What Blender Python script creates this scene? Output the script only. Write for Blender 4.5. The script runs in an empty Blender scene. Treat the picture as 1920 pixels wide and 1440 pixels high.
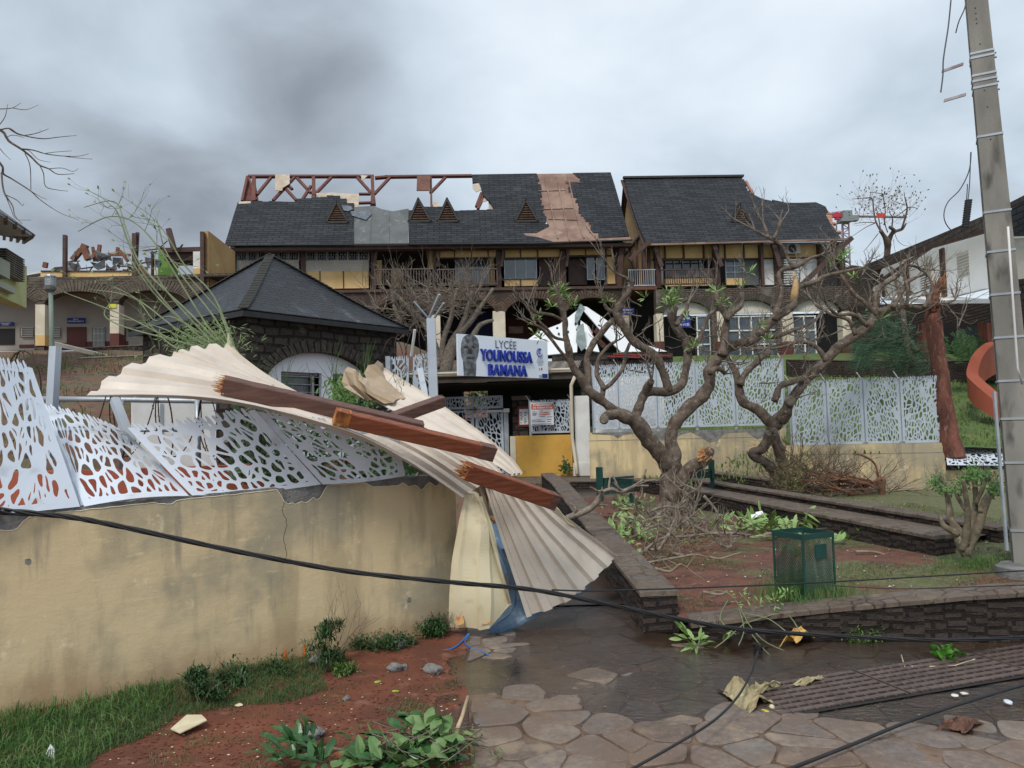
import bpy, math, random
import numpy as np
from mathutils import Vector as V, Matrix, noise as mnoise
from mathutils.geometry import tessellate_polygon
SC = bpy.context.scene
COL = SC.collection
rnd = random.Random(7)
# ---------------------------------------------------------------- camera, sky, sun, exposure
CAMZ = 1.6
PITCH = math.radians(3.17); ROLL = math.radians(-1.5)
FPX = 1443.0
cam_d = bpy.data.cameras.new("camera"); cam = bpy.data.objects.new("camera", cam_d); COL.objects.link(cam)
CM = Matrix.Rotation(math.radians(90)+PITCH, 4, 'X') @ Matrix.Rotation(ROLL, 4, 'Z')
cam.matrix_world = Matrix.Translation((0,0,CAMZ)) @ CM
cam_d.sensor_width = 36; cam_d.lens = 36*FPX/1920; cam_d.clip_end = 3000; cam_d.clip_start = .05
SC.camera = cam
C0 = V((0,0,CAMZ)); R3 = CM.to_3x3()
def ray(px,py): return (R3 @ V(((px-960)/FPX, (720-py)/FPX, -1))).normalized()
def P(px,py,d):
    r = ray(px,py); return C0 + r*(d/r.y)
def G(px,py,z=0.0):
    r = ray(px,py); return C0 + r*((z-CAMZ)/r.z)
def onplane(px,py,q,n):
    r = ray(px,py); return C0 + r*((V(q)-C0).dot(n)/r.dot(n))
SUN_EL, SUN_AZ = math.radians(50), math.radians(202)      # from behind the camera
sd = bpy.data.lights.new("sun",'SUN'); sd.energy = 1.5; sd.angle = math.radians(14); sd.color = (1,.955,.89)
sun = bpy.data.objects.new("sun", sd); COL.objects.link(sun)
sdir = V((math.sin(SUN_AZ)*math.cos(SUN_EL), math.cos(SUN_AZ)*math.cos(SUN_EL), math.sin(SUN_EL)))
sun.rotation_euler = sdir.to_track_quat('Z','Y').to_euler(); sun.location = (0,0,30)
SC.view_settings.view_transform='Standard'; SC.view_settings.look='None'; SC.view_settings.gamma=1
SC.view_settings.exposure = 0.6

class NT:
    def __init__(s, tree): s.t=tree; s.x=0
    def n(s, typ, props=None, **inp):
        nd = s.t.nodes.new(typ); s.x+=60; nd.location=(s.x,0)
        for k,v in (props or {}).items(): setattr(nd,k,v)
        for k,v in inp.items():
            k2 = k.replace('_',' ')
            sock = nd.inputs[int(k[1:])] if k[0]=='i' and k[1:].isdigit() else nd.inputs[k2]
            if isinstance(v, bpy.types.NodeSocket): s.t.links.new(v, sock)
            else: sock.default_value = v
        return nd
    def math(s, op, a, b=0.0, c=0.0, clamp=False):
        return s.n('ShaderNodeMath', {'operation':op,'use_clamp':clamp}, i0=a, i1=b, i2=c).outputs[0]
    def mix(s, f, a, b, bt='MIX'):
        nd = s.t.nodes.new('ShaderNodeMix'); nd.data_type='RGBA'; nd.blend_type=bt
        for sock,v in ((nd.inputs[0],f),(nd.inputs[6],a),(nd.inputs[7],b)):
            if isinstance(v, bpy.types.NodeSocket): s.t.links.new(v, sock)
            elif isinstance(v,(int,float)): sock.default_value=v
            else: sock.default_value = (*v,1) if len(v)==3 else v
        return nd.outputs[2]
    def ramp(s, f, stops, interp='LINEAR'):
        nd = s.n('ShaderNodeValToRGB', None, Fac=f); cr=nd.color_ramp; cr.interpolation=interp
        while len(cr.elements)<len(stops): cr.elements.new(.5)
        for e,(p,c) in zip(cr.elements,stops):
            e.position=p; e.color = (c,c,c,1) if isinstance(c,(int,float)) else (*c,1)
        return nd.outputs[0]
    def mr(s, v, a,b,c=0.0,d=1.0, smooth=True):
        return s.n('ShaderNodeMapRange', {'interpolation_type':'SMOOTHSTEP' if smooth else 'LINEAR','clamp':True} if smooth else {'clamp':True}, Value=v, From_Min=a, From_Max=b, To_Min=c, To_Max=d).outputs[0]
    def noise(s, vec, scale, detail=4, rough=.55, dist=0):
        return s.n('ShaderNodeTexNoise', None, Vector=vec, Scale=scale, Detail=detail, Roughness=rough, Distortion=dist).outputs[0]

# world: overcast, Nishita behind procedural cloud
w = bpy.data.worlds.new("World"); SC.world = w; w.use_nodes=True; wt = w.node_tree; wt.nodes.clear(); T = NT(wt)
tc = T.n('ShaderNodeTexCoord').outputs['Generated']
sky = T.n('ShaderNodeTexSky', {'sky_type':'NISHITA','sun_disc':False,'sun_elevation':SUN_EL,'sun_rotation':SUN_AZ}).outputs[0]
sep = T.n('ShaderNodeSeparateXYZ', None, Vector=tc)
zz = T.math('ADD', T.math('MAXIMUM', sep.outputs[2], 0.0), .32)
pv = T.n('ShaderNodeCombineXYZ', None, X=T.math('DIVIDE',sep.outputs[0],zz), Y=T.math('DIVIDE',sep.outputs[1],zz), Z=0.3).outputs[0]
n1 = T.noise(pv, 1.15, 6, .5, .25); n2 = T.noise(pv, 3.4, 5, .5, .4)
mixn = T.math('ADD', T.math('MULTIPLY', n1, .72), T.math('MULTIPLY', n2, .28))
blob = 0.0
for (px,py,r0,r1,a) in ((230,215,.90,.996,.105),(560,270,.965,.999,.05),(330,160,.94,.998,.05),(1420,300,.95,.995,.035),(1150,120,.95,.99,-.03),(60,60,.97,.999,-.06)):
    dv = T.n('ShaderNodeVectorMath', {'operation':'DOT_PRODUCT'}, i0=tc, i1=tuple(ray(px,py))).outputs['Value']
    blob = T.math('ADD', T.math('MULTIPLY', T.mr(dv,r0,r1), a), blob)
cl = T.math('SUBTRACT', mixn, blob)
ccol = T.ramp(cl, [(.26,(.24,.27,.31)),(.36,(.37,.42,.48)),(.45,(.50,.58,.66)),(.54,(.62,.70,.78)),(.66,(.76,.83,.89))])
bg1 = T.n('ShaderNodeBackground', None, Color=sky, Strength=.1).outputs[0]
bg2 = T.n('ShaderNodeBackground', None, Color=ccol, Strength=.78).outputs[0]
ms = T.n('ShaderNodeMixShader', None, i0=.94, i1=bg1, i2=bg2).outputs[0]
T.n('ShaderNodeOutputWorld', None, Surface=ms)

# ---------------------------------------------------------------- materials
def newmat(name):
    m = bpy.data.materials.new(name); m.use_nodes=True; t=m.node_tree; t.nodes.clear(); T=NT(t)
    T.bs = T.n('ShaderNodeBsdfPrincipled'); T.n('ShaderNodeOutputMaterial', None, Surface=T.bs.outputs[0]); return m,T
def sset(T, k, v):
    s_ = T.bs.inputs[k]
    if isinstance(v, bpy.types.NodeSocket): T.t.links.new(v, s_)
    elif k=='Base Color': s_.default_value=(*v,1)
    else: s_.default_value=v
def coord(T, kind, stretch=(1,1,1)):
    c = T.n('ShaderNodeTexCoord').outputs[kind]
    if stretch!=(1,1,1): c = T.n('ShaderNodeMapping', None, Vector=c, Scale=stretch).outputs[0]
    return c
def bump(T, h, strength, dist=.02, chain=None):
    nd = T.n('ShaderNodeBump', None, Height=h, Strength=strength, Distance=dist)
    if chain: T.t.links.new(chain, nd.inputs['Normal'])
    return nd.outputs[0]
MATS={}
def mat(name, c1, c2=None, scale=6, rough=.75, bmp=.25, bscale=None, metal=0, spec=.4, kind='Object', stretch=(1,1,1), c3=None, s3=25, lo=.35, hi=.65, bd=.01, trans=0):
    if name in MATS: return MATS[name]
    m,T = newmat(name); co = coord(T,kind,stretch)
    col=c1
    if c2: col = T.mix(T.mr(T.noise(co,scale,6),lo,hi), c1, c2)
    if c3: col = T.mix(T.mr(T.noise(co,s3,3),.55,.75), col, c3)
    sset(T,'Base Color',col); sset(T,'Metallic',metal); sset(T,'Specular IOR Level',spec)
    sset(T,'Roughness', T.math('ADD', T.math('MULTIPLY',T.noise(co,scale*2,4),.25), rough-.12, clamp=True))
    if bmp: sset(T,'Normal', bump(T, T.noise(co,bscale or scale*4,6,.6), bmp, bd))
    if trans: 
        sset(T,'Transmission Weight',trans)
    MATS[name]=m; return m
def brickmat(name, c1,c2,mort, bw,bh,ms=.02, kind='UV', distort=.0, dscale=3, bmp=.8, rough=.85, c3=None, s3=1.2, off=.5, bd=.02, lo=.5, hi=.7, msm=.3):
    if name in MATS: return MATS[name]
    m,T = newmat(name); co = coord(T,kind)
    if distort:
        nz = T.n('ShaderNodeTexNoise', None, Vector=co, Scale=dscale, Detail=3)
        d = T.n('ShaderNodeVectorMath', {'operation':'SUBTRACT'}, i0=nz.outputs['Color'], i1=(.5,.5,.5)).outputs[0]
        d = T.n('ShaderNodeVectorMath', {'operation':'SCALE'}, i0=d, Scale=distort).outputs[0]
        co2 = T.n('ShaderNodeVectorMath', {'operation':'ADD'}, i0=co, i1=d).outputs[0]
    else: co2=co
    br = T.n('ShaderNodeTexBrick', {'offset':off}, Vector=co2, Color1=(*c1,1), Color2=(*c2,1), Mortar=(*mort,1), Scale=1.0, Mortar_Size=ms, Mortar_Smooth=msm, Bias=0.0, Brick_Width=bw, Row_Height=bh)
    fine = T.noise(co, 9/bh*.3, 6,.65)
    col = T.mix(.55, br.outputs[0], T.ramp(fine,[(.3,.35),(.7,1.3)]), 'MULTIPLY')
    if c3: col = T.mix(T.mr(T.noise(co,s3,5),lo,hi), col, c3)
    sset(T,'Base Color',col); sset(T,'Roughness',rough); sset(T,'Specular IOR Level',.3)
    h = T.math('ADD', T.math('MULTIPLY', br.outputs['Fac'], -1.0), T.math('MULTIPLY', fine, .7))
    sset(T,'Normal', bump(T,h,bmp,bd)); MATS[name]=m; return m

# ---------------------------------------------------------------- mesh building
class MB:
    def __init__(s): s.v=[]; s.f=[]; s.m=[]; s.k=0; s.pc=[]
    def add(s, vs, fs, k=None):
        b=len(s.v); s.pc.append((b,len(s.f))); s.v.extend([tuple(p) for p in vs])
        for f in fs: s.f.append(tuple(i+b for i in f)); s.m.append(s.k if k is None else k)
    def quad(s,a,b,c,d,k=None): s.add([a,b,c,d],[(0,1,2,3)],k)
    def hexa(s, p, k=None):   # 8 points: bottom 4 then top 4
        s.add(p,[(0,3,2,1),(4,5,6,7),(0,1,5,4),(1,2,6,5),(2,3,7,6),(3,0,4,7)],k)
    def box(s, c, size, rot=None, k=None):
        c=V(c); h=V(size)/2; M=rot or Matrix.Identity(3)
        s.hexa([c+M@V((x*h.x,y*h.y,z*h.z)) for z in (-1,1) for x,y in ((-1,-1),(1,-1),(1,1),(-1,1))],k)
    def bar(s, a, b, w, h, up=(0,0,1), k=None, ew=None, eh=None):   # rectangular bar from a to b
        a=V(a); b=V(b); d=(b-a).normalized(); x=d.cross(V(up)); x = x.normalized() if x.length>1e-4 else V((1,0,0)); y=x.cross(d)
        ew=w if ew is None else ew; eh=h if eh is None else eh
        s.hexa([a-x*w/2-y*h/2,a+x*w/2-y*h/2,b+x*ew/2-y*eh/2,b-x*ew/2-y*eh/2,a-x*w/2+y*h/2,a+x*w/2+y*h/2,b+x*ew/2+y*eh/2,b-x*ew/2+y*eh/2],k)
    def tube(s, pts, r, n=6, cap=True, k=None):
        pts=[V(p) for p in pts]
        if isinstance(r,(int,float)): r=[r]*len(pts)
        vs=[]; ref=None
        for i,p in enumerate(pts):
            d=(pts[min(i+1,len(pts)-1)]-pts[max(i-1,0)])
            d = d.normalized() if d.length>1e-9 else V((0,0,1))
            if ref is None: ref = d.cross(V((0,0,1))) if abs(d.z)<.9 else d.cross(V((1,0,0)))
            x=(ref-d*ref.dot(d)); x = x.normalized() if x.length>1e-6 else d.orthogonal().normalized(); ref=x; y=d.cross(x)
            for j in range(n):
                a=2*math.pi*j/n; vs.append(p+(x*math.cos(a)+y*math.sin(a))*r[i])
        fs=[(i*n+j,i*n+(j+1)%n,(i+1)*n+(j+1)%n,(i+1)*n+j) for i in range(len(pts)-1) for j in range(n)]
        if cap: fs+= [tuple(range(n-1,-1,-1)), tuple((len(pts)-1)*n+j for j in range(n))]
        s.add(vs,fs,k)
    def grid(s, rows, k=None, close=False):
        nv=len(rows[0]); vs=[p for r in rows for p in r]
        s.add(vs,[(i*nv+j,i*nv+j+1,(i+1)*nv+j+1,(i+1)*nv+j) for i in range(len(rows)-1) for j in range(nv-1)],k)
    def poly(s, pts, thick_vec, k=None):     # outline in 3D extruded by thick_vec
        n=len(pts); pts=[V(p) for p in pts]; tv=V(thick_vec)
        tris=tessellate_polygon([pts])
        vs=pts+[p+tv for p in pts]
        s.add(vs,[tuple(t) for t in tris]+[tuple(i+n for i in reversed(t)) for t in tris]+[(i,(i+1)%n,(i+1)%n+n,i+n) for i in range(n)],k)
    def leaf(s, p, d, up, L, W, k=None, fold=.25, bend=.3):
        d=V(d).normalized(); x=d.cross(V(up)); x=x.normalized() if x.length>1e-4 else V((1,0,0)); n=x.cross(d); p=V(p)
        m=p+d*L*.5+n*(-fold*W*.5+.08*L*bend); t=p+d*L*(1-bend*.15)-n*L*bend*.3
        q=p+d*L*.2; q2=p+d*L*.78-n*L*bend*.1
        s.add([p,q+x*W*.32,q-x*W*.32,m+x*W*.5+n*fold*W*.5,m,m-x*W*.5+n*fold*W*.5,q2+x*W*.3,q2-n*fold*W*.2,q2-x*W*.3,t],
              [(0,1,3,4),(0,4,5,2),(4,3,6,7),(4,7,8,5),(7,6,9),(7,9,8)],k)
ORG={}
def each(mb,name,mats,parent=None,**kw):      # every added piece becomes an object of its own
    pc=mb.pc+[(len(mb.v),len(mb.f))]; out=[]
    for (v0,f0),(v1,f1) in zip(pc,pc[1:]):
        m2=MB(); m2.v=mb.v[v0:v1]; m2.f=[tuple(i-v0 for i in f) for f in mb.f[f0:f1]]; m2.m=mb.m[f0:f1]; out.append(build(m2,name,mats,parent,**kw))
    return out
CNT={}
def build(mb, name, mats, parent=None, smooth=False, label=None, cat=None, group=None, kind=None, solid=0, org=None):
    me=bpy.data.meshes.new(name)
    vs=np.array(mb.v,dtype=float).reshape(-1,3)
    if parent is not None: o0=ORG[parent.name]
    elif org is not None: o0=V(org)
    else:
        lo=vs.min(0); hi=vs.max(0); o0=V(((lo[0]+hi[0])/2,(lo[1]+hi[1])/2,lo[2]))
    vs=vs-np.array(o0)
    me.from_pydata(vs.tolist(),[],mb.f)
    if not isinstance(mats,(list,tuple)): mats=[mats]
    for m in mats: me.materials.append(m)
    if len(mats)>1: me.polygons.foreach_set('material_index', mb.m)
    me.update()
    uv=me.uv_layers.new(name='UVMap')           # metric box unwrap, in metres
    nf=len(me.polygons); lt=np.zeros(nf,int); me.polygons.foreach_get('loop_total',lt)
    nrm=np.zeros(nf*3); me.polygons.foreach_get('normal',nrm); nrm=nrm.reshape(-1,3)
    li=np.zeros(len(me.loops),int); me.loops.foreach_get('vertex_index',li)
    N=np.repeat(nrm,lt,axis=0); pos=vs[li]+np.array(o0)
    tx=np.stack([-N[:,1],N[:,0],np.zeros(len(N))],1); L=np.linalg.norm(tx,axis=1); flat=L<.05
    tx[flat]=(1,0,0); L[flat]=1; tx/=L[:,None]
    sgn=np.where(np.abs(tx[:,0])>np.abs(tx[:,1]), np.sign(tx[:,0]), np.sign(tx[:,1])); tx*=np.where(sgn==0,1,sgn)[:,None]
    by=np.cross(N,tx); by*=np.where(by[:,2]<-1e-6,-1,1)[:,None]; by[flat]=(0,1,0)
    uvs=np.stack([(pos*tx).sum(1),(pos*by).sum(1)],1)
    uv.data.foreach_set('uv',uvs.ravel())
    if smooth: me.polygons.foreach_set('use_smooth',[True]*nf)
    ob=bpy.data.objects.new(name,me); COL.objects.link(ob); ORG[ob.name]=V(o0)
    if parent is not None: ob.parent=parent
    else: ob.location=o0
    if solid:
        md=ob.modifiers.new('thickness','SOLIDIFY'); md.thickness=solid; md.offset=0
    tag(ob,label,cat,group,kind); return ob
def tag(o,label=None,cat=None,group=None,kind=None):
    if label: o['label']=label
    if cat: o['category']=cat
    if group: o['group']=group
    if kind: o['kind']=kind
def thing(name,label,cat,loc,group=None):
    o=bpy.data.objects.new(name,None); COL.objects.link(o); o.location=loc; o.empty_display_size=.2
    ORG[o.name]=V(loc); tag(o,label,cat,group); return o
def copytree(o, loc, rotz, scale=1.0, label=None, group=None):
    c=o.copy(); COL.objects.link(c); c.location=loc; c.rotation_euler=(0,0,rotz); c.scale=(scale,)*3
    if label: c['label']=label
    if group: c['group']=group
    for ch in o.children:
        d=ch.copy(); COL.objects.link(d); d.parent=c
        for g in ch.children:
            e=g.copy(); COL.objects.link(e); e.parent=d
    return c
def cr(pts, n):       # Catmull-Rom through tuples of any length, n points per span
    pts=[np.array(p,float) for p in pts]; out=[]
    for i in range(len(pts)-1):
        a=pts[max(i-1,0)]; b=pts[i]; c=pts[i+1]; d=pts[min(i+2,len(pts)-1)]
        for j in range(n):
            t=j/n; out.append(.5*((2*b)+(-a+c)*t+(2*a-5*b+4*c-d)*t*t+(-a+3*b-3*c+d)*t**3))
    out.append(pts[-1]); return out
def lerp(a,b,t): return a+(b-a)*t
class Frame:          # vertical plane through A,B: s along, o outwards (towards the camera)
    def __init__(s,A,B):
        s.A=V((A[0],A[1],0)); s.u=V((B[0]-A[0],B[1]-A[1],0)).normalized(); s.n=V((s.u.y,-s.u.x,0)); s.L=V((B[0]-A[0],B[1]-A[1],0)).length
        if s.n.y>0 and abs(s.n.y)>.3: s.n=-s.n
        s.k=0
    def pt(s,a,z,o=0): return s.A+s.u*a+s.n*o+V((0,0,z))
    def px(s,x,y,o=0):
        p=onplane(x,y,s.A+s.n*o,s.n); return (p-s.A).dot(s.u), p.z
    def box(s,mb,s0,s1,z0,z1,o0,o1,k=None):
        mb.hexa([s.pt(a,z,o) for z in (z0,z1) for a,o in ((s0,o0),(s1,o0),(s1,o1),(s0,o1))],k)
    def rect(s,mb,x0,y0,x1,y1,o0,o1,k=None):     # pixel-read rectangle on its real plane
        ym=(y0+y1)/2; xm=(x0+x1)/2
        s0=s.px(x0,ym,o1)[0]; s1=s.px(x1,ym,o1)[0]; z0=s.px(xm,y1,o1)[1]; z1=s.px(xm,y0,o1)[1]
        s.box(mb,s0,s1,z0,z1,o0,o1,k)
    def bar(s,mb,x0,y0,x1,y1,w,o=0,h=None,k=None):
        a=s.px(x0,y0,o); b=s.px(x1,y1,o)
        mb.bar(s.pt(a[0],a[1],o),s.pt(b[0],b[1],o),w,h or w,up=s.n,k=k)
    def poly(s,mb,pix,o,th,k=None):
        mb.poly([s.pt(*s.px(x,y,o),o) for x,y in pix], s.n*(-th),k)
def textmesh(txt, size, ext=.004, bold=0.0, xs=1.0, align='CENTER', spc=1.0):
    cu=bpy.data.curves.new('t','FONT'); cu.body=txt; cu.size=size; cu.extrude=ext; cu.offset=bold; cu.align_x=align; cu.align_y='CENTER'; cu.resolution_u=3; cu.space_character=spc
    ob=bpy.data.objects.new('t',cu); COL.objects.link(ob); dg=bpy.context.evaluated_depsgraph_get(); dg.update()
    me=bpy.data.meshes.new_from_object(ob.evaluated_get(dg)); vs=[(v.co.x*xs,v.co.y,v.co.z) for v in me.vertices]; fs=[tuple(p.vertices) for p in me.polygons]
    bpy.data.objects.remove(ob); bpy.data.meshes.remove(me); bpy.data.curves.remove(cu); return vs,fs
def text_on(mb, txt, org, ux, uz, size, **kw):    # text centred at org, running along ux, upright along uz
    vs,fs=textmesh(txt,size,**kw); ux=V(ux).normalized(); uz=V(uz).normalized(); n=ux.cross(uz)
    mb.add([V(org)+ux*x+uz*y+n*z for x,y,z in vs],fs)
def twig(mb, p, d, L, r, lv, R, n=4, spread=.6, up=.15, seg=3, kink=.25, br=2, tips=None):
    pts=[p]; rs=[r]; q=V(p); d=V(d).normalized()
    for i in range(seg):
        d=(d+V((R.uniform(-1,1),R.uniform(-1,1),R.uniform(-1,1)))*kink+V((0,0,up))*.3).normalized(); q=q+d*L/seg; pts.append(q.copy()); rs.append(r*(1-.45*(i+1)/seg))
        if lv>0 and i<seg-1 and R.random()<.5:
            twig(mb,q,(d+V((R.uniform(-1,1),R.uniform(-1,1),R.uniform(-.6,1)))*spread*1.3),L*.55,rs[-1]*.7,lv-1,R,n,spread,up,seg,kink,br,tips)
    mb.tube(pts,rs,n,cap=False)
    if lv>0:
        for i in range(br):
            twig(mb,q,(d+V((R.uniform(-1,1),R.uniform(-1,1),R.uniform(-.6,1)))*spread),L*R.uniform(.55,.85),rs[-1]*.85,lv-1,R,n,spread,up,seg,kink,br,tips)
    elif tips is not None: tips.append((q,d))
def rock(mb, c, r, R, n=3, flat=.7):
    import bmesh
    bm=bmesh.new(); bmesh.ops.create_icosphere(bm,subdivisions=n,radius=1)
    o=V((R.random()*50,R.random()*50,R.random()*50)); e=V((R.uniform(.8,1.4),R.uniform(.7,1),flat)); rz=Matrix.Rotation(R.random()*6,3,'Z')
    vs=[V(c)+rz@V([a*b*r for a,b in zip(v.co*(1+.45*mnoise.noise(v.co*1.3+o)+.12*mnoise.noise(v.co*4+o)),e)]) for v in bm.verts]
    fs=[tuple(x.index for x in f.verts) for f in bm.faces]; bm.free(); mb.add(vs,fs)
# ---------------------------------------------------------------- palette
def hexc(h):   # helper: sRGB hex -> linear
    return tuple((lambda c:(c/12.92 if c<=.04045 else ((c+.055)/1.055)**2.4))(int(h[i:i+2],16)/255) for i in (0,2,4))
m_soil = mat('red_soil',(.185,.062,.034),(.115,.040,.024),2.2,.75,.45,24,c3=(.22,.10,.065),s3=9,bd=.015)
m_hill = mat('hill_soil',(.17,.075,.052),(.12,.10,.058),.9,.95,.6,14,c3=(.15,.125,.08),s3=3,bd=.05,lo=.42,hi=.6)
m_lawn = mat('lawn',(.075,.13,.035),(.12,.165,.05),1.5,.9,.8,20,c3=(.14,.10,.05),s3=2.2,bd=.05)
m_slate= brickmat('slate_shingle',(.017,.020,.025),(.042,.046,.052),(.004,.004,.005),.55,.17,.02,bmp=1,rough=.7,c3=(.06,.06,.06),s3=.9,lo=.58,hi=.8)
m_slate2= brickmat('slate_shingle_pavilion',(.013,.015,.019),(.030,.033,.040),(.003,.003,.004),.3,.115,.014,bmp=1,rough=.45,c3=(.15,.17,.20),s3=1.6,lo=.60,hi=.82)
m_ridge= mat('slate_ridge',(.035,.033,.03),(.05,.047,.042),8,.7,.4)
m_sheath=mat('roof_sheathing',(.29,.19,.145),(.18,.105,.08),.9,.7,.2,6,c3=(.34,.24,.185),s3=1.6)
m_felt = mat('grey_felt',(.095,.105,.105),(.13,.14,.14),1.4,.8,.3,9,c3=(.19,.20,.19),s3=3.5)
m_brick= brickmat('dark_brick',(.15,.09,.065),(.10,.065,.05),(.045,.034,.028),.24,.075,.018,bmp=.9,c3=(.045,.036,.03),s3=.7,lo=.45,hi=.65)
m_brickL= brickmat('grey_brown_brick',(.155,.115,.09),(.11,.082,.066),(.035,.028,.024),.28,.09,.018,bmp=.9,c3=(.17,.15,.125),s3=.9,lo=.55,hi=.72)
m_rubble=brickmat('basalt_rubble',(.075,.058,.046),(.036,.029,.025),(.017,.014,.012),.36,.19,.03,distort=.13,dscale=2.2,bmp=1,c3=(.085,.075,.06),s3=2.5,lo=.55,hi=.7,off=.37,bd=.05)
m_stone= brickmat('planter_stone',(.072,.052,.043),(.05,.037,.032),(.020,.015,.013),.21,.062,.014,distort=.06,dscale=3,bmp=1,c3=(.035,.027,.022),s3=2,off=.4,bd=.03,lo=.5,hi=.7)
m_timber=mat('dark_timber',(.055,.028,.022),(.08,.042,.032),4,.6,.2)
m_timber2=mat('red_brown_timber',(.10,.028,.02),(.14,.045,.03),3,.6,.2)
m_yel  = mat('ochre_panel',(.70,.48,.22),(.60,.40,.17),1.2,.8,.05)
m_yeld = mat('ochre_gable',(.44,.29,.13),(.36,.23,.10),.8,.8,.1)
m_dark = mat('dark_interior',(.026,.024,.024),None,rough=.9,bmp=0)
m_white= mat('white_paint',(.74,.74,.72),(.62,.61,.58),2,.6,.08)
m_cream= mat('cream_render',(.60,.56,.49),(.50,.46,.39),1.3,.85,.12)
m_creamp=mat('cream_pillar',(.66,.59,.47),(.56,.49,.37),2,.8,.1)
m_arcw = mat('arcade_wall',(.42,.38,.33),(.36,.32,.28),.8,.85,.1)
m_glass= mat('window_glass',(.05,.065,.08),(.10,.13,.16),.7,.12,0,spec=.8)
m_glassd=mat('dark_glass',(.012,.015,.018),None,rough=.12,bmp=0,spec=.8)
m_grey = mat('powder_grey_steel',(.46,.51,.57),(.40,.45,.51),2,.42,.05,spec=.5,c3=(.38,.42,.46),s3=5)
m_greyw= mat('powder_white_steel',(.66,.72,.80),(.60,.66,.74),1.5,.38,.04,spec=.5,c3=(.5,.54,.6),s3=7)
m_galv = mat('galvanised_steel',(.40,.44,.47),(.32,.35,.38),6,.45,.1,metal=.35)
m_black= mat('black_rubber',(.012,.012,.013),(.02,.02,.022),10,.5,.1)
m_wire = mat('rusty_wire',(.035,.022,.018),(.06,.035,.025),20,.7,.1)
m_maroon=mat('maroon_paint',(.115,.03,.025),(.09,.025,.02),1,.6,.05)
m_blue = mat('sign_blue',(.012,.025,.20),None,rough=.45,bmp=0)
m_txtw = mat('sign_white',(.78,.78,.8),None,rough=.5,bmp=0)
m_bluep= mat('lettering_blue',(.012,.035,.33),None,rough=.3,bmp=0)
m_orange=mat('terracotta_render',(.38,.10,.055),(.32,.08,.045),1.5,.75,.1)
m_bark = mat('bark',(.165,.128,.098),(.08,.056,.042),9,.9,1.0,45,c3=(.26,.23,.185),s3=16,bd=.02)
m_twig = mat('twig',(.20,.17,.135),(.12,.095,.075),18,.85,.4,60,c3=(.26,.23,.19),s3=30)
m_twigd= mat('dry_brush',(.115,.07,.048),(.17,.12,.085),9,.9,.2)
m_gtwig= mat('green_stem',(.15,.18,.085),(.21,.24,.14),6,.7,.1)
m_leaf = mat('leaf_green',(.06,.13,.02),(.11,.20,.045),6,.5,.1,c3=(.16,.24,.08),s3=14)
m_leafp= mat('pale_leaf',(.18,.30,.08),(.26,.36,.14),8,.5,.1,c3=(.10,.18,.04),s3=10)
m_leafd= mat('dark_leaf',(.022,.062,.018),(.04,.095,.028),9,.45,.1,c3=(.07,.14,.04),s3=20)
m_grass= mat('grass',(.05,.125,.022),(.10,.185,.05),4,.6,0,c3=(.20,.18,.08),s3=9)
m_grassd=mat('dry_grass',(.13,.14,.05),(.19,.165,.08),4,.8,0,c3=(.06,.10,.025),s3=11)
m_concrete=mat('concrete',(.27,.255,.225),(.18,.17,.15),2.5,.9,.35,40,c3=(.085,.08,.07),s3=6,bd=.008,stretch=(1,1,.35))
m_rubbleg=mat('broken_concrete',(.24,.235,.225),(.15,.145,.14),9,.95,.9,40,bd=.02)
m_splint=mat('splintered_wood',(.55,.30,.12),(.33,.12,.04),25,.8,.6,60,c3=(.65,.45,.25),s3=30)

# near plaster wall
def plaster(name, base, dark, grey, seam=True):
    m,T=newmat(name); co=coord(T,'Object')
    st=coord(T,'Object',(1.6,1.6,.28)); 
    a=T.noise(st,1.9,7,.62); b=T.noise(co,.75,5,.6); c=T.noise(co,60,4)
    col=T.mix(T.mr(a,.45,.56),base,dark); col=T.mix(T.mr(b,.43,.56,0,.9),col,grey)
    st2=coord(T,'Object',(3.2,3.2,.35)); col=T.mix(T.math('MULTIPLY',T.mr(T.noise(st2,2.3,6,.6),.50,.64,0,.8),T.mr(T.noise(co,.9,3),.38,.52)),col,(.27,.235,.18)); col=T.mix(T.mr(T.noise(coord(T,'Object',(1,1,.8)),4.5,6,.7),.60,.68,0,.55),col,(.80,.68,.46))
    z=T.n('ShaderNodeSeparateXYZ',None,Vector=co).outputs[2]
    low=T.math('MULTIPLY',T.mr(T.math('ADD',z,T.math('MULTIPLY',T.noise(co,3.5,5),.5)),.62,.28),.5)
    col=T.mix(low,col,(.30,.17,.09))
    sc=T.noise(coord(T,'Object',(1.2,1.2,7)),3.2,7,.72)
    col=T.mix(T.math('MULTIPLY',T.mr(sc,.60,.70),.55),col,(.74,.60,.38))
    col=T.mix(T.mr(T.noise(co,130,2),.66,.74,0,.4),col,(.18,.14,.09))
    sset(T,'Base Color',col); sset(T,'Roughness',.9); sset(T,'Specular IOR Level',.2)
    h=T.math('ADD',T.math('MULTIPLY',c,.35),T.math('ADD',T.math('MULTIPLY',T.noise(co,9,6,.6),1.0),T.math('MULTIPLY',sc,.5)))
    sset(T,'Normal',bump(T,h,.38,.010)); MATS[name]=m; return m
m_plaster=plaster('weathered_plaster',(.615,.49,.295),(.47,.375,.225),(.31,.28,.20))
m_plaster2=plaster('weathered_plaster_far',(.66,.53,.30),(.52,.41,.24),(.36,.31,.22))

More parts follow.
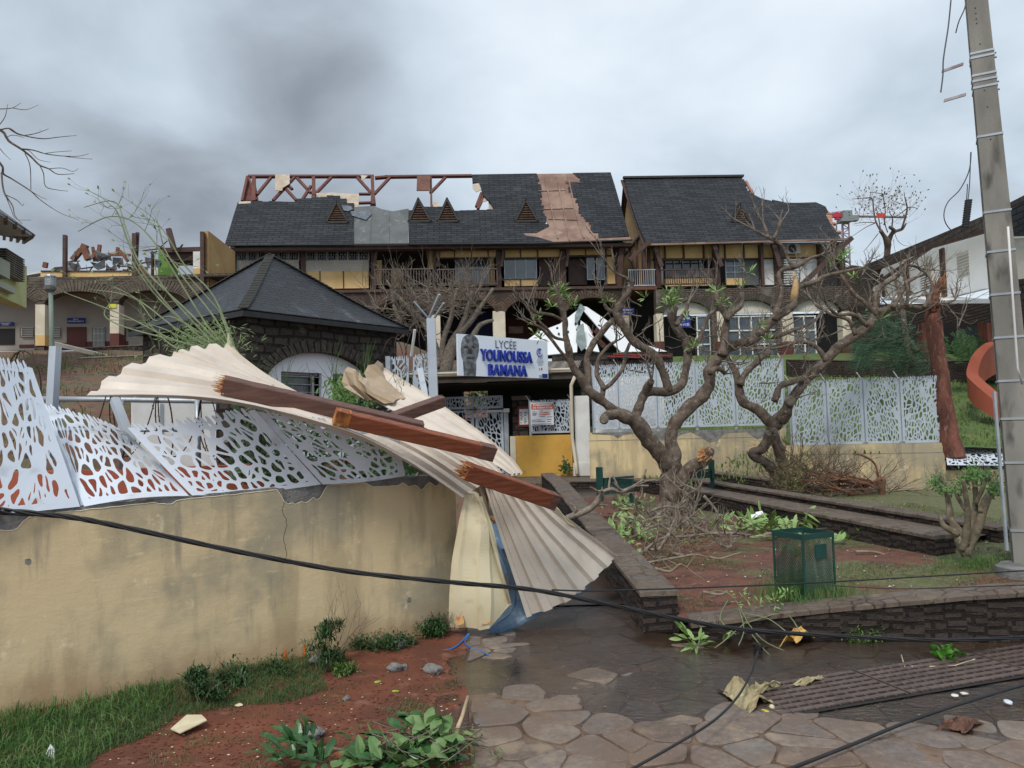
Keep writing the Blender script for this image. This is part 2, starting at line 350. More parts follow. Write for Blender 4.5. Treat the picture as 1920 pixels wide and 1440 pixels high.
# crazy paving, partly flooded
def paving(name, scale, wet=True):
    m,T=newmat(name); co=coord(T,'Object')
    nz=T.n('ShaderNodeTexNoise',None,Vector=co,Scale=2.6,Detail=4)
    d=T.n('ShaderNodeVectorMath',{'operation':'SUBTRACT'},i0=nz.outputs['Color'],i1=(.5,.5,.5)).outputs[0]
    d=T.n('ShaderNodeVectorMath',{'operation':'SCALE'},i0=d,Scale=.26).outputs[0]
    co2=T.n('ShaderNodeVectorMath',{'operation':'ADD'},i0=co,i1=d).outputs[0]
    co2=T.n('ShaderNodeMapping',None,Vector=co2,Scale=(1,1,0)).outputs[0]
    v=T.n('ShaderNodeTexVoronoi',None,Vector=co2,Scale=scale,Randomness=.95)
    e=T.n('ShaderNodeTexVoronoi',{'feature':'DISTANCE_TO_EDGE'},Vector=co2,Scale=scale,Randomness=.95).outputs['Distance']
    fine=T.noise(co,22,7,.65); mid=T.noise(co,3.0,5); big=T.noise(co,.55,4)
    cc=T.n('ShaderNodeSeparateColor',None,Color=v.outputs['Color']).outputs[0]
    stone=T.ramp(T.math('ADD',T.math('MULTIPLY',cc,.6),T.math('MULTIPLY',mid,.5)),[(.15,(.17,.118,.088)),(.45,(.235,.172,.130)),(.7,(.28,.215,.168)),(.95,(.20,.178,.158))])
    stone=T.mix(.6,stone,T.ramp(fine,[(.3,.45),(.7,1.35)]),'MULTIPLY')
    stone=T.mix(T.mr(T.noise(co,5.5,5,.6),.56,.68,0,.6),stone,(.33,.25,.16))
    gx=T.n('ShaderNodeSeparateXYZ',None,Vector=co)
    ed=T.math('ADD',e,T.math('MULTIPLY',T.math('SUBTRACT',fine,.5),.05))
    gro=T.mr(ed,.038,.008)
    gcol=T.mix(T.mr(mid,.36,.56),(.07,.042,.03),(.36,.27,.18))
    silt=T.mr(T.noise(co,1.7,5,.6),.50,.68,0,.6)        # mud film over the joints
    col=T.mix(T.math('MULTIPLY',gro,T.math('SUBTRACT',1.0,T.math('MULTIPLY',silt,.7))),stone,gcol)
    col=T.mix(T.math('MULTIPLY',silt,.45),col,(.15,.085,.055))
    hgt=T.math('ADD',T.math('MULTIPLY',T.mr(ed,.0,.07),1.0),T.math('MULTIPLY',fine,.35))
    if wet:
        # flooded where the paving dips (world y beyond ~3.9 m), edge broken by noise
        # flooded where the paving dips: a band running diagonally out of the passage
        yy=T.math('ADD',T.math('ADD',gx.outputs[1],T.math('MULTIPLY',gx.outputs[0],.09)),T.math('MULTIPLY',T.math('SUBTRACT',mid,.5),1.5))
        yy=T.math('ADD',yy,T.math('MULTIPLY',T.math('SUBTRACT',T.noise(co,9,4),.5),.5))
        W=T.mr(yy,WET0,WET0+.35)
        col=T.mix(T.math('MULTIPLY',W,.72),col,T.mix(T.mr(mid,.40,.62),(.050,.024,.013),(.10,.055,.032)))
        rip=T.noise(coord(T,'Object',(5,14,1)),2.2,5,.6,.6)
        h2=T.math('MULTIPLY',rip,1.0)
        rg=T.math('ADD',T.math('MULTIPLY',W,-.40),T.math('ADD',.46,T.math('MULTIPLY',T.math('SUBTRACT',fine,.5),.25)),clamp=True)
        sset(T,'Roughness',rg)
        nb=bump(T,hgt,T.math('ADD',.7,T.math('MULTIPLY',W,-.66)),.02)
        sset(T,'Normal',bump(T,h2,T.math('MULTIPLY',T.math('MULTIPLY',W,T.mr(T.noise(co,1.3,4),.38,.62)),.55),.03,nb))
        sset(T,'Specular IOR Level',T.math('ADD',.35,T.math('MULTIPLY',W,.35)))
    else:
        col=T.mix(.48,col,(.0,.0,.0)); sset(T,'Roughness',.8); sset(T,'Normal',bump(T,hgt,.7,.02))
    sset(T,'Base Color',col); MATS[name]=m; return m
WET0=4.15
m_pave=paving('crazy_paving',2.9); m_capst=paving('cap_paving',6.5,False)

# ---------------------------------------------------------------- terrain
def itp(x,ks):
    return float(np.interp(x,[k[0] for k in ks],[k[1] for k in ks]))
KL=[(4,.1),(7,.25),(9,.8),(13,1.9),(18,3.0),(24,4.2),(30,5.05),(44,5.3)]
KM=[(5,0),(9,.1),(18,.28),(23,.3),(25,1.6),(30,3.7),(36,4.6),(44,5)]
KR=[(14,.8),(17,1.0),(20,1.6),(26,3.2),(33,4.4),(44,5)]
def ss(x,a,b): t=min(1,max(0,(x-a)/(b-a))); return t*t*(3-2*t)
def H(x,y):
    l,m_,r=itp(y,KL),itp(y,KM),itp(y,KR); wl=lerp(ss(-x,5.2,7.5),ss(-x,1.5,4.5),ss(y,19.5,23)); wr=ss(x,4.0,6.5)
    z=m_*(1-wl)*(1-wr)+l*wl+r*wr
    return z+.10*mnoise.noise(V((x*.5,y*.5,0)))*min(1,max(0,(y-8)/6))
WA=P(0,1350,4.4); WB=P(860,1180,6.1)
def wally(x): return WA.y+(x-WA.x)*(WB.y-WA.y)/(WB.x-WA.x)
def gridsheet(name,x0,x1,nx,yf0,yf1,ny,zf,mat_,**kw):
    mb=MB(); rows=[]
    for j in range(ny+1):
        row=[]
        for i in range(nx+1):
            x=x0+(x1-x0)*i/nx; y=lerp(yf0(x),yf1(x),(j/ny)**1.3); row.append(V((x,y,zf(x,y))))
        rows.append(row)
    mb.grid(rows); return build(mb,name,mat_,smooth=True,org=(0,0,0),**kw)
mb=MB(); mb.quad((-900,-20,-.35),(900,-20,-.35),(900,1500,-.35),(-900,1500,-.35)); build(mb,'ground',m_hill,kind='structure',org=(0,0,0))
gridsheet('hillside',-34,-.42,70,lambda x: wally(max(x,-9))+.12,lambda x:60,90,H,m_hill,kind='structure')
gridsheet('hillside_lawn',-.42,45,90,lambda x: itp(x,[(0,21.6),(2.2,21.2),(3,18.7),(6.6,18.0),(6.7,15.9),(9,15.4),(45,15)]),lambda x:60,80,H,m_lawn,kind='structure')
# plaza paving: mortar bed, real flagstones, a film of flood water where the paving dips
def xedge(y): return -.21-.072*(y-3.3)
def dry(x,y):
    yb=itp(x,[(-.3,4.8),(.7,4.42),(1.2,4.2),(2.5,3.98),(4,3.6)])+.55*mnoise.noise(V((x*1.5,y*1.5,8)))+.12*mnoise.noise(V((x*5,y*5,3)))
    return ss(yb-y,-.25,.35)
def paveh(x,y): return -.010+.030*dry(x,y)+.016*mnoise.noise(V((x*1.7,y*1.7,5)))+ .02*ss(y,5.0,5.8)*ss(-x,-.2,.4)
m_mort=mat('mud_mortar',(.085,.048,.033),(.20,.135,.09),3.5,.8,.6,40,c3=(.045,.025,.018),s3=12,bd=.01)
mb=MB(); rows=[]
for j in range(71):
    y=2.2+j*(7.6-2.2)/70; rows.append([V((lerp(xedge(y),7.5,i/110),y,paveh(lerp(xedge(y),7.5,i/110),y)-.006)) for i in range(111)])
mb.grid(rows); build(mb,'plaza_paving',m_mort,kind='structure',org=(0,0,0),smooth=True)
def clip0(poly,px,py,nx,ny):
    out=[]
    for i in range(len(poly)):
        a=poly[i]; b=poly[(i+1)%len(poly)]; da=(a[0]-px)*nx+(a[1]-py)*ny; db=(b[0]-px)*nx+(b[1]-py)*ny
        if da<=0: out.append(a)
        if (da<0<db) or (db<0<da): t=da/(da-db); out.append((a[0]+(b[0]-a[0])*t,a[1]+(b[1]-a[1])*t))
    return out
RS=random.Random(809); seeds=[]; yy=2.4
while yy<6.6:
    xx=-.5
    while xx<6.2:
        seeds.append((xx+RS.uniform(-.15,.15),yy+RS.uniform(-.12,.12))); 
        if RS.random()<.18: seeds.append((xx+.16+RS.uniform(-.04,.04),yy+.1+RS.uniform(-.04,.04)))
        xx+=.31
    yy+=.235
mb=MB(); tones=[]
for sx,sy in seeds:
    near=sorted(seeds,key=lambda q:(q[0]-sx)**2+(q[1]-sy)**2)[1:14]; poly=[(sx-.4,sy-.4),(sx+.4,sy-.4),(sx+.4,sy+.4),(sx-.4,sy+.4)]
    for qx,qy in near:
        poly=clip0(poly,(sx+qx)/2,(sy+qy)/2,qx-sx,qy-sy)
        if len(poly)<3: break
    if len(poly)<3: continue
    poly=clip0(poly,xedge(sy)+.012,sy,-1,0)
    if 5.9>sy>5.6 and sx>1.25: poly=clip0(poly,0,5.62,0,1)
    if len(poly)<3: continue
    cx=sum(p[0] for p in poly)/len(poly); cy=sum(p[1] for p in poly)/len(poly); pts=[]
    for i in range(len(poly)):
        a=poly[i]; b=poly[(i+1)%len(poly)]; n=max(2,int(math.hypot(b[0]-a[0],b[1]-a[1])/.045))
        for k in range(n): pts.append((a[0]+(b[0]-a[0])*k/n,a[1]+(b[1]-a[1])*k/n))
    g_=RS.uniform(.004,.009); o=[]
    for x,y in pts:
        d=math.hypot(x-cx,y-cy); k=max(.2,1-(g_+.006*mnoise.noise(V((x*14,y*14,0))))/max(d,1e-4)); o.append((cx+(x-cx)*k,cy+(y-cy)*k))
    n=len(o)
    for _ in range(1): o=[((o[i-1][0]+2*o[i][0]+o[(i+1)%n][0])/4,(o[i-1][1]+2*o[i][1]+o[(i+1)%n][1])/4) for i in range(n)]
    tl=(RS.gauss(0,.016),RS.gauss(0,.016)); dz=RS.uniform(-.005,.006); q=[]
    for sc_,ez_ in ((1,-.016),(1,-.004),(.965,0),(.55,.0015)):
        for x,y in o: X=cx+(x-cx)*sc_; Y=cy+(y-cy)*sc_; q.append((X,Y,paveh(cx,cy)*.5+paveh(X,Y)*.5+dz+tl[0]*(X-cx)+tl[1]*(Y-cy)+ez_+.0015*mnoise.noise(V((X*20,Y*20,1)))))
    q.append((cx,cy,paveh(cx,cy)+dz+.0015)); f=[]
    for r in range(3): f+=[(r*n+i,r*n+(i+1)%n,(r+1)*n+(i+1)%n,(r+1)*n+i) for i in range(n)]
    f+=[(3*n+i,3*n+(i+1)%n,4*n) for i in range(n)]; mb.add(q,f); tones+= [RS.random()]*len(f)
def stonemat():
    m,T=newmat('flagstone'); co=coord(T,'Object'); at=T.n('ShaderNodeAttribute',{'attribute_name':'tone'}).outputs['Fac']
    fine=T.noise(co,26,8,.7); mid=T.noise(co,4,6,.6)
    c=T.ramp(at,[(0,(.13,.095,.073)),(.3,(.19,.142,.112)),(.55,(.155,.122,.104)),(.75,(.215,.168,.132)),(1,(.15,.135,.125))])
    c=T.mix(.75,c,T.ramp(fine,[(.3,.5),(.68,1.4)]),'MULTIPLY'); c=T.mix(T.mr(mid,.52,.66,0,.6),c,(.33,.25,.17)); c=T.mix(T.mr(T.noise(co,1.5,6,.62),.44,.62,0,.8),c,(.155,.10,.07)); c=T.mix(T.mr(T.noise(co,60,3),.62,.7,0,.6),c,(.30,.24,.18))
    sset(T,'Base Color',c); sset(T,'Roughness',T.math('ADD',.42,T.math('MULTIPLY',mid,.3))); sset(T,'Specular IOR Level',.45); sset(T,'Normal',bump(T,T.math('ADD',fine,mid),.45,.008)); return m
ob=build(mb,'flagstones',stonemat(),kind='structure',org=(0,0,0)); 
atr=ob.data.attributes.new('tone','FLOAT','FACE'); atr.data.foreach_set('value',tones)
def watermat():
    m=bpy.data.materials.new('flood_water'); m.use_nodes=True; t=m.node_tree; t.nodes.clear(); T=NT(t); co=coord(T,'Object')
    rip=T.noise(coord(T,'Object',(6,15,1)),2.6,5,.6,.7); msk=T.mr(T.noise(co,1.1,4),.36,.6,.12,1.0)
    nb=bump(T,rip,msk,.020)
    tr=T.n('ShaderNodeBsdfTransparent',None,Color=(.90,.81,.72,1)).outputs[0]; gl=T.n('ShaderNodeBsdfGlossy',None,Color=(1,1,1,1),Roughness=.04,Normal=nb).outputs[0]
    df=T.n('ShaderNodeBsdfDiffuse',None,Color=(.17,.10,.065,1)).outputs[0]; body=T.n('ShaderNodeMixShader',None,i0=T.mr(T.noise(co,1.6,5,.6),.45,.68,.0,.30),i1=tr,i2=df).outputs[0]
    fr=T.n('ShaderNodeFresnel',None,IOR=1.75,Normal=nb).outputs[0]
    T.n('ShaderNodeOutputMaterial',None,Surface=T.n('ShaderNodeMixShader',None,i0=fr,i1=body,i2=gl).outputs[0]); return m
mb=MB(); mb.add([(-.5,3.0,.0015),(7.4,2.4,.0015),(7.4,5.6,.0015),(1.3,5.8,.0015),(1.5,7.5,.0015),(-.5,7.5,.0015)],[(0,1,2,3,4,5)]); build(mb,'water',watermat(),kind='structure',org=(0,0,0))
def soilz(x,y): return .004+.02*mnoise.noise(V((x*1.3,y*1.3,2)))+.010*mnoise.noise(V((x*6,y*6,0))) + .05*ss(y,wally(x)-.9,wally(x))-.025*ss(-x,.75,.2)*ss(y,4.6,5.4)
gridsheet('soil_strip',0,1,150,lambda x:1.2,lambda x:6.35,110,lambda x,y:0,m_soil,kind='structure')
_b=bpy.data.objects['soil_strip']
for v in _b.data.vertices:
    u,y=v.co.x,v.co.y; x=lerp(-7,xedge(y)+.012*mnoise.noise(V((0,y*9,0))),u); y=min(y,wally(x)+.1); v.co=(x,y,soilz(x,y))
_b.data.update()
# passage floor and landing in front of the gate
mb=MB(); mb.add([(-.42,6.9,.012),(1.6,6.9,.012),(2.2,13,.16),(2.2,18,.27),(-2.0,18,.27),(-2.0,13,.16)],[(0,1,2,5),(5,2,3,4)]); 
build(mb,'passage_path',mat('passage_shade',(.030,.018,.012),(.05,.03,.02),3,.35,.5),kind='structure',org=(0,0,0))  # near-black floor colour: deep shade under the fan sheet, painted in
mb=MB(); mb.box((.9,19.6,.15),(6.0,3.7,.3)); build(mb,'entrance_landing',m_capst,kind='structure',org=(0,0,0))

A0=V((2.92,13,.5)); A1=P(1771,1003,7.6); B0=V((3.45,14.5,.53)); B1=P(1890,987,8.1)
def bedz(x,y):
    z=.12+.035*(y-5.8)+.05*(x-1.2)
    z=min(z,.20+.03*max(0,min(x-3,3))); z-= .2*ss(y,13.6,15.8)*ss(x,3,6)
    return z+.025*mnoise.noise(V((x*1.2,y*1.2,5)))+.01*mnoise.noise(V((x*5,y*5,5)))
LW0=P(1240,1120,5.95); LW1=P(1050,905,14.2)       # low stone wall beside the passage
def lwx(y): return lerp(LW0.x,LW1.x,(y-5.95)/(14.2-5.95))
def bedmat():
    m,T=newmat('bed_soil_and_turf'); co=coord(T,'Object'); n=T.noise(co,1.1,7,.62); f=T.noise(co,30,6,.7); k=T.noise(co,7,5,.6)
    soil=T.mix(T.mr(k,.4,.65),(.17,.068,.043),(.11,.045,.03)); soil=T.mix(T.mr(f,.58,.70),soil,(.28,.19,.12))
    turf=T.mix(T.mr(f,.35,.65),(.075,.095,.03),(.19,.17,.085)); turf=T.mix(T.mr(k,.5,.7),turf,(.09,.13,.035))
    sx=T.n('ShaderNodeSeparateXYZ',None,Vector=co)
    fac=T.mr(T.math('ADD',n,T.math('MULTIPLY',T.math('SUBTRACT',sx.outputs[0],3.2),.055)),.44,.56)
    sset(T,'Base Color',T.mix(fac,soil,turf)); sset(T,'Roughness',.92); sset(T,'Normal',bump(T,T.math('ADD',f,k),.8,.03)); return m
m_bed=bedmat()
gridsheet('planting_bed',0,1,120,lambda x:5.86,lambda x:18,130,lambda u,y:0,m_bed,kind='structure')
_b=bpy.data.objects['planting_bed']
for v in _b.data.vertices:
    u,y=v.co.x,v.co.y; x=lwx(y)+.12+u*(12-lwx(y)); v.co=(x,y,bedz(x,y))
_b.data.update()
m_creamsheet0=mat('fresh_plaster_edge',(.74,.68,.56),(.66,.58,.44),9,.9,.2)
# ---------------------------------------------------------------- near plaster wall
mb=MB(); du=(WB-WA); du.z=0; du.normalize(); nw=V((du.y,-du.x,0)); 
Lw=(V((WB.x,WB.y,0))-V((WA.x,WA.y,0))).length
FW=Frame(WA,WB)
S6=FW.px(600,906)[0]
def topz(s): return 1.176+(FW.px(600,905)[1]-1.176)*min(s,S6)/S6
w1=thing('boundary_wall','weathered tan plaster boundary wall with chipped top in left foreground','wall',(WA.x+du.x*1.2,WA.y+du.y*1.2,0))
th=.16
S0=-5.5; N=110; rows=[]
chips=[]   # chipped zones along the top, read at their pixels: (px0,px1,depth px)
for pts in ([(0,985),(28,972),(62,962),(0,940)],):
    pass
zf=[]
def chipdepth(s):
    d=.006+.010*abs(mnoise.noise(V((s*9,0,0))))
    for (a,b,dep) in CH:
        if a<s<b:
            t=(s-a)/(b-a); d=max(d,dep*min(1,4*min(t,1-t)*1.2)*(.75+.5*mnoise.noise(V((s*14,3,0)))))
    return d
sp=lambda x: FW.px(x,950,0)[0]
CH=[(sp(-80),sp(62),.10),(sp(520),sp(616),.155),(sp(680),sp(765),.06),(sp(745),sp(838),.085),(sp(288),sp(335),.03)]
for zi in range(3): rows.append([])
lo=[];hi=[]
for i in range(N*3+1):
    s=lerp(S0,Lw,i/(N*3)); lo.append(FW.pt(s,-.15,0)); hi.append(FW.pt(s,topz(s)-.012-chipdepth(s),0))
mid=[lerp(a,b,.5) for a,b in zip(lo,hi)]
mbe=MB(); mbe.tube([p+FW.n*.001 for p in hi],.0028,5); build(mbe,'chipped_edge',m_creamsheet0,w1)
mb.grid([lo,mid,hi]); mb.grid([hi,[p-FW.n*.02 for p in hi]])
e=[FW.pt(Lw,-.15,0),FW.pt(Lw,topz(Lw)-.02,0),FW.pt(Lw,topz(Lw)-.02,-th),FW.pt(Lw,-.15,-th)]; mb.quad(*e)
build(mb,'plaster_face',m_plaster,w1,label='stained tan plaster face with chipped upper edge')
mb=MB()
FW.box(mb,S0,Lw-.003,-.15,1.04,-th,-.012); 
r0=[];r1=[]
for i in range(N*2+1):
    s=lerp(S0,Lw-.003,i/(N*2)); z=topz(s)+.008*mnoise.noise(V((s*11,1,0)))
    for (a,b,dep) in CH[1:4]:
        if a<s<b: z-=.028*abs(mnoise.noise(V((s*9,8,0))))
    r0.append((FW.pt(s,1.0,-.012+.003),FW.pt(s,z,-.012+.003),FW.pt(s,z,-th-.01),FW.pt(s,1.0,-th-.01)))
for k in range(3): mb.grid([[r[k] for r in r0],[r[k+1] for r in r0]])
build(mb,'concrete_core',m_rubbleg,w1)
mb=MB()
r=random.Random(3)
# small gouges and hairline crack
for px,py,sz in ((767,1124,.022),(52,1052,.018)):
    s,z=FW.px(px,py); mb.add([FW.pt(s+math.cos(a)*sz*r.uniform(.6,1.1),z+math.sin(a)*sz*r.uniform(.7,1.2),.003) for a in [i*math.pi/4 for i in range(8)]]+[FW.pt(s,z,.002)],[(i,(i+1)%8,8) for i in range(8)])
each(mb,'gouge',m_rubbleg,w1)
mb=MB()
cpts=[(532,920),(530,955),(538,985),(531,1010),(536,1040),(529,1062)]
P3=[]
for a,b in zip(cpts,cpts[1:]):
    for i in range(5):
        t=i/5; s,z=FW.px(lerp(a[0],b[0],t)+r.uniform(-2,2),lerp(a[1],b[1],t)); P3.append(FW.pt(s,z,.001))
mb.tube(P3,.0013,4); build(mb,'crack',m_timber,w1)
mb=MB()
for px0,py0,px1,py1 in ((535,1238,533,1218),(570,1238,571,1210)):
    s,z=FW.px(px0,py0,.004); s2,z2=FW.px(px1,py1,.004); wd=.012
    mb.add([FW.pt(s-wd,z,.004),FW.pt(s+wd,z,.004),FW.pt(s2+wd*.8,z2,.004),FW.pt(s2-wd*.5,z2+.01,.004)],[(0,1,2,3)])
each(mb,'orange_mark',mat('orange_spray',(.75,.19,.03),None,bmp=0),w1)

# ---------------------------------------------------------------- laser-cut panels
def clip(poly, px,py, nx,ny):
    out=[]
    for i in range(len(poly)):
        a=poly[i]; b=poly[(i+1)%len(poly)]; da=(a[0]-px)*nx+(a[1]-py)*ny; db=(b[0]-px)*nx+(b[1]-py)*ny
        if da<=0: out.append(a)
        if (da<0<db) or (db<0<da): t=da/(da-db); out.append((a[0]+(b[0]-a[0])*t,a[1]+(b[1]-a[1])*t))
    return out
def lasercut(mb, f, w, h, cw, chh, seed, strut=.012, margin=.02, solid=.1, spikes=True, lean=None):
    R=random.Random(seed); asp=chh/cw; W=w-2*margin; Hh=h-margin; seeds=[]; lean=R.choice((-1,1))*R.uniform(.25,.6) if lean is None else lean
    nx=max(2,round(W/cw)); ny=max(2,round(Hh/chh)); fw=lambda x,y:(x+lean*(y-Hh/2)*(1 if x<W*.5 else -.6)*.0+x*0+lean*y*.35, y/asp); bw=lambda x,y:(x-lean*y*asp*.35,y*asp)
    for j in range(ny+1):
        for i in range(nx+1):
            seeds.append(fw((i+R.uniform(-.35,1.1)-.2)*W/nx,(j+R.uniform(-.35,1.1)-.2)*Hh/ny))
            if R.random()<.22: q=seeds[-1]; seeds.append((q[0]+R.uniform(.25,.5)*cw,q[1]+R.uniform(-.4,.4)*cw))
    for si,(sx,sy) in enumerate(seeds):
        poly=[fw(0,0),fw(W,0),fw(W,Hh),fw(0,Hh)]
        near=sorted(seeds,key=lambda q:(q[0]-sx)**2+(q[1]-sy)**2)[1:18]
        for qx,qy in near:
            poly=clip(poly,(sx+qx)/2,(sy+qy)/2,qx-sx,qy-sy)
            if len(poly)<3: break
        if len(poly)<3: continue
        poly=[bw(x,y) for x,y in poly]
        # subdivide edges
        out=[]
        for i in range(len(poly)):
            a=poly[i]; b=poly[(i+1)%len(poly)]; n=max(1,int(math.hypot(b[0]-a[0],b[1]-a[1])/(cw*.30)))
            for k in range(n): out.append((a[0]+(b[0]-a[0])*k/n,a[1]+(b[1]-a[1])*k/n))
        n=len(out); cx=sum(p[0] for p in out)/n; cy=sum(p[1] for p in out)/n
        top = max(p[1] for p in out) > Hh-1e-4
        M=lambda x,y: f(margin+x, margin*.8+y)
        if R.random()<solid:
            mb.add([M(*p) for p in out]+[M(cx,cy)],[(i,(i+1)%n,n) for i in range(n)]); continue
        inn=[]
        for (x,y) in out:
            dx,dy=x-cx,y-cy; d=math.hypot(dx,dy); k=max(.15,1-strut*1.25/max(d,1e-5)); inn.append((cx+dx*k,cy+dy*k))
        sm=list(inn)
        for _ in range(2): sm=[((sm[i-1][0]+2*sm[i][0]+sm[(i+1)%n][0])/4,(sm[i-1][1]+2*sm[i][1]+sm[(i+1)%n][1])/4) for i in range(n)]
        fs=[]
        for i in range(n):
            j=(i+1)%n
            if spikes and top and out[i][1]>Hh-1e-4 and out[j][1]>Hh-1e-4: continue
            fs.append((i,j,n+j,n+i))
        mb.add([M(*p) for p in out]+[M(*p) for p in sm],fs)
    for a,b in ((0,margin),(w-margin,w)):
        mb.grid([[f(a,h*t/12) for t in range(13)],[f(b,h*t/12) for t in range(13)]])
    mb.grid([[f(w*t/8,0) for t in range(9)],[f(w*t/8,margin*.8) for t in range(9)]])
    if spikes:
        n=int(w/(cw*.5))
        for i in range(n):
            x=margin+(W)*(i+.5+R.uniform(-.2,.2))/n; s=cw*.16; L=chh*R.uniform(.18,.42); sl=R.uniform(-1,1)*s
            mb.add([f(x-s,h-chh*.3),f(x+s,h-chh*.3),f(x+s*.7+sl,h+L*.7),f(x+sl,h+L),f(x-s*.7+sl,h+L*.75)],[(0,1,2,3,4)])
def bilin(bl,br_,tr,tl,w,h,bow=0,curve=0):
    bl,br_,tr,tl=map(V,(bl,br_,tr,tl)); n=(br_-bl).cross(tl-bl).normalized()
    def f(x,y):
        u,v=x/w,y/h; return lerp(lerp(bl,br_,u),lerp(tl,tr,u),v)+n*(bow*math.sin(math.pi*u)+curve*v*v)
    return f
m_panel=m_greyw
fen=thing('bent_fence','white laser-cut steel fence bent over on top of the tan foreground wall','fence',P(250,935,4.85))
PAN=[(( -140,982,4.1),(150,950,4.62),(60,690,4.78),(-150,668,4.2),.78,.82,.02,.0),
     ((158,950,4.64),(354,930,4.97),(236,800,5.30),(74,752,5.02),.66,.72,.03,-.05),
     ((360,929,4.98),(602,908,5.44),(476,772,5.05),(238,806,4.97),.66,.72,-.05,.03),
     ((605,908,5.45),(760,892,5.72),(742,806,5.55),(478,770,5.06),.6,.72,.03,.0)]
for i,(a,b,c,d,w_,h_,bow,cv) in enumerate(PAN):
    mb=MB(); f=bilin(P(*a),P(*b),P(*c),P(*d),w_,h_,bow,cv)
    lasercut(mb,f,w_,h_,.060,.115,20+i,strut=.0105,margin=.035,solid=.07)
    build(mb,'panel',m_panel,fen,solid=.004,smooth=False)
mb=MB(); mb.bar(P(104,650,5.35),P(92,860,5.3),.055,.055); build(mb,'post',m_grey,fen)
mb=MB(); mb.bar(P(60,752,5.0),P(158,950,4.66),.05,.03); build(mb,'post',m_grey,fen)
mb=MB(); mb.bar(P(215,750,5.75),P(246,830,5.5),.06,.05); build(mb,'post',m_grey,fen)
# tubular rail behind it
rail=thing('tubular_rail','pale grey tubular handrail behind the bent fence','railing',P(75,800,7.0))
mb=MB(); mb.tube([P(-40,690,6.4),P(50,688,6.6)],.024,8); mb.tube([P(50,688,6.6),P(52,860,6.6)],.024,8); build(mb,'top_rail',m_galv,rail,smooth=True)
mb=MB(); mb.tube([P(75,748,7.4),P(200,749,7.5),P(380,752,7.6),P(520,754,7.7)],.026,8); build(mb,'top_rail',m_galv,rail,smooth=True)
mb=MB(); mb.tube([P(75,806,7.4),P(380,806,7.6)],.02,8); build(mb,'lower_rail',m_galv,rail,smooth=True)
for px in (108,226,370):
    mb=MB(); mb.tube([P(px,750,7.45),P(px+2,880,7.45)],.028,8); build(mb,'post',m_galv,rail,smooth=True)
# razor wire coils
def coil(mb,c0,c1,rad,turns,R,r=.006,n=26,tilt=.35):
    c0,c1=V(c0),V(c1); ax=(c1-c0).normalized(); x=ax.cross(V((0,0,1))).normalized(); y=V((0,0,1)); pts=[]
    for i in range(int(turns*n)+1):
        a=2*math.pi*i/n; t=i/(turns*n); rr=rad*(1+.18*mnoise.noise(V((i*.05,R.random()*.01,1))))
        pts.append(lerp(c0,c1,t)+(x*math.cos(a)+y*math.sin(a))*rr+ax*.1*math.sin(a*.5))
    mb.tube(pts,r,4,cap=False)
    for p in pts[::2]:
        d=V((R.uniform(-1,1),R.uniform(-1,1),R.uniform(-1,1))).normalized()*.016; mb.bar(p-d,p+d,.007,.0035)
R=random.Random(5)
mb=MB(); coil(mb,P(175,790,5.9),P(470,800,6.6),.27,7,R,.0055); o=build(mb,'razor_wire',m_wire,label='loose rusty razor wire coils hanging below the folded roof sheet',cat='razor wire')
mb=MB(); coil(mb,P(10,705,6.0),P(70,720,6.2),.24,1.6,R,.006); build(mb,'razor_wire',m_wire,label='rusty razor wire loop above the left end of the bent fence',cat='razor wire')
# things behind the fence: terracotta curved wall, white box, turf
mb=MB(); pts=[(-9,8.2),(-6.2,7.9),(-4.4,7.7),(-3.0,8.0),(-1.9,8.9)]
c=[p for p in cr(pts,8)]
for r0_,z0,z1 in ((0,.1,1.28),):
    o1=[];o2=[]
    for i,p in enumerate(c):
        q=c[min(i+1,len(c)-1)]-c[max(i-1,0)]; q=q/np.linalg.norm(q); n_=V((q[1],-q[0],0)); o1.append(V((p[0],p[1],0))+n_*.09); o2.append(V((p[0],p[1],0))-n_*.09)
    up=lambda L,z:[p+V((0,0,z)) for p in L]
    mb.grid([up(o1,z0),up(o1,z1),up(o2,z1),up(o2,z0)])
build(mb,'curved_wall',m_orange,label='low terracotta curved wall glimpsed through the bent fence',cat='wall')
hut=thing('meter_box','white box cabinet standing behind the razor wire','cabinet',P(330,860,8.4))
mb=MB(); F=Frame(P(250,800,8.2),P(405,800,8.6)); F.box(mb,*[F.px(250,800)[0],F.px(405,800)[0]],.6,1.6+.42,-.5,0); build(mb,'body',m_white,hut)
mb=MB(); s0=F.px(300,800)[0]; F.box(mb,s0,s0+.03,.7,1.95,0,.012); F.box(mb,F.px(255,800)[0],F.px(400,800)[0],2.02,2.05,-.52,.03); each(mb,'trim',m_galv,hut)

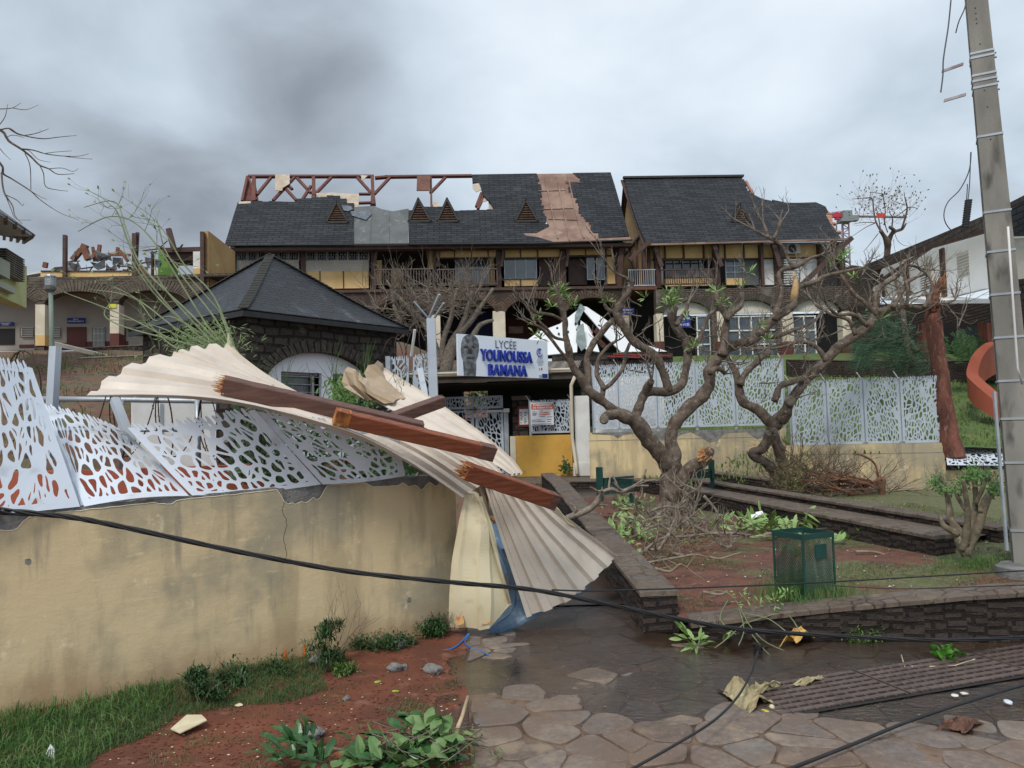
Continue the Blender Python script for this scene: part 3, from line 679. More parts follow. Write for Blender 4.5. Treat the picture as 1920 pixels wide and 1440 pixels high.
# ---------------------------------------------------------------- roof sheets
def crt(pts,t):
    n=len(pts)-1; i=min(int(t*n),n-1); u=t*n-i
    a=pts[max(i-1,0)]; b=pts[i]; c=pts[i+1]; d=pts[min(i+2,n)]
    return .5*((2*b)+(-a+c)*u+(2*a-5*b+4*c-d)*u*u+(-a+3*b-3*c+d)*u**3)
def netsheet(mb, net, ribs, amp, nu=10, nv=10, flip=1, warp=.0, seed=0, dent=.003):
    rows=[[V(p) for p in cr([tuple(P(*q)) for q in row],nv)] for row in net]
    M=len(rows[0]); prof=((0,1),(.36,1),(.46,0),(.90,0)); ts=[]
    if ribs and amp:
        for k in range(ribs):
            for f_,h_ in prof: ts.append(((k+f_)/ribs,h_))
        ts.append((1,1))
    else: ts=[(i/nu,0) for i in range(nu+1)]
    K=len(ts); out=[[crt([rows[i][j] for i in range(len(rows))],t) for t,_ in ts] for j in range(M)]; res=[]
    for j in range(M):
        line=[]
        for i in range(K):
            a=out[min(j+1,M-1)][i]-out[max(j-1,0)][i]; b=out[j][min(i+1,K-1)]-out[j][max(i-1,0)]; n=a.cross(b)
            n=n.normalized() if n.length>1e-9 else V((0,0,1))
            if n.y>0: n=-n
            wdt=(out[j][-1]-out[j][0]).length; am=min(amp, .34*wdt/max(ribs,1))
            line.append(out[j][i]+n*(am*ts[i][1]*flip+warp*mnoise.noise(out[j][i]*3+V((seed,0,0)))+dent*mnoise.noise(out[j][i]*8)))
        res.append(line)
    mb.grid(res)
def sheetmat():
    m,T=newmat('cream_roof_sheet'); co=coord(T,'Object'); n=T.noise(co,1.6,6,.6); f=T.noise(co,14,6,.65)
    col=T.mix(T.mr(n,.4,.66),(.64,.56,.475),(.52,.445,.375)); col=T.mix(T.mr(f,.60,.75,0,.5),col,(.42,.31,.22)); col=T.mix(T.mr(T.noise(co,90,2),.72,.78,0,.6),col,(.15,.1,.07))
    sset(T,'Base Color',col); sset(T,'Roughness',T.math('ADD',.36,T.math('MULTIPLY',f,.2))); sset(T,'Specular IOR Level',.45); sset(T,'Normal',bump(T,T.noise(co,5,5),.25,.02)); return m
m_sheet=sheetmat()
m_creamsheet=mat('cream_flashing',(.76,.68,.47),(.68,.59,.38),2.5,.4,.15,10,c3=(.6,.5,.32),s3=8)
m_brownsheet=mat('tan_crumpled_sheet',(.42,.31,.205),(.34,.245,.155),3,.45,.25,8,c3=(.5,.38,.26),s3=6)
m_bluesheet=mat('blue_grey_underside',(.10,.17,.26),(.16,.24,.33),4,.4,.3,12,c3=(.30,.40,.48),s3=9)
m_rust=mat('rust_patch',(.30,.11,.035),(.5,.30,.13),22,.8,.3)
GS='corrugated roof sheets torn off and thrown over the wall'
mb=MB()
netsheet(mb,[[(165,752,4.95),(400,758,4.9),(630,812,5.12),(760,872,5.42),(862,934,5.72)],
             [(203,716,5.35),(430,742,5.45),(640,800,5.5),(780,860,5.6),(880,924,5.8)],
             [(262,684,5.7),(445,724,5.65),(650,790,5.65),(800,850,5.7),(900,910,5.9)],
             [(325,668,6.05),(450,712,5.9),(655,786,5.8),(815,846,5.85),(918,900,5.98)]],4,.04,nv=10)
build(mb,'roof_sheet',m_sheet,smooth=False,solid=.003,label='large cream corrugated sheet fanned out at its left end across the bent fence',cat='roof sheet',group=GS)
mb=MB()
netsheet(mb,[[(322,672,6.2),(450,722,6.0),(650,794,5.9),(840,858,5.9),(920,902,6.0)],
             [(340,664,6.4),(462,716,6.15),(660,792,6.0),(850,854,6.0),(928,898,6.05)],
             [(378,655,6.6),(484,718,6.35),(664,792,6.1),(862,850,6.1),(934,893,6.1)],
             [(422,652,6.8),(512,720,6.55),(668,792,6.2),(875,845,6.2),(940,888,6.15)]],4,.045,nv=10)
build(mb,'roof_sheet',m_sheet,smooth=False,solid=.003,label='upper cream corrugated sheet with its ribbed tip raised behind the longest beam',cat='roof sheet',group=GS)
mb=MB()
netsheet(mb,[[(660,732,7.3),(745,778,7.0),(835,826,6.6),(915,868,6.3),(955,893,6.1)],
             [(664,714,7.45),(765,768,7.1),(855,818,6.7),(930,864,6.35),(962,892,6.15)],
             [(700,706,7.6),(785,756,7.25),(872,810,6.8),(942,860,6.4),(970,891,6.2)],
             [(716,690,7.75),(798,742,7.4),(885,802,6.9),(952,857,6.45),(978,890,6.25)]],3,.02,nv=8)
build(mb,'roof_sheet',m_sheet,smooth=False,solid=.003,label='tan sheet running up to the crumpled end in front of the white arch wall',cat='roof sheet',group=GS)
mb=MB()   # crumpled end
cr1=[(641,716,7.3),(646,695,7.35),(661,700,7.25),(667,693,7.3),(672,712,7.2),(683,722,7.1),(693,728,7.15),(689,712,7.3),(683,700,7.4),(690,685,7.5),(702,683,7.5),(712,690,7.6),(716,700,7.7)]
cr2=[(645,726,7.3),(655,722,7.3),(665,722,7.2),(676,728,7.2),(684,735,7.15),(690,738,7.1),(700,738,7.1),(704,730,7.2),(700,718,7.3),(705,708,7.45),(715,705,7.5),(724,712,7.55),(732,722,7.6)]
cr3=[(672,745,7.25),(684,748,7.2),(695,750,7.1),(705,752,7.15),(712,755,7.1),(720,757,7.05),(730,756,7.1),(738,755,7.1),(742,750,7.15),(748,748,7.2),(755,748,7.25),(762,748,7.3),(772,750,7.35)]
cr0=[(x+6,y-7 if i%3 else y+5,d+.12) for i,(x,y,d) in enumerate(cr1)]
mb.grid([[P(*q) for q in row] for row in (cr0,cr1,cr2,cr3)])
build(mb,'crumpled_flashing',m_brownsheet,smooth=False,solid=.004,label='tan crumpled metal end curled up in front of the white arch wall',cat='roof flashing')
mb=MB()
netsheet(mb,[[(905,900,5.96),(932,985,6.03),(952,1050,6.07),(969,1105,6.10),(985,1156,6.14)],
             [(932,908,5.99),(975,985,6.05),(1005,1040,6.12),(1032,1088,6.2),(1056,1129,6.27)],
             [(962,918,6.06),(1010,980,6.18),(1046,1020,6.3),(1078,1056,6.42),(1108,1090,6.52)],
             [(1000,928,6.2),(1045,962,6.4),(1082,990,6.6),(1118,1017,6.8),(1153,1045,7.0)]],6,.03,nv=6,dent=.002)
build(mb,'roof_sheet',m_sheet,smooth=False,solid=.003,label='cream corrugated sheet spreading like a fan down to the wet paving',cat='roof sheet',group=GS)
# sheet tucked between: the darker throat
mb=MB()
netsheet(mb,[[(868,905,5.86),(892,950,5.9),(905,985,5.95)],[(890,905,5.95),(905,945,5.97),(912,975,6.0)],[(912,908,6.02),(912,940,6.05),(914,965,6.05)]],2,.02,nu=8,nv=5)
build(mb,'torn_flashing',m_brownsheet,solid=.003,label='short torn tan strip pinched at the wall corner under the lowest beam',cat='roof flashing')
fl=thing('cream_flashing','cream folded roof trim hanging down to the weeds at the wall corner','roof flashing',P(895,1178,6.02))
mb=MB()
L=[[(868,928,5.80),(862,990,5.82),(850,1050,5.86),(846,1120,5.92),(843,1174,5.97)],
   [(880,920,5.84),(884,990,5.78),(878,1050,5.80),(880,1120,5.84),(884,1176,5.90)],
   [(896,925,5.84),(912,990,5.82),(915,1050,5.82),(918,1120,5.84),(915,1176,5.88)],
   [(900,932,5.86),(918,990,5.88),(935,1060,5.90),(950,1110,5.93),(956,1132,5.95)]]
L2=[[L[3][i] for i in range(5)],[(905,935,5.9),(922,995,5.95),(938,1065,5.99),(945,1120,6.02),(930,1160,6.05)]]
netsheet(mb,L,2,.02,nu=9,nv=10,warp=.012,seed=3); 
build(mb,'folded_sheet',m_creamsheet,fl,solid=.003)
mb=MB(); netsheet(mb,L2,1,.0,nu=6,nv=10); build(mb,'return_edge',m_creamsheet,fl,solid=.003)
mb=MB(); mb.tube([P(870,922,5.78),P(888,925,5.76),P(899,940,5.8),P(914,985,5.82),P(935,1055,5.86),P(955,1130,5.92)],.013,6); build(mb,'rolled_edge',m_creamsheet,fl,smooth=True)
mb=MB()
for x,y in ((862,1162),(912,1160)):
    q=P(x,y,5.865 if x>900 else 5.885); mb.add([q+V((a*.035,-.012+.02*b,b*.035+.0)) for a,b in ((-1,-1),(1,-.8),(.8,1),(-.6,.9))],[(0,1,2,3)])
each(mb,'rust_patch',m_rust,fl)
mb=MB()
netsheet(mb,[[(925,1020,6.25),(950,1090,6.2),(945,1140,6.15),(905,1178,6.02)],[(945,1030,6.35),(985,1100,6.3),(990,1150,6.2),(925,1190,6.08)],
             [(985,1050,6.5),(1040,1100,6.42),(1020,1140,6.3),(930,1190,6.12)],[(1010,1050,6.7),(1100,1094,6.6),(1060,1120,6.45),(985,1155,6.22)]],3,.03,nu=8,nv=8,warp=.03)
build(mb,'crushed_sheet',m_bluesheet,solid=.003,label='crushed blue grey sheet trapped under the fanned cream sheet',cat='roof sheet')
mb=MB()   # debris wedge in the passage behind
netsheet(mb,[[(915,985,7.3),(930,1030,7.0),(940,1080,6.8)],[(960,975,7.6),(990,1020,7.4),(1010,1060,7.2)]],2,.03,nu=8,nv=6,warp=.03)
build(mb,'metal_scrap',m_bluesheet,solid=.003,label='grey metal scrap lying in the dark gap behind the cream trim',cat='scrap')

# ---------------------------------------------------------------- beams
m_beamd=mat('dark_stained_beam',(.10,.045,.036),(.155,.078,.06),3,.6,.4,30,c3=(.045,.02,.016),s3=9,bd=.004,kind='UV',stretch=(1.2,14,1))
m_beamr=mat('red_stained_beam',(.27,.08,.034),(.17,.045,.022),3,.6,.4,30,c3=(.11,.035,.02),s3=7,bd=.004,kind='UV',stretch=(1.2,14,1))
def beam(name,a,b,w,h,m_,label,broken=True,up=(0,-.45,1),dark_end=None):
    a,b=P(*a),P(*b); t=thing(name,label,'timber beam',(a+b)/2,'broken roof purlins lying on the sheets')
    d=(b-a).normalized(); x=d.cross(V(up)).normalized(); y=x.cross(d); mb=MB(); R=random.Random(int(a.x*100)%97)
    n=16; rows=[]
    for i in range(n+1):
        c=lerp(a,b,i/n)+y*.003*mnoise.noise(V((i*.7,w,0))); q=.006
        ring=[(-w/2+q,-h/2),(w/2-q,-h/2),(w/2,-h/2+q),(w/2,h/2-q),(w/2-q,h/2),(-w/2+q,h/2),(-w/2,h/2-q),(-w/2,-h/2+q)]
        rows.append([c+x*u+y*v for u,v in ring+ring[:1]])
    mb.grid(rows); mb.add(rows[0][:8],[tuple(range(8))]); mb.add(rows[-1][:8],[tuple(range(7,-1,-1))])
    build(mb,'timber',m_,t)
    if broken:
        mb=MB()
        for i in range(46):
            u,v=R.uniform(-w/2,w/2)*.92,R.uniform(-h/2,h/2)*.92; p=a+x*u+y*v; L=R.uniform(.01,.075); s=R.uniform(.006,.016)
            q=p-d*L+x*R.uniform(-.01,.01)+y*R.uniform(-.012,.012); mb.bar(p+d*.02,q,s,s,ew=s*.2,eh=s*.2)
        build(mb,'splintered_end',m_splint,t)
    return t,(a,b,d,x,y)
t1,_=beam('roof_beam',(418,722,5.22),(790,806,5.72),.085,.122,m_beamd,'longest dark brown beam with an orange splintered end over the fence')
beam('roof_beam',(737,785,5.9),(828,752,6.3),.08,.09,m_beamd,'short dark beam crossing the top of the tan sheet',broken=False)
t3,(a,b,d,x,y)=beam('roof_beam',(628,780,5.12),(925,850,5.6),.075,.105,m_beamr,'rusty red beam with a yellow painted cut end lying mid pile',broken=False)
m_cut=mat('painted_cut_end',(.52,.20,.04),(.16,.05,.02),9,.8,.4,30,c3=(.65,.40,.12),s3=14)
mb=MB(); L=.10
mb.hexa([a+d*(k*L)-d*.002+x*u+y*v for k,(u,v) in [(0,(-.038,-.053)),(0,(.038,-.053)),(1,(.038,-.053)),(1,(-.038,-.053)),(0,(-.038,.053)),(0,(.038,.053)),(1,(.038,.053)),(1,(-.038,.053))]])
build(mb,'cut_end',m_cut,t3)
mb=MB(); L2=.12; mb.hexa([b+d*.003-d*(k*L2)+x*u+y*v for k,(u,v) in [(0,(-.038,-.053)),(0,(.038,-.053)),(1,(.038,-.053)),(1,(-.038,-.053)),(0,(-.038,.053)),(0,(.038,.053)),(1,(.038,.053)),(1,(-.038,.053))]])
build(mb,'dark_end',m_beamd,t3)
t4,(a,b,d,x,y)=beam('roof_beam',(872,882,5.35),(1040,940,5.85),.09,.118,m_beamr,'lowest rusty red beam pointing down to the stone planter wall')
mb=MB(); L2=.07; mb.hexa([b+d*.003-d*(k*L2)+x*u+y*v for k,(u,v) in [(0,(-.0455,-.0595)),(0,(.0455,-.0595)),(1,(.0455,-.0595)),(1,(-.0455,-.0595)),(0,(-.0455,.0595)),(0,(.0455,.0595)),(1,(.0455,.0595)),(1,(-.0455,.0595))]])
build(mb,'dark_end',m_beamd,t4)
# bent conduit beside the fan sheet
mb=MB(); mb.tube(cr([P(1025,948,6.1),P(1042,952,6.15),P(1055,968,6.3),P(1064,980,6.4),P(1080,988,6.6)],4),.010,6); build(mb,'bent_pipe',m_creamsheet,smooth=True,label='thin cream pipe bent along the upper edge of the fan sheet',cat='pipe')
# ---------------------------------------------------------------- planter walls
def stonewall(name,label,pts,width,zbot,cat='retaining wall',mt=None,cap=True,group=None):
    mt=mt or m_stone; pts=[V(p) for p in pts]; res=[]
    for a,b in zip(pts,pts[1:]):
        n=max(2,int((b-a).length/.13)); res+=[lerp(a,b,i/n) for i in range(n)]
    res.append(pts[-1]); mb=MB(); rows=[]
    dz=lambda p,s: .018*mnoise.noise(p*3.3+V((s,0,0)))+.012*mnoise.noise(p*9+V((0,s,0)))
    t=thing(name,label,cat,(res[0]+res[-1])/2-V((0,0,(res[0].z+res[-1].z)/2-zbot)),group)
    for i,p in enumerate(res):
        d=(res[min(i+1,len(res)-1)]-res[max(i-1,0)]); d.z=0; d.normalize(); x=V((d.y,-d.x,0)); L=[]
        for k in range(5):
            q=p+x*width/2; q.z=lerp(zbot,p.z-.035,k/4); L.append(q+x*dz(q,k))
        for k in range(5):
            q=p-x*width/2; q.z=lerp(p.z-.035,zbot,k/4); L.append(q-x*dz(q,k))
        rows.append(L)
    mb.grid([[r[k] for r in rows] for k in range(5)]); mb.grid([[r[k] for r in rows] for k in range(5,10)])
    for r in (rows[0],rows[-1]): mb.grid([r[:5],r[5:][::-1]])
    build(mb,'stone_face',mt,t,smooth=False)
    mb=MB(); cp=[]
    for i,p in enumerate(res):
        d=(res[min(i+1,len(res)-1)]-res[max(i-1,0)]); d.z=0; d.normalize(); x=V((d.y,-d.x,0)); e=.018; j=.012*mnoise.noise(p*5)
        cp.append([p+x*(width/2+e+j)-V((0,0,.038)),p+x*(width/2+e+j)-V((0,0,.008)),p+x*(width/2-.01)+V((0,0,j*.3)),p+V((0,0,.004+j*.4)),p-x*(width/2-.01)+V((0,0,j*.3)),p-x*(width/2+e-j)-V((0,0,.008)),p-x*(width/2+e-j)-V((0,0,.038))])
    mb.grid(cp); mb.add(cp[0],[tuple(range(7))]); mb.add(cp[-1],[tuple(range(7))])
    build(mb,'cap_stones',m_capst,t); return t
stonewall('planter_wall','low stone wall with paved top running beside the passage to the fan shaped sheet',[(LW0.x,5.98,.31),(lwx(9),9,.38),(lwx(12),12,.47),(LW1.x,14.2,.55),(LW1.x-.1,17.2,.55)],.27,-.1)
stonewall('planter_wall','long low basalt wall retaining the bed along the flooded paving',[(1.28,5.88,.13),(2.2,5.8,.23),(3.2,5.68,.325),(4.4,5.5,.42),(7,5.0,.6),(10,4.4,.7)],.27,-.1)
stonewall('ramp_wall','low stone ramp wall directly behind the big plumeria trunk, nearer of two',[A0,lerp(A0,A1,.5),A1],.22,.05,'ramp wall')
stonewall('ramp_wall','low stone ramp wall below the heap of dry brushwood, farther of two',[B0,lerp(B0,B1,.5),B1],.24,.05,'ramp wall')
stonewall('ramp_wall','low dark stone kerb wall at the foot of the right plaster wall',[P(1340,884,17.0),P(1500,905,15.6),P(1700,925,13.6),P(1880,950,12)],.2,-.2,'kerb wall')
stonewall('landing_step','dark stone step edge of the landing in front of the entrance',[(1.2,16.6,.42),(2.4,16.4,.42),(3.1,14.6,.5)],.2,0,'step')
mb=MB(); mb.add([(2.92,13.02,.42),(3.45,14.4,.42),(5.1,8.3,.33),(4.3,7.75,.33)],[(0,3,2,1)]); build(mb,'ramp',m_capst,kind='structure')

# ---------------------------------------------------------------- plaster walls and laser-cut fences in the middle distance
def wallrun(name,label,F,s0,s1,zt,zb,th,chips=()):
    t=thing(name,label,'wall',F.pt((s0+s1)/2,zb,-th/2))
    mb=MB(); F.box(mb,s0,s1,zb,zt,-th,0); build(mb,'masonry',m_plaster2,t)
    mb=MB(); F.box(mb,s0-.005,s1+.005,zt-.2,zt-.185,-.01,.003,0); build(mb,'score_line',m_concrete,t)
    mb=MB()
    mb.poly([F.pt(s,z,.004) for s,z in chips] ,F.n*-.003) if chips else None
    if chips: build(mb,'bare_patch',m_rubbleg,t)
    return t
F1=Frame(P(1108,800,18.6),P(1468,790,17.9)); 
s=lambda F,x,y=810:F.px(x,y)[0]
z1=1.40
ch=[(s(F1,1110),z1+.002),(s(F1,1462),z1+.002)]
pc=[(1462,815),(1440,812),(1420,820),(1400,806),(1360,808),(1345,822),(1330,826),(1312,814),(1295,806),(1275,812),(1265,820),(1240,822),(1225,812),(1200,808),(1170,811),(1158,818),(1150,812),(1110,810)]
wallrun('plaster_wall','yellow plaster wall behind the big plumeria, grey patches under its fence',F1,s(F1,1104),s(F1,1474),z1,.1,.2,ch+[F1.px(x,y+4,.004) for x,y in pc])
F2=Frame(P(1478,800,16.0),P(1772,790,15.4)); z2=1.055
wallrun('plaster_wall','yellow plaster wall behind the brushwood heap beside the red trunk',F2,s(F2,1474,850),s(F2,1772,850),z2,-.4,.2)
F3=Frame(P(1772,800,15.5),P(1905,790,15.2))
wallrun('plaster_wall','short low yellow wall end carrying the fallen fence panel',F3,s(F3,1774,880),s(F3,1990,880),F3.px(1820,882)[1],-.4,.2)
def fence(name,label,F,xs,ytop,ybot,seed,off=-.08,cw=.062,chh=.125,post=True):
    z1=(F.px(xs[0],ytop[0],off)[1]+F.px(xs[-1],ytop[1],off)[1])/2; z0=(F.px(xs[0],ybot[0],off)[1]+F.px(xs[-1],ybot[1],off)[1])/2
    t=thing(name,label,'fence',F.pt(s(F,(xs[0]+xs[-1])/2),z0-.1,off))
    for i,(a,b) in enumerate(zip(xs,xs[1:])):
        sa=F.px(a,ytop[0],off)[0]+.012; sb=F.px(b,ytop[0],off)[0]-.012; mb=MB()
        lasercut(mb,lambda x,y:F.pt(sa+x,z0+y,off),sb-sa,z1-z0,cw,chh,seed+i,strut=.0135,margin=.04,solid=.06)
        build(mb,'panel',m_grey,t,solid=.006)
    for a in xs:
        sa=F.px(a,ytop[0],off)[0]; mb=MB(); F.box(mb,sa-.03,sa+.03,z0-.16,z1+.03,off-.09,off-.02); build(mb,'post',m_galv,t)
    for a in xs:
        sa=F.px(a,ytop[0],off)[0]; mb=MB(); p=F.pt(sa,z1,off-.05); mb.bar(p,p+V((-.10,0,.16)),.035,.012); build(mb,'outrigger',m_white,t)
    return t
fence('laser_cut_fence','pale grey laser-cut fence above the wall behind the big plumeria',F1,[1110,1158,1230,1303,1376,1467],(690,672),(806,796),100)
fence('laser_cut_fence','pale grey laser-cut fence above the brushwood heap, beside the red trunk',F2,[1481,1548,1617,1686,1764],(718,706),(838,826),200)
R=random.Random(9)
mb=MB(); coil(mb,F2.pt(.1,z2+1.45,-.1),F2.pt(F2.L*.98,z2+1.45,-.1),.17,13,R,.005,n=20); build(mb,'razor_wire',m_wire,label='razor wire coiled along the top of the fence by the red trunk',cat='razor wire')
mb=MB(); coil(mb,F1.pt(.3,3.15,-.1),F1.pt(F1.L,3.15,-.1),.18,13,R,.005,n=20); build(mb,'razor_wire',m_wire,label='razor wire coiled above the fence behind the big plumeria',cat='razor wire')
# fallen panel on the low wall
mb=MB(); f=bilin(P(1776,872,14.9),P(1890,873,14.8),P(1878,838,15.9),P(1772,840,16.0),1.2,1.0); lasercut(mb,f,1.2,1.0,.11,.16,300,strut=.018,margin=.03,solid=.05)
build(mb,'fence_panel',m_greyw,solid=.006,label='white laser-cut panel lying flat on the low wall end',cat='fence panel')
# red low wall and rail beyond
mb=MB(); F4=Frame(P(1690,800,18),P(1990,790,17.4)); F4.rect(mb,1640,824,1985,838,-.2,0); build(mb,'low_wall',mat('red_paint',(.30,.035,.03),(.24,.03,.025),2,.7,.05),label='low red painted wall behind the fallen panel',cat='wall')
mb=MB(); F4.rect(mb,1640,821,1985,823,-.02,.03); build(mb,'rail',m_galv,label='thin grey rail along the low red wall',cat='railing')
# curved terracotta wall on the lawn
def curved(name,label,pix,th,mt):
    t=thing(name,label,'wall',P(pix[0][0],pix[0][2],pix[0][3])); mb=MB(); L=cr(pix,6); o=[]
    for x,yt,yb,d in L:
        a=P(x,yt,d); b=P(x,yb,d); b.x,b.y=a.x,a.y; o.append((a,b))
    rows=[[b,a,a+V((th,.25,.02)),b+V((th,.25,0))] for a,b in o]; mb.grid([[r[k] for r in rows] for k in range(4)]); mb.add(rows[0],[(0,1,2,3)]); mb.add(rows[-1],[(0,1,2,3)]); build(mb,'render',mt,t); return t
curved('curved_wall','terracotta wall curving down the lawn beside the concrete pole',[(1868,640,690,21.5),(1845,645,700,20.6),(1822,668,715,19.8),(1812,700,738,19.2),(1822,715,758,18.8),(1845,735,774,18.4),(1885,768,800,18.0)],.45,m_orange)

# ---------------------------------------------------------------- entrance: canopy, gate, pillar, boards
FG=Frame(P(828,800,20.9),P(1075,800,20.5))
can=thing('entrance_canopy','low entrance canopy with brown roof sheets and cream gutter over the gate','canopy',FG.pt(1.8,.3,-1))
zc=FG.px(950,700,.9)[1]
s0,s1=FG.px(735,690,.9)[0],FG.px(1084,690,.9)[0]
m_canr=mat('weathered_tin',(.22,.185,.15),(.13,.11,.095),2,.7,.3,12,stretch=(6,1,1))
mb=MB(); rows=[]
for j in range(7):
    o=lerp(.95,-3.4,j/6); z=lerp(zc+.05,zc+.62,j/6); rows.append([FG.pt(lerp(s0,s1,i/160),z+.02*math.cos(i*.9*math.pi),o) for i in range(161)])
mb.grid(rows); build(mb,'roof_sheets',m_canr,can,solid=.01)
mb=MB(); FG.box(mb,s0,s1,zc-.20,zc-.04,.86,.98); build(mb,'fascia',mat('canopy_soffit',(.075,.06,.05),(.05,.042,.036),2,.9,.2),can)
mb=MB(); mb.tube([FG.pt(s0,zc+.02,1.03),FG.pt(s1,zc+.02,1.03)],.055,8); FG.box(mb,s0,s1,zc+.03,zc+.06,.96,1.1); build(mb,'gutter',m_creamp,can)
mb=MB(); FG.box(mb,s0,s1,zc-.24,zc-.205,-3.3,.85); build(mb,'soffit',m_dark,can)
mb=MB(); 
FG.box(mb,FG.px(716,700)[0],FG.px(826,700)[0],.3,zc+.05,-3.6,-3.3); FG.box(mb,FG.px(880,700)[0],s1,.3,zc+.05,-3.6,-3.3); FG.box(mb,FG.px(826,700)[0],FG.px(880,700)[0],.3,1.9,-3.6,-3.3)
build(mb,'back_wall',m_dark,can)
R=random.Random(12); mb=MB()
for i in range(170):
    p=FG.pt(R.uniform(FG.px(826,700)[0],FG.px(885,700)[0]),R.uniform(2.0,2.9),R.uniform(-4.4,-3.7)); mb.leaf(p,(R.uniform(-1,1),R.uniform(-.5,.5),R.uniform(-.3,1)),(0,-1,.3),R.uniform(.15,.28),.05)
build(mb,'hedge',m_leaf,label='green hedge seen through the gap above the left gate leaf',cat='hedge')
def pole_(mb,F,x,y0,y1,w,o,dep=None): a=F.px(x,(y0+y1)/2,o)[0]; F.box(mb,a-w/2,a+w/2,F.px(x,y1,o)[1],F.px(x,y0,o)[1],o-(dep or w),o)
gate=thing('entrance_gate','grey laser-cut double gate with upper panels under the canopy','gate',FG.pt(FG.px(890,880)[0],.3,0))
for k,(xa,xb) in enumerate(((833,889),(892,944))):
    sa,sb=FG.px(xa,800)[0],FG.px(xb,800)[0]; zt,zm,zb=FG.px(890,743)[1],FG.px(890,768)[1],.33
    for nm,za,zb2,ch_ in (('transom_panel',zm+.02,zt,.12),('gate_leaf',zb,zm-.02,.16)):
        mb=MB(); lasercut(mb,lambda x,y:FG.pt(sa+x,za+y,0),sb-sa,zb2-za,.085,ch_,400+k*7+len(nm),strut=.013,margin=.06,solid=.03,spikes=False)
        for q in ((sa,sa+.05,za,zb2),(sb-.05,sb,za,zb2),(sa,sb,za,za+.05),(sa,sb,zb2-.05,zb2)): FG.box(mb,*q,-.03,.02)
        build(mb,nm,m_grey,gate,solid=0)
mb=MB(); pole_(mb,FG,950,768,892,.12,.06); build(mb,'gate_post',m_galv,gate)
mb=MB(); pole_(mb,FG,829,740,892,.07,.04); build(mb,'gate_post',m_galv,gate)
mb=MB(); FG.rect(mb,913,769,944,773,.03,.07,0); FG.rect(mb,944,766,955,773,.06,.14); build(mb,'door_closer',m_white,gate)
mb=MB(); FG.rect(mb,897,812,902,826,.02,.06); build(mb,'lock',m_black,gate)
pil=thing('stone_pillar','square basalt pillar with a red notice case beside the gate','pillar',FG.pt(FG.px(975,880)[0],.3,0))
mb=MB(); FG.rect(mb,962,750,990,893,-.25,.12); build(mb,'shaft',m_rubble,pil)
mb=MB(); FG.rect(mb,959,742,992,750,-.28,.15); build(mb,'cap',m_capst,pil)
nb=thing('notice_case','red framed notice case with a white printed sheet on the pillar','notice board',FG.pt(FG.px(982,800)[0],1.3,.14))
mb=MB(); FG.rect(mb,971,762,992,800,.122,.15); build(mb,'case',mat('red_case',(.16,.02,.018),None,rough=.5,bmp=0),nb)
mb=MB(); FG.rect(mb,974,767,990.5,796,.15,.158); build(mb,'paper',m_txtw,nb)
mb=MB(); R=random.Random(2)
for i in range(9):
    for j in (0,1):
        if R.random()<.85: x0=975.2+j*7.6; y=770+i*2.8; FG.rect(mb,x0,y,x0+R.uniform(3,6.4),y+1.2,.158,.1605)
each(mb,'print',mat('print_blue',(.05,.06,.16),None,rough=.6,bmp=0),nb)
# yellow parapet and its fence
FY=Frame(P(968,800,20.0),P(1072,800,19.8))
mb=MB(); FY.rect(mb,968,816,1073,893,-.2,0); yw=build(mb,'yellow_wall',mat('yellow_paint',(.62,.36,.07),(.55,.30,.055),1.5,.75,.1,c3=(.45,.26,.08),s3=5),label='bright yellow parapet wall right of the gate pillar',cat='wall')
mb=MB(); FY.rect(mb,957,818,967.5,893,-.2,-.01); build(mb,'wall_end',m_creamp,label='narrow cream wall end between the gate post and the yellow parapet',cat='wall')
fence('laser_cut_fence','small grey laser-cut fence above the yellow parapet behind the orange board',FY,[993,1071],(752,752),(812,812),500,off=-.1,cw=.07)
bd=thing('formation_board','white board with an orange heading fixed on the fence beside the gate','sign board',FY.pt(FY.px(1016,790)[0],1.5,.05))
mb=MB(); FY.rect(mb,995,755,1038,797,.02,.04); build(mb,'board',m_txtw,bd)
mb=MB(); FY.rect(mb,996,756.5,1037.5,767.5,.04,.044); FY.rect(mb,1011,772.5,1031,778,.04,.044); each(mb,'orange_field',mat('sign_orange',(.62,.10,.04),None,rough=.5,bmp=0),bd)
mb=MB()
for t_,x,y,sz in (('ÉTABLISSEMENT',1017,759.5,.068),('DE FORMATION',1017,764.6,.068),('GRETA-CFA',1021,775.3,.058)):
    a,b=FY.px(x,y,.045); text_on(mb,t_,FY.pt(a,b,.046),FY.u,(0,0,1),sz,bold=.003,ext=.001)
each(mb,'heading_text',m_txtw,bd)
mb=MB(); 
for x0,y,x1 in ((998,771,1000),(1001,771,1003),(998,774,1007),(998,776,1006),(998,778,1005),(1012,770,1018),(1026,781,1036),(1026,786,1034),(997,787,1015),(997,790,1022),(1026,790,1033),(997,794.5,1036),(1012,780,1022)): FY.rect(mb,x0,y,x1,y+1.1,.04,.043)
each(mb,'small_print',mat('print_grey',(.10,.11,.2),None,rough=.6,bmp=0),bd)
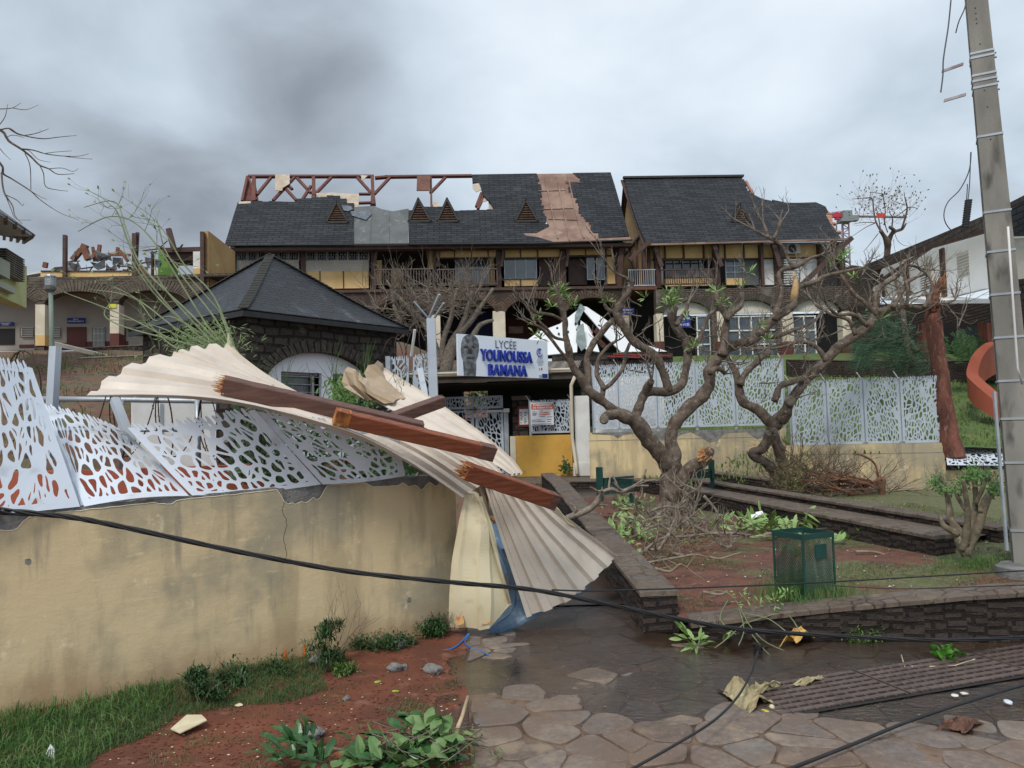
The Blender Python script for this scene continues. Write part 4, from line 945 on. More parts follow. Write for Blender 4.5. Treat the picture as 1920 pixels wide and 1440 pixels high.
# white post with downpipe
wp=thing('white_pillar','white rendered pillar with crumbling foot right of the yellow parapet','pillar',FY.pt(FY.px(1090,880)[0],.3,0))
mb=MB(); FY.rect(mb,1078,742,1106,868,-.1,.25); FY.rect(mb,1075,868,1110,892,-.1,.27); build(mb,'shaft',m_white,wp)
dp=thing('downpipe','cream rain downpipe dropping from the canopy gutter past the white pillar','pipe',FY.pt(FY.px(1078,880)[0],.3,.3))
mb=MB(); mb.tube([FY.pt(*FY.px(1078,706,.45),.45),FY.pt(*FY.px(1071,722,.4),.4),FY.pt(*FY.px(1073,820,.38),.38),FY.pt(*FY.px(1080,872,.38),.38),FY.pt(*FY.px(1082,890,.5),.5)],.045,8); build(mb,'pipe',m_creamp,dp,smooth=True)
R=random.Random(4)
bush_hole=MB()
for i in range(60):
    p=FY.pt(FY.px(1061,878,.1)[0]+R.gauss(0,.09),.42+abs(R.gauss(0,.13)),.1+R.random()*.15); bush_hole.leaf(p,(R.uniform(-1,1),R.uniform(-1,.2),R.uniform(-.5,1)),(0,-1,.2),.12,.04)
build(bush_hole,'dark_weed',m_leafd,label='dark clump of weeds in the broken corner of the yellow parapet',cat='weed')
# white wall behind left part of the fence
mb=MB(); FB=Frame(P(1112,800,19.6),P(1250,800,19.4)); FB.rect(mb,1112,706,1246,815,-.15,0); build(mb,'low_white_wall',m_white,label='white rendered wall showing through the fence left of the big plumeria',cat='wall')
mb=MB(); FB.rect(mb,1090,700,1112,800,-.15,0); build(mb,'low_white_wall',m_rubble,label='narrow strip of basalt wall between the white pillar and the fence',cat='wall')

# main name board
FS=Frame(P(860,700,17.3),P(1028,700,19.3)); 
sgn=thing('name_board','big white school name board with blue raised letters above the gate','sign board',FS.pt(FS.L/2,FS.px(945,706)[1],0))
corners=[(859,623.5),(1026,641),(1029,710.5),(863,704)]
zb=(FS.px(862,704)[1]+FS.px(1029,710)[1])/2; zt=(FS.px(859,624)[1]+FS.px(1027,641)[1])/2
mb=MB(); FS.box(mb,0,FS.L,zb,zt,-.06,0); build(mb,'board',mat('board_white',(.72,.78,.86),None,rough=.35,bmp=0),sgn)
def ftext(F,txt,x,y,hpx,wpx,o,mt,parent,name,bold=0,ext=.002,align='CENTER'):
    a,b=F.px(x,y,o); hh=F.px(x,y-hpx/2,o)[1]-F.px(x,y+hpx/2,o)[1]; ww=F.px(x+wpx/2,y,o)[0]-F.px(x-wpx/2,y,o)[0]
    vs,fs=textmesh(txt,1.0,ext=0,bold=bold,spc=1.0+bold*5); xs=[v[0] for v in vs]; ys=[v[1] for v in vs]; w=max(xs)-min(xs); h=max(ys)-min(ys); cx=(max(xs)+min(xs))/2; cy=(max(ys)+min(ys))/2
    mb=MB(); V0=[F.pt(a+(v[0]-cx)/w*ww,b+(v[1]-cy)/h*hh,o) for v in vs]; mb.add(V0,fs); ob=build(mb,name,mt,parent,solid=0)
    md=ob.modifiers.new('thickness','SOLIDIFY'); md.thickness=ext; md.offset=0; return ob
ftext(FS,'LYCÉE',949,644.5,19,39,.012,mat('letter_grey',(.10,.11,.13),None,rough=.6,bmp=0),sgn,'small_lettering')
ftext(FS,'YOUNOUSSA',951,668,22,96,.03,m_bluep,sgn,'raised_lettering',bold=.014,ext=.05)
ftext(FS,'BAMANA',953,694.5,21,72,.03,m_bluep,sgn,'raised_lettering',bold=.014,ext=.05)
ftext(FS,'É',1012,659,9.5,4,.012,m_bluep,sgn,'emblem_letter',bold=.01)
mb=MB(); a,b=FS.px(1012,661,.012); rr=FS.px(1017,661,.012)[0]-a
mb.tube([FS.pt(a+rr*math.cos(t),b+rr*1.0*math.sin(t),.01) for t in [i*math.pi/10 for i in range(3,20)]],.012,4); build(mb,'emblem_ring',m_bluep,sgn)
mb=MB()
for y,w in ((669,8),(671,9),(674,11),(676.5,13),(679,12),(681.5,10),(684,8)): FS.rect(mb,1013-w/2,y,1013+w/2,y+.9,0,.006)
FS.rect(mb,1013-2,703,1018-2,708,0,.006); FS.rect(mb,1011,689.5,1013,694,0,.006); each(mb,'small_print',mat('print_pale',(.32,.36,.45),None,rough=.6,bmp=0),sgn)
mb=MB(); FS.rect(mb,1017,701,1027,708.5,0,.008); build(mb,'logo_block',m_blue,sgn)
mb=MB(); FS.rect(mb,1015,689.5,1017,694,0,.007); build(mb,'logo_block',mat('sign_red',(.5,.03,.04),None,rough=.5,bmp=0),sgn)
m_port=mat('portrait_print',(.06,.065,.07),(.17,.18,.19),9,.6,0,lo=.4,hi=.6,c3=(.30,.31,.33),s3=5)
mb=MB(); face=[(870,704),(869,690),(868,676),(865,668),(864,655),(865,643),(868,633),(874,628),(882,626.5),(890,629),(896,636),(898,646),(898,656),(896,668),(893,676),(893,690),(892,705)]
FS.poly(mb,face,.004,.003); build(mb,'portrait',m_port,sgn)
mb=MB()
for pts in ([(869,650),(877,648),(878,652),(870,653)],[(884,648),(892,650),(891,653),(884,652)],[(878,654),(884,654),(886,664),(877,664)],[(874,670),(888,670),(886,673),(876,673)]): FS.poly(mb,pts,.007,.002)
each(mb,'portrait_shading',mat('portrait_dark',(.03,.03,.035),None,rough=.6,bmp=0),sgn)
# steel post with outriggers and leftover panels left of the gate
FP=Frame(P(720,800,17.2),P(830,800,17.0))
sp_=thing('steel_post','tall grey steel fence post with forked outriggers beside the pavilion','post',FP.pt(FP.px(812,780)[0],1.5,0))
mb=MB(); mb.bar(FP.pt(*FP.px(808,597),0),FP.pt(*FP.px(815,790),0),.19,.12,up=(0,1,0)); build(mb,'shaft',m_grey,sp_)
mb=MB(); mb.bar(FP.pt(*FP.px(804,598),0),FP.pt(*FP.px(824,552,.3),.3),.05,.05); build(mb,'outrigger',m_galv,sp_)
mb=MB(); mb.bar(FP.pt(*FP.px(804,598),0),FP.pt(*FP.px(776,566,.3),.3),.04,.04); build(mb,'outrigger',m_galv,sp_)
mb=MB(); mb.bar(FP.pt(*FP.px(812,600,-.6),-.6),FP.pt(*FP.px(832,568,-.3),-.3),.04,.04); build(mb,'outrigger',m_galv,sp_)
lf=thing('torn_fence','torn piece of grey laser-cut fence leaning between the pavilion and the steel post','fence',FP.pt(FP.px(760,780)[0],1.5,0))
for i,(a,b,c,d) in enumerate((((732,792),(764,780),(764,670),(727,672)),((768,785),(806,785),(800,664),(770,668)))):
    mb=MB(); f=bilin(*[FP.pt(*FP.px(*q),-.1-.1*i) for q in (a,b,c,d)],.45,1.3,.03); lasercut(mb,f,.45,1.3,.10,.15,700+i,strut=.018,margin=.03,solid=.05); build(mb,'panel',m_grey,lf,solid=.006)
mb=MB(); mb.bar(FP.pt(*FP.px(727,668),0),FP.pt(*FP.px(731,795),0),.1,.06,up=(0,1,0)); build(mb,'post',m_galv,lf)
mb=MB(); mb.bar(FP.pt(*FP.px(787,690,.1),.1),FP.pt(*FP.px(800,755,.1),.1),.13,.03,up=(0,1,0)); build(mb,'post',m_greyw,lf)
mb=MB(); coil(mb,FP.pt(*FP.px(728,668),.05),FP.pt(*FP.px(800,640),.05),.38,3.2,random.Random(3),.009); build(mb,'razor_wire',m_wire,label='tangled razor wire against the pavilion corner over the torn fence',cat='razor wire')
mb=MB(); mb.bar(FP.pt(*FP.px(778,618,.4),.4),FP.pt(*FP.px(771,668,.2),.2),.05,.04); build(mb,'wire_stake',m_white,label='thin pale stake standing in the razor wire at the pavilion corner',cat='stake')

# ---------------------------------------------------------------- stone pavilion
pv_=thing('stone_pavilion','small basalt pavilion with a black slate hip roof and white arched front','pavilion',(-5.4,17.7,.5))
cN=P(455,580,15.0); ez=cN.z; 
def atz(px,py,z): r=ray(px,py); return C0+r*((z-CAMZ)/r.z)
cR=atz(768,617,ez); cL=atz(240,621,ez); cB=cR+cL-cN; ap=(cR+cL)/2; 
r_=ray(507,479); ap=C0+r_*(ap.y/r_.y)
def roofpanel(mb,a,b,apx,n=10):
    rows=[]
    for i in range(n+1):
        t=i/n; fl=-.10*math.sin(math.pi*t)*(1-t)      # slight flare at the eaves
        rows.append([lerp(lerp(a,b,j/14),apx,t)+V((0,0,fl)) for j in range(15)])
    mb.grid(rows)
mb=MB(); roofpanel(mb,cL,cN,ap); roofpanel(mb,cN,cR,ap); roofpanel(mb,cR,cB,ap); roofpanel(mb,cB,cL,ap)
rf=build(mb,'roof',m_slate2,pv_,solid=.03)
mb=MB()
for c in (cN,cR,cL):
    n=34
    for i in range(n):
        p=lerp(c,ap,i/n); q=lerp(c,ap,(i+1.25)/n); f=lambda t:V((0,0,-.10*math.sin(math.pi*t)*(1-t)))
        mb.bar(p+f(i/n)+V((0,0,.035)),q+f((i+1.2)/n)+V((0,0,.015)),.20,.02)
build(mb,'hip_caps',m_ridge,pv_)
mb=MB()
for a,b in ((cL,cN),(cN,cR)):
    mb.hexa([p+V((0,0,dz)) for dz in (-.13,-.02) for p in (a,b,lerp(b,(cR+cL)/2,.02)-V((0,0,b.z-b.z)),lerp(a,(cR+cL)/2,.02))])
build(mb,'fascia',m_black,pv_)
ctr=(cR+cL)/2; ctr.z=ez
ins=lambda c,k=.10: V((lerp(c.x,ctr.x,k),lerp(c.y,ctr.y,k),0))
wN,wR,wL,wBk=ins(cN),ins(cR),ins(cL),ins(cB)
mb=MB(); mb.add([V((p.x,p.y,ez-.1)) for p in (cN,cR,cB,cL)],[(0,1,2,3)]); build(mb,'soffit',m_black,pv_)
def archwall(mb,F,s0,s1,z0,z1,arches,th,n=24,k=None):
    cols=[s0,s1]
    for sc,hw,zs,za in arches: cols+=[sc-hw*math.cos(math.pi*i/n) for i in range(n+1)]
    cols=sorted(c for c in cols if s0-1e-6<=c<=s1+1e-6)
    def zb(a,side):
        for sc,hw,zs,za in arches:
            if sc-hw+ (1e-5 if side<0 else -1e-5) < a+ (0) < sc+hw + (1e-5 if side<0 else -1e-5) or (side>0 and abs(a-(sc-hw))<1e-5) or (side<0 and abs(a-(sc+hw))<1e-5):
                return zs+(za-zs)*math.sqrt(max(0,1-((a-sc)/hw)**2))
        return z0
    for a,b in zip(cols,cols[1:]):
        if b-a<1e-6: continue
        za_,zb_=zb(a,1),zb(b,-1)
        for o in (0,-th): mb.quad(F.pt(a,za_,o),F.pt(b,zb_,o),F.pt(b,z1,o),F.pt(a,z1,o),k)
        mb.quad(F.pt(a,za_,0),F.pt(b,zb_,0),F.pt(b,zb_,-th),F.pt(a,za_,-th),k)
    for sc,hw,zs,za in arches:
        for e in (-hw,hw): mb.quad(F.pt(sc+e,z0,0),F.pt(sc+e,zs,0),F.pt(sc+e,zs,-th),F.pt(sc+e,z0,-th),k)
    mb.quad(F.pt(s0,z1,0),F.pt(s1,z1,0),F.pt(s1,z1,-th),F.pt(s0,z1,-th),k)
    for e in (s0,s1): mb.quad(F.pt(e,z0,0),F.pt(e,z1,0),F.pt(e,z1,-th),F.pt(e,z0,-th),k)
def voussoirs(mb,F,sc,hw,zs,za,d,n,o,R,a0=.04,k=None):
    for i in range(n):
        t0=math.pi*(a0+(1-2*a0)*i/n)+.012; t1=math.pi*(a0+(1-2*a0)*(i+1)/n)-.012; dd=d*R.uniform(.85,1.1); oo=o+R.uniform(0,.02)
        q=lambda t,e:F.pt(sc-(hw+e)*math.cos(t),zs+(za-zs+e)*math.sin(t),oo)
        mb.poly([q(t0,0),q(t1,0),q(t1,dd),q(t0,dd)],F.n*-(.06+oo),k)
FV=Frame(wN,wR); sc=FV.px(606,690)[0]; hw=sc-FV.px(497,700)[0]; za=FV.px(608,661)[1]; zs=FV.px(500,712)[1]-.1
mb=MB(); archwall(mb,FV,0,FV.L,.3,ez-.1,[(sc,hw,zs,za)],.35); FL=Frame(wL,wN); FL.box(mb,0,FL.L-.003,.3,ez-.1,-.3,0)
wl=build(mb,'wall',m_rubble,pv_)
mb=MB(); FR=Frame(wR,wBk); mb.quad(wR+V((0,0,.3)),wBk+V((0,0,.3)),wBk+V((0,0,ez-.1)),wR+V((0,0,ez-.1))); mb.quad(wL+V((0,0,.3)),wBk+V((0,0,.3)),wBk+V((0,0,ez-.1)),wL+V((0,0,ez-.1))); each(mb,'rear_wall',m_rubble,pv_)
m_vous=mat('basalt_voussoir',(.075,.06,.05),(.045,.037,.032),9,.9,1,30,c3=(.10,.09,.07),s3=12,bd=.03)
mb=MB(); voussoirs(mb,FV,sc,hw,zs,za,.26,27,.02,random.Random(6)); build(mb,'arch_ring',m_vous,pv_)
mb=MB(); wn=[(FV.px(527,700,-.2)[0],FV.px(603,700,-.2)[0]),(FV.px(624,700,-.2)[0],FV.px(700,700,-.2)[0])]; zt_=FV.px(565,698,-.2)[1]; zb_=zt_-.75
m_pw=mat('white_blue_render',(.72,.74,.80),(.66,.68,.74),1,.7,.05)
S=[sc-hw-.05,wn[0][0],wn[0][1],wn[1][0],wn[1][1],sc+hw+.05]
FV.box(mb,S[0],S[5],zt_,za+.05,-.3,-.2); FV.box(mb,S[0],S[5],.3,zb_,-.3,-.2)
for a,b in ((S[0],S[1]),(S[2],S[3]),(S[4],S[5])): FV.box(mb,a,b,zb_,zt_,-.3,-.2)
build(mb,'arch_infill',m_pw,pv_)
for a,b in wn:
    mb=MB(); FV.box(mb,a,b,zb_,zt_,-.42,-.40); wv=build(mb,'window',m_glassd,pv_)
    mb=MB(); 
    for q in ((b-.16,b-.10),(a,a+.03)): FV.box(mb,*q,zb_,zt_,-.40,-.34)
    FV.box(mb,a,b,zt_-.05,zt_,-.40,-.34); build(mb,'window_frame',mat('mauve_frame',(.42,.38,.40),None,rough=.6,bmp=0),wv)
    mb=MB()
    for i in range(4): zz_=zt_-.09-.17*i; mb.tube([FV.pt(a,zz_,-.25),FV.pt(b,zz_,-.25)],.009,5)
    each(mb,'security_bar',m_galv,wv)
R=random.Random(31); mb=MB()
for i in range(420):
    p=P(R.gauss(655,22),R.gauss(742,16),R.uniform(12.5,14)); mb.leaf(p,(R.uniform(-1,1),R.uniform(-1,1),R.uniform(-.5,1)),(0,-1,.3),R.uniform(.08,.16),.035)
for i in range(12): twig(mb,P(R.gauss(660,18),790,13.3),(R.uniform(-.5,.5),0,1),R.uniform(.5,.9),.012,1,R)
build(mb,'leafy_shrub',m_leaf,label='green leafy shrub under the right pavilion window',cat='shrub')
# ---------------------------------------------------------------- main building (long one)
def jag(pix,R,step=5,amp=4):      # ragged broken-shingle edge between points
    out=[]
    for (x0,y0),(x1,y1) in zip(pix,pix[1:]):
        n=max(1,int(abs(y1-y0)/step)) if abs(y1-y0)>abs(x1-x0) else max(1,int(abs(x1-x0)/12))
        for i in range(n):
            t=i/n; x=lerp(x0,x1,t); y=lerp(y0,y1,t); j=R.uniform(-amp,amp)
            if abs(y1-y0)>abs(x1-x0): out+= [(x+j,y),(x+j,lerp(y0,y1,(i+.99)/n))]
            else: out+=[(x,y+j*.5),(lerp(x0,x1,(i+.99)/n),y+j*.5)]
    out.append(pix[-1]); return out
class RoofPlane:
    def __init__(s,e0,e1,r0):     # eave points, a ridge point
        s.q=V(e0); s.u=(V(e1)-V(e0)).normalized(); w=(V(r0)-V(e0)); w=(w-s.u*w.dot(s.u)).normalized(); s.w=w; s.n=s.u.cross(w)
        if s.n.y>0: s.n=-s.n
    def pt(s,x,y,o=0): return onplane(x,y,s.q+s.n*o,s.n)
    def poly(s,mb,pix,o,th,k=None): mb.poly([s.pt(x,y,o) for x,y in pix],s.n*(-th),k)
    def bar(s,mb,a,b,w,h,o=0,k=None): mb.bar(s.pt(*a,o),s.pt(*b,o),w,h,up=s.n,k=k)
R=random.Random(77)
FA=Frame(P(440,500,36.0),P(1160,500,37.1))
b1=thing('school_building','long two storey school building, its slate roof half stripped to red trusses','building',FA.pt(9,4.6,-3))
eo=1.15
e0=FA.pt(*FA.px(421,459.5,eo),eo); e1=FA.pt(*FA.px(1186,450,eo),eo)
rp=FA.pt(*FA.px(700,329,-2.6),-2.6); RP=RoofPlane(e0,e1,rp)
mb=MB()
left=[(421,459),(427,440),(436,410),(446,378)]
outl=left+jag([(446,378),(480,377),(540,378),(556,373),(600,368),(625,366),(650,380),(664,386)],R,5,2)+[(664,459)]
RP.poly(mb,outl,0,.10)
RP.poly(mb,[(766,394)]+jag([(766,394),(790,388),(820,388),(850,395),(900,394),(926,390)],R,5,2)+[(920,379),(906,366),(901,350),(898,343),(886,342),(885,328)]+[(886,327),(1006,325)]+jag([(1009,330),(1012,345),(1014,365),(1018,385),(1024,410),(1027,425)],R,5,3)+[(1006,436),(980,436),(985,441),(1010,445),(1040,454),(1040,456),(766,458)],0,.10)
RP.poly(mb,[(1074,324),(1145,323),(1152,345),(1165,390),(1180,443)]+[(1122,446)]+jag([(1122,438),(1105,425),(1091,410),(1085,395),(1080,380),(1070,360),(1060,345),(1083,340),(1083,332)],R,5,4),0,.10)
build(mb,'roof',m_slate,b1,label='dark slate roof with a stripped strip and missing upper left part')
mb=MB(); RP.poly(mb,[(1005,326),(1076,325),(1090,340),(1090,390),(1130,440),(1181,443),(1183,449),(1040,455),(970,440),(975,432),(1030,425),(1010,380)],-.03,.06)
for a,b in (((1022,333),(1046,447)),((1044,330),(1068,450)),((1064,326),(1080,400)),((1100,425),(1120,449)),((1080,400),(1095,446))): RP.bar(mb,a,b,.07,.03,.01)
for a,b in (((1010,358),(1060,356)),((1018,392),(1075,390)),((1028,410),(1082,412)),((1060,340),(1090,342))): RP.bar(mb,a,b,.05,.02,.01)
build(mb,'bare_sheathing',m_sheath,b1)
mb=MB(); RP.poly(mb,[(664,388),(700,386),(716,392),(736,396),(766,391),(765,458),(662,459)],-.01,.08); 
for a,b in (((696,392),(694,457)),((730,396),(729,457))): RP.bar(mb,a,b,.03,.02,.01)
build(mb,'grey_felt',m_felt,b1)
mb=MB()
RP.poly(mb,[(592,362),(620,361),(673,364),(672,395),(655,393),(640,378),(600,372)],-.06,.03); RP.poly(mb,[(448,378),(470,377),(470,381),(447,382)],.02,.03)
RP.poly(mb,[(516,327),(543,327),(543,344),(530,352),(529,357),(516,357)],.03,.03); RP.poly(mb,[(676,328),(690,329),(679,338)],.03,.02)
RP.poly(mb,[(886,345),(900,343),(903,355),(893,360),(886,352)],-.02,.03); RP.poly(mb,[(908,352),(912,345),(920,375),(905,378)],-.1,.03); RP.poly(mb,[(812,380),(822,378),(825,394),(808,395)],-.2,.03); RP.poly(mb,[(916,378),(930,380),(925,392),(916,394)],-.2,.03)
each(mb,'torn_ply',mat('bare_ply',(.50,.42,.33),(.40,.32,.24),3,.8,.2),b1)
mb=MB(); RP.poly(mb,[(782,329),(807,328),(806,357),(781,357)],.05,.04); build(mb,'rusty_panel',mat('rusty_brown',(.16,.075,.05),(.12,.055,.04),2,.8,.2),b1)
mb=MB(); 
for pts in ([(657,396),(690,395),(697,401),(686,412),(660,404)],[(640,385),(658,386),(662,392),(652,396),(644,394)]): RP.poly(mb,pts,.06,.03)
each(mb,'loose_slate',mat('wet_slate',(.16,.18,.21),(.10,.11,.13),5,.35,.2),b1)
mb=MB(); tr=lambda a,b,w=.16,o=-.15: RP.bar(mb,a,b,w,w*.9,o)
tr((465,331),(701,331)); tr((703,334),(727,332)); tr((722,332),(885,330))
for a,b in (((482,365),(508,333)),((512,376),(552,333)),((548,355),(524,333)),((557,334),(583,362)),((583,349),(566,376)),((593,362),(621,333)),((670,333),(696,362)),((702,364),(731,333)),((807,362),(835,333)),((903,362),(893,388)),((918,345),(896,392)),((532,350),(556,376))): tr(a,b,.13)
tr((588,331),(588,376)); tr((698,332),(700,384)); tr((695,364),(673,364),.12); tr((699,380),(671,381),.12); tr((808,330),(809,395),.1); tr((585,365),(592,365),.2); tr((476,331),(476,378),.18); tr((464,331),(454,377),.12); tr((466,331),(480,375),.1)
RP.poly(mb,[(465,333),(480,374),(456,377),(453,374)],-.3,.05); RP.poly(mb,[(477,332),(485,376),(470,377)],-.25,.05); RP.poly(mb,[(589,333),(594,375),(583,375)],-.3,.05); RP.poly(mb,[(699,333),(705,385),(694,385)],-.3,.05)
each(mb,'roof_truss',m_timber2,b1)
# rear truss posts / back slope remains below sight; eave board
mb=MB(); mb.bar(RP.pt(421,460),RP.pt(1000,456,-.02),.10,.05); mb.bar(RP.pt(1000,456,-.02),RP.pt(1186,450,-.02),.10,.05); build(mb,'gutter',mat('dark_gutter',(.03,.028,.03),None,rough=.5,bmp=0),b1)
mb=MB(); FA.rect(mb,424,460,1184,466,.5,1.0); build(mb,'eave_beam',m_timber,b1)
def dormer(par,RPl,apex,l,r,name='dormer_vent'):
    # little triangular louvred vent standing out of the roof
    A=RPl.pt(*apex,.0); L=RPl.pt(*l,.0); Rr=RPl.pt(*r,.0); f=V((0,-1,0)); base=(L+Rr)/2
    fr=base.y-.05; L2=V((L.x,fr,L.z)); R2=V((Rr.x,fr,Rr.z)); ca=ray(apex[0],apex[1]); A2=C0+ca*(fr/ca.y)
    bk=RPl.n*0; Ab=A2+V((0,2.2,-.0))
    mb=MB(); th=.09
    cx=(L2+R2+A2)/3; 
    for P0,P1 in ((L2,A2),(R2,A2)):
        o=(P0-cx).normalized()*.08; mb.add([P0+o,P1+V((0,0,.1)),P1+V((0,1.6,.1)),P0+o+V((0,.9,0))],[(0,1,2,3)])
    d=build(mb,name,m_slate,par,solid=.05)
    mb=MB()
    for P0,P1 in ((L2,A2),(R2,A2),(L2,R2)): mb.bar(P0,P1,.08,.07,up=(0,1,0))
    build(mb,'vent_frame',m_ridge,d)
    mb=MB(); n=9
    for i in range(1,n):
        t=i/n; a=lerp(L2,A2,t); b=lerp(R2,A2,t); mb.bar(a+V((0,.06,0)),b+V((0,.06,0)),.1,.035,up=(0,.6,1))
    build(mb,'louvres',mat('louvre_brown',(.09,.045,.035),(.14,.09,.06),4,.8,.1),d)
    mb=MB(); mb.add([L2+V((0,.2,0)),R2+V((0,.2,0)),A2+V((0,.2,0))],[(0,1,2)]); build(mb,'vent_back',m_dark,d)
for ap_,l_,r_2 in (((631,378),(612,417),(653,417)),((784,374),(767,415),(808,415)),((838,374),(820,415),(860,415)),((986,375),(966,415),(1008,415))): dormer(b1,RP,ap_,l_,r_2)
# upper storey
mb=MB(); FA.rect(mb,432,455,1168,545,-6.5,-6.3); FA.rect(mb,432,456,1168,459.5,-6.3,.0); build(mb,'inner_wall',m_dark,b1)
mb=MB(); FA.rect(mb,434,541,1178,546,-6.3,1.0); build(mb,'floor_slab',m_timber,b1)
o1=0.0
mb=MB(); FA.rect(mb,572,508,691,541,-.1,o1); FA.rect(mb,443,508,560,541,-.1,o1); FA.rect(mb,815,460,933,482,-.15,-.05); FA.rect(mb,947,459,1052,482,-.15,-.05); FA.rect(mb,1062,458,1148,478,-.15,-.05)
FA.rect(mb,946,524,1008,536,-.15,-.05); FA.rect(mb,1138,480,1154,532,-.15,-.05); FA.rect(mb,1048,480,1054,536,-.15,-.05); FA.rect(mb,917,484,927,535,-1.2,-1.1); FA.rect(mb,855,526,930,536,-1.3,-1.2); FA.rect(mb,733,505,752,540,-1.2,-1.1); FA.rect(mb,803,462,816,504,-1.2,-1.1); FA.rect(mb,705,488,716,535,-.6,-.5)
each(mb,'ochre_panel',m_yel,b1)
mb=MB()
for x0,x1 in ((443,560),(573,691)):
    FA.rect(mb,x0,467,x1,487,-.28,-.25)
each(mb,'window_glass',m_glassd,b1)
mb=MB(); FA.rect(mb,443,488,560,508,-.1,o1+.005); FA.rect(mb,573,488,691,508,-.1,o1+.005)
for x0,x1 in ((443,560),(573,691)):
    FA.rect(mb,x0,465,x1,467,-.2,.02)
    for i in range(7): x=lerp(x0,x1,i/6); FA.rect(mb,x-1,467,x+1,488,-.2,-.02)
each(mb,'window_band',m_creamp,b1)
mb=MB(); R=random.Random(8)
for x0,x1 in ((443,560),(573,691)):
    n=36
    for i in range(n+1):
        x=lerp(x0,x1,i/n); FA.rect(mb,x-.25,466,x+.25,508,.05,.075)
        if i<n:
            for y in ((472,482,493,503) if i%2 else (477,487.5,498)): FA.rect(mb,x,y-.3,x+(x1-x0)/n,y+.3,.05,.075)
build(mb,'window_grille',m_galv,b1)
mb=MB()
for x,w in ((437,9),(568,8),(700,8),(815,6),(935,9),(1056,10),(1158,7)): FA.rect(mb,x-w/2,458,x+w/2,543,-.15,.2)
for x in (600,644): FA.rect(mb,x-1,508,x+1,541,.0,.03)
for x in (852,884,915,976,1008,1098,1136): FA.rect(mb,x-1,459,x+1,483,-.05,.0)
for x0,x1,y in ((815,935,483),(945,1053,483),(1061,1156,480)): FA.rect(mb,x0,y-1,x1,y+1,-.1,.02)
FA.rect(mb,1143,478,1156,480,-.05,.02); FA.rect(mb,1040,482,1046,536,-.1,.0); FA.rect(mb,975,522,977,536,-.05,0); FA.rect(mb,945,522,1008,524,-.1,.0)
FA.rect(mb,1136,480,1138,535,-.1,.0)
each(mb,'timber_frame',m_timber,b1)
for x in (568,700,815,935,1056,1152):     # raking struts up to the eave
    pass
mb=MB()
for x in (702,820,940,1062,1166): FA.bar(mb,x,500,x+5,462,.12,.5)
FA.bar(mb,1166,455,1160,537,.22,.6); each(mb,'strut',m_timber,b1)
for x0,x1 in ((703,812),(820,932)):
    mb=MB(); FA.rect(mb,x0,503.5,x1,505.5,.6,.7); FA.rect(mb,x0,532,x1,533.5,.62,.68)
    n=int((x1-x0)/5)
    for i in range(n+1): x=lerp(x0,x1,i/n); FA.rect(mb,x-.7,505,x+.7,533,.63,.67)
    build(mb,'balustrade',mat('weathered_rail',(.13,.105,.095),(.09,.07,.06),3,.8,.1),b1)
mb=MB(); FA.rect(mb,1011,486,1040,536,-.6,-.5); FA.rect(mb,1066,486,1100,534,-.6,-.5); each(mb,'dark_door',m_timber,b1)
def win(F,par,x0,y0,x1,y1,cols,o=-.2,fm=None,rows=1,gm=None,fw=1.2):
    mb=MB(); F.rect(mb,x0,y0,x1,y1,o-.03,o); g=build(mb,'window',gm or m_glass,par)
    mb=MB()
    for i in range(cols+1): x=lerp(x0,x1,i/cols); F.rect(mb,x-fw/2,y0,x+fw/2,y1,o,o+.06)
    for j in range(rows+1): y=lerp(y0,y1,j/rows); F.rect(mb,x0,y-fw/2,x1,y+fw/2,o+.003,o+.063)
    build(mb,'window_frame',fm or m_galv,g); return g
win(FA,b1,946,485,1006,522,3); win(FA,b1,1101,484,1114,524,1); win(FA,b1,1119,484,1133,524,1); win(FA,b1,854,487,915,530,3,o=-1.0)
# ground floor: brick arcade
zt=FA.px(900,542,.9)[1]
def A(x0,x1,ya,ys,F=FA,o=.9):
    a,b=F.px(x0,ys,o)[0],F.px(x1,ys,o)[0]; return ((a+b)/2,(b-a)/2,F.px((x0+x1)/2,ys,o)[1],F.px((x0+x1)/2,ya,o)[1])
arcs=[A(700,805,560,597),A(826,932,560,595),A(947,1052,559,592),A(1062,1160,558,590)]
z0=FA.px(900,670,.9)[1]
Foff=lambda F,o: (lambda G_:G_)(type('X',(),{})) 
def shifted(F,o):
    G2=Frame(F.pt(0,0,o),F.pt(F.L,0,o)); return G2
FAo=shifted(FA,.9); sh=lambda a:a
mb=MB(); archwall(mb,FAo,FA.px(590,560,.9)[0],FA.px(1182,560,.9)[0],z0,zt,[(a[0],a[1],a[2],a[3]) for a in arcs],.45); build(mb,'brick_arcade',m_brick,b1)
mb=MB(); R=random.Random(5)
for a in arcs: voussoirs(mb,FAo,a[0],a[1],a[2],a[3],.42,30,.03,R,a0=.08)
build(mb,'arch_ring',mat('brick_voussoir',(.13,.08,.06),(.08,.055,.042),5,.9,.4),b1)
mb=MB(); FAo.rect(mb,925,583,948,672,-.55,.02); FAo.rect(mb,1160,588,1181,672,-.55,.02); FAo.rect(mb,805,590,826,672,-.55,.02); each(mb,'pillar',m_creamp,b1)
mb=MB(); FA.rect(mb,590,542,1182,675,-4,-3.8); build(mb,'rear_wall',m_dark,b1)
mb=MB(); FA.rect(mb,866,585,925,668,-3.7,-3.6); each(mb,'blue_door',mat('deep_blue',(.012,.016,.07),None,rough=.7,bmp=0),b1)
mb=MB(); FA.rect(mb,946,595,1052,668,-3.7,-3.6); build(mb,'red_wall',mat('deep_red',(.06,.012,.01),None,rough=.8,bmp=0),b1)
mb=MB(); FA.rect(mb,954,612,981,625,-3.6,-3.5); build(mb,'notice',mat('faded_notice',(.32,.22,.18),(.2,.12,.1),3,.8,0),b1)

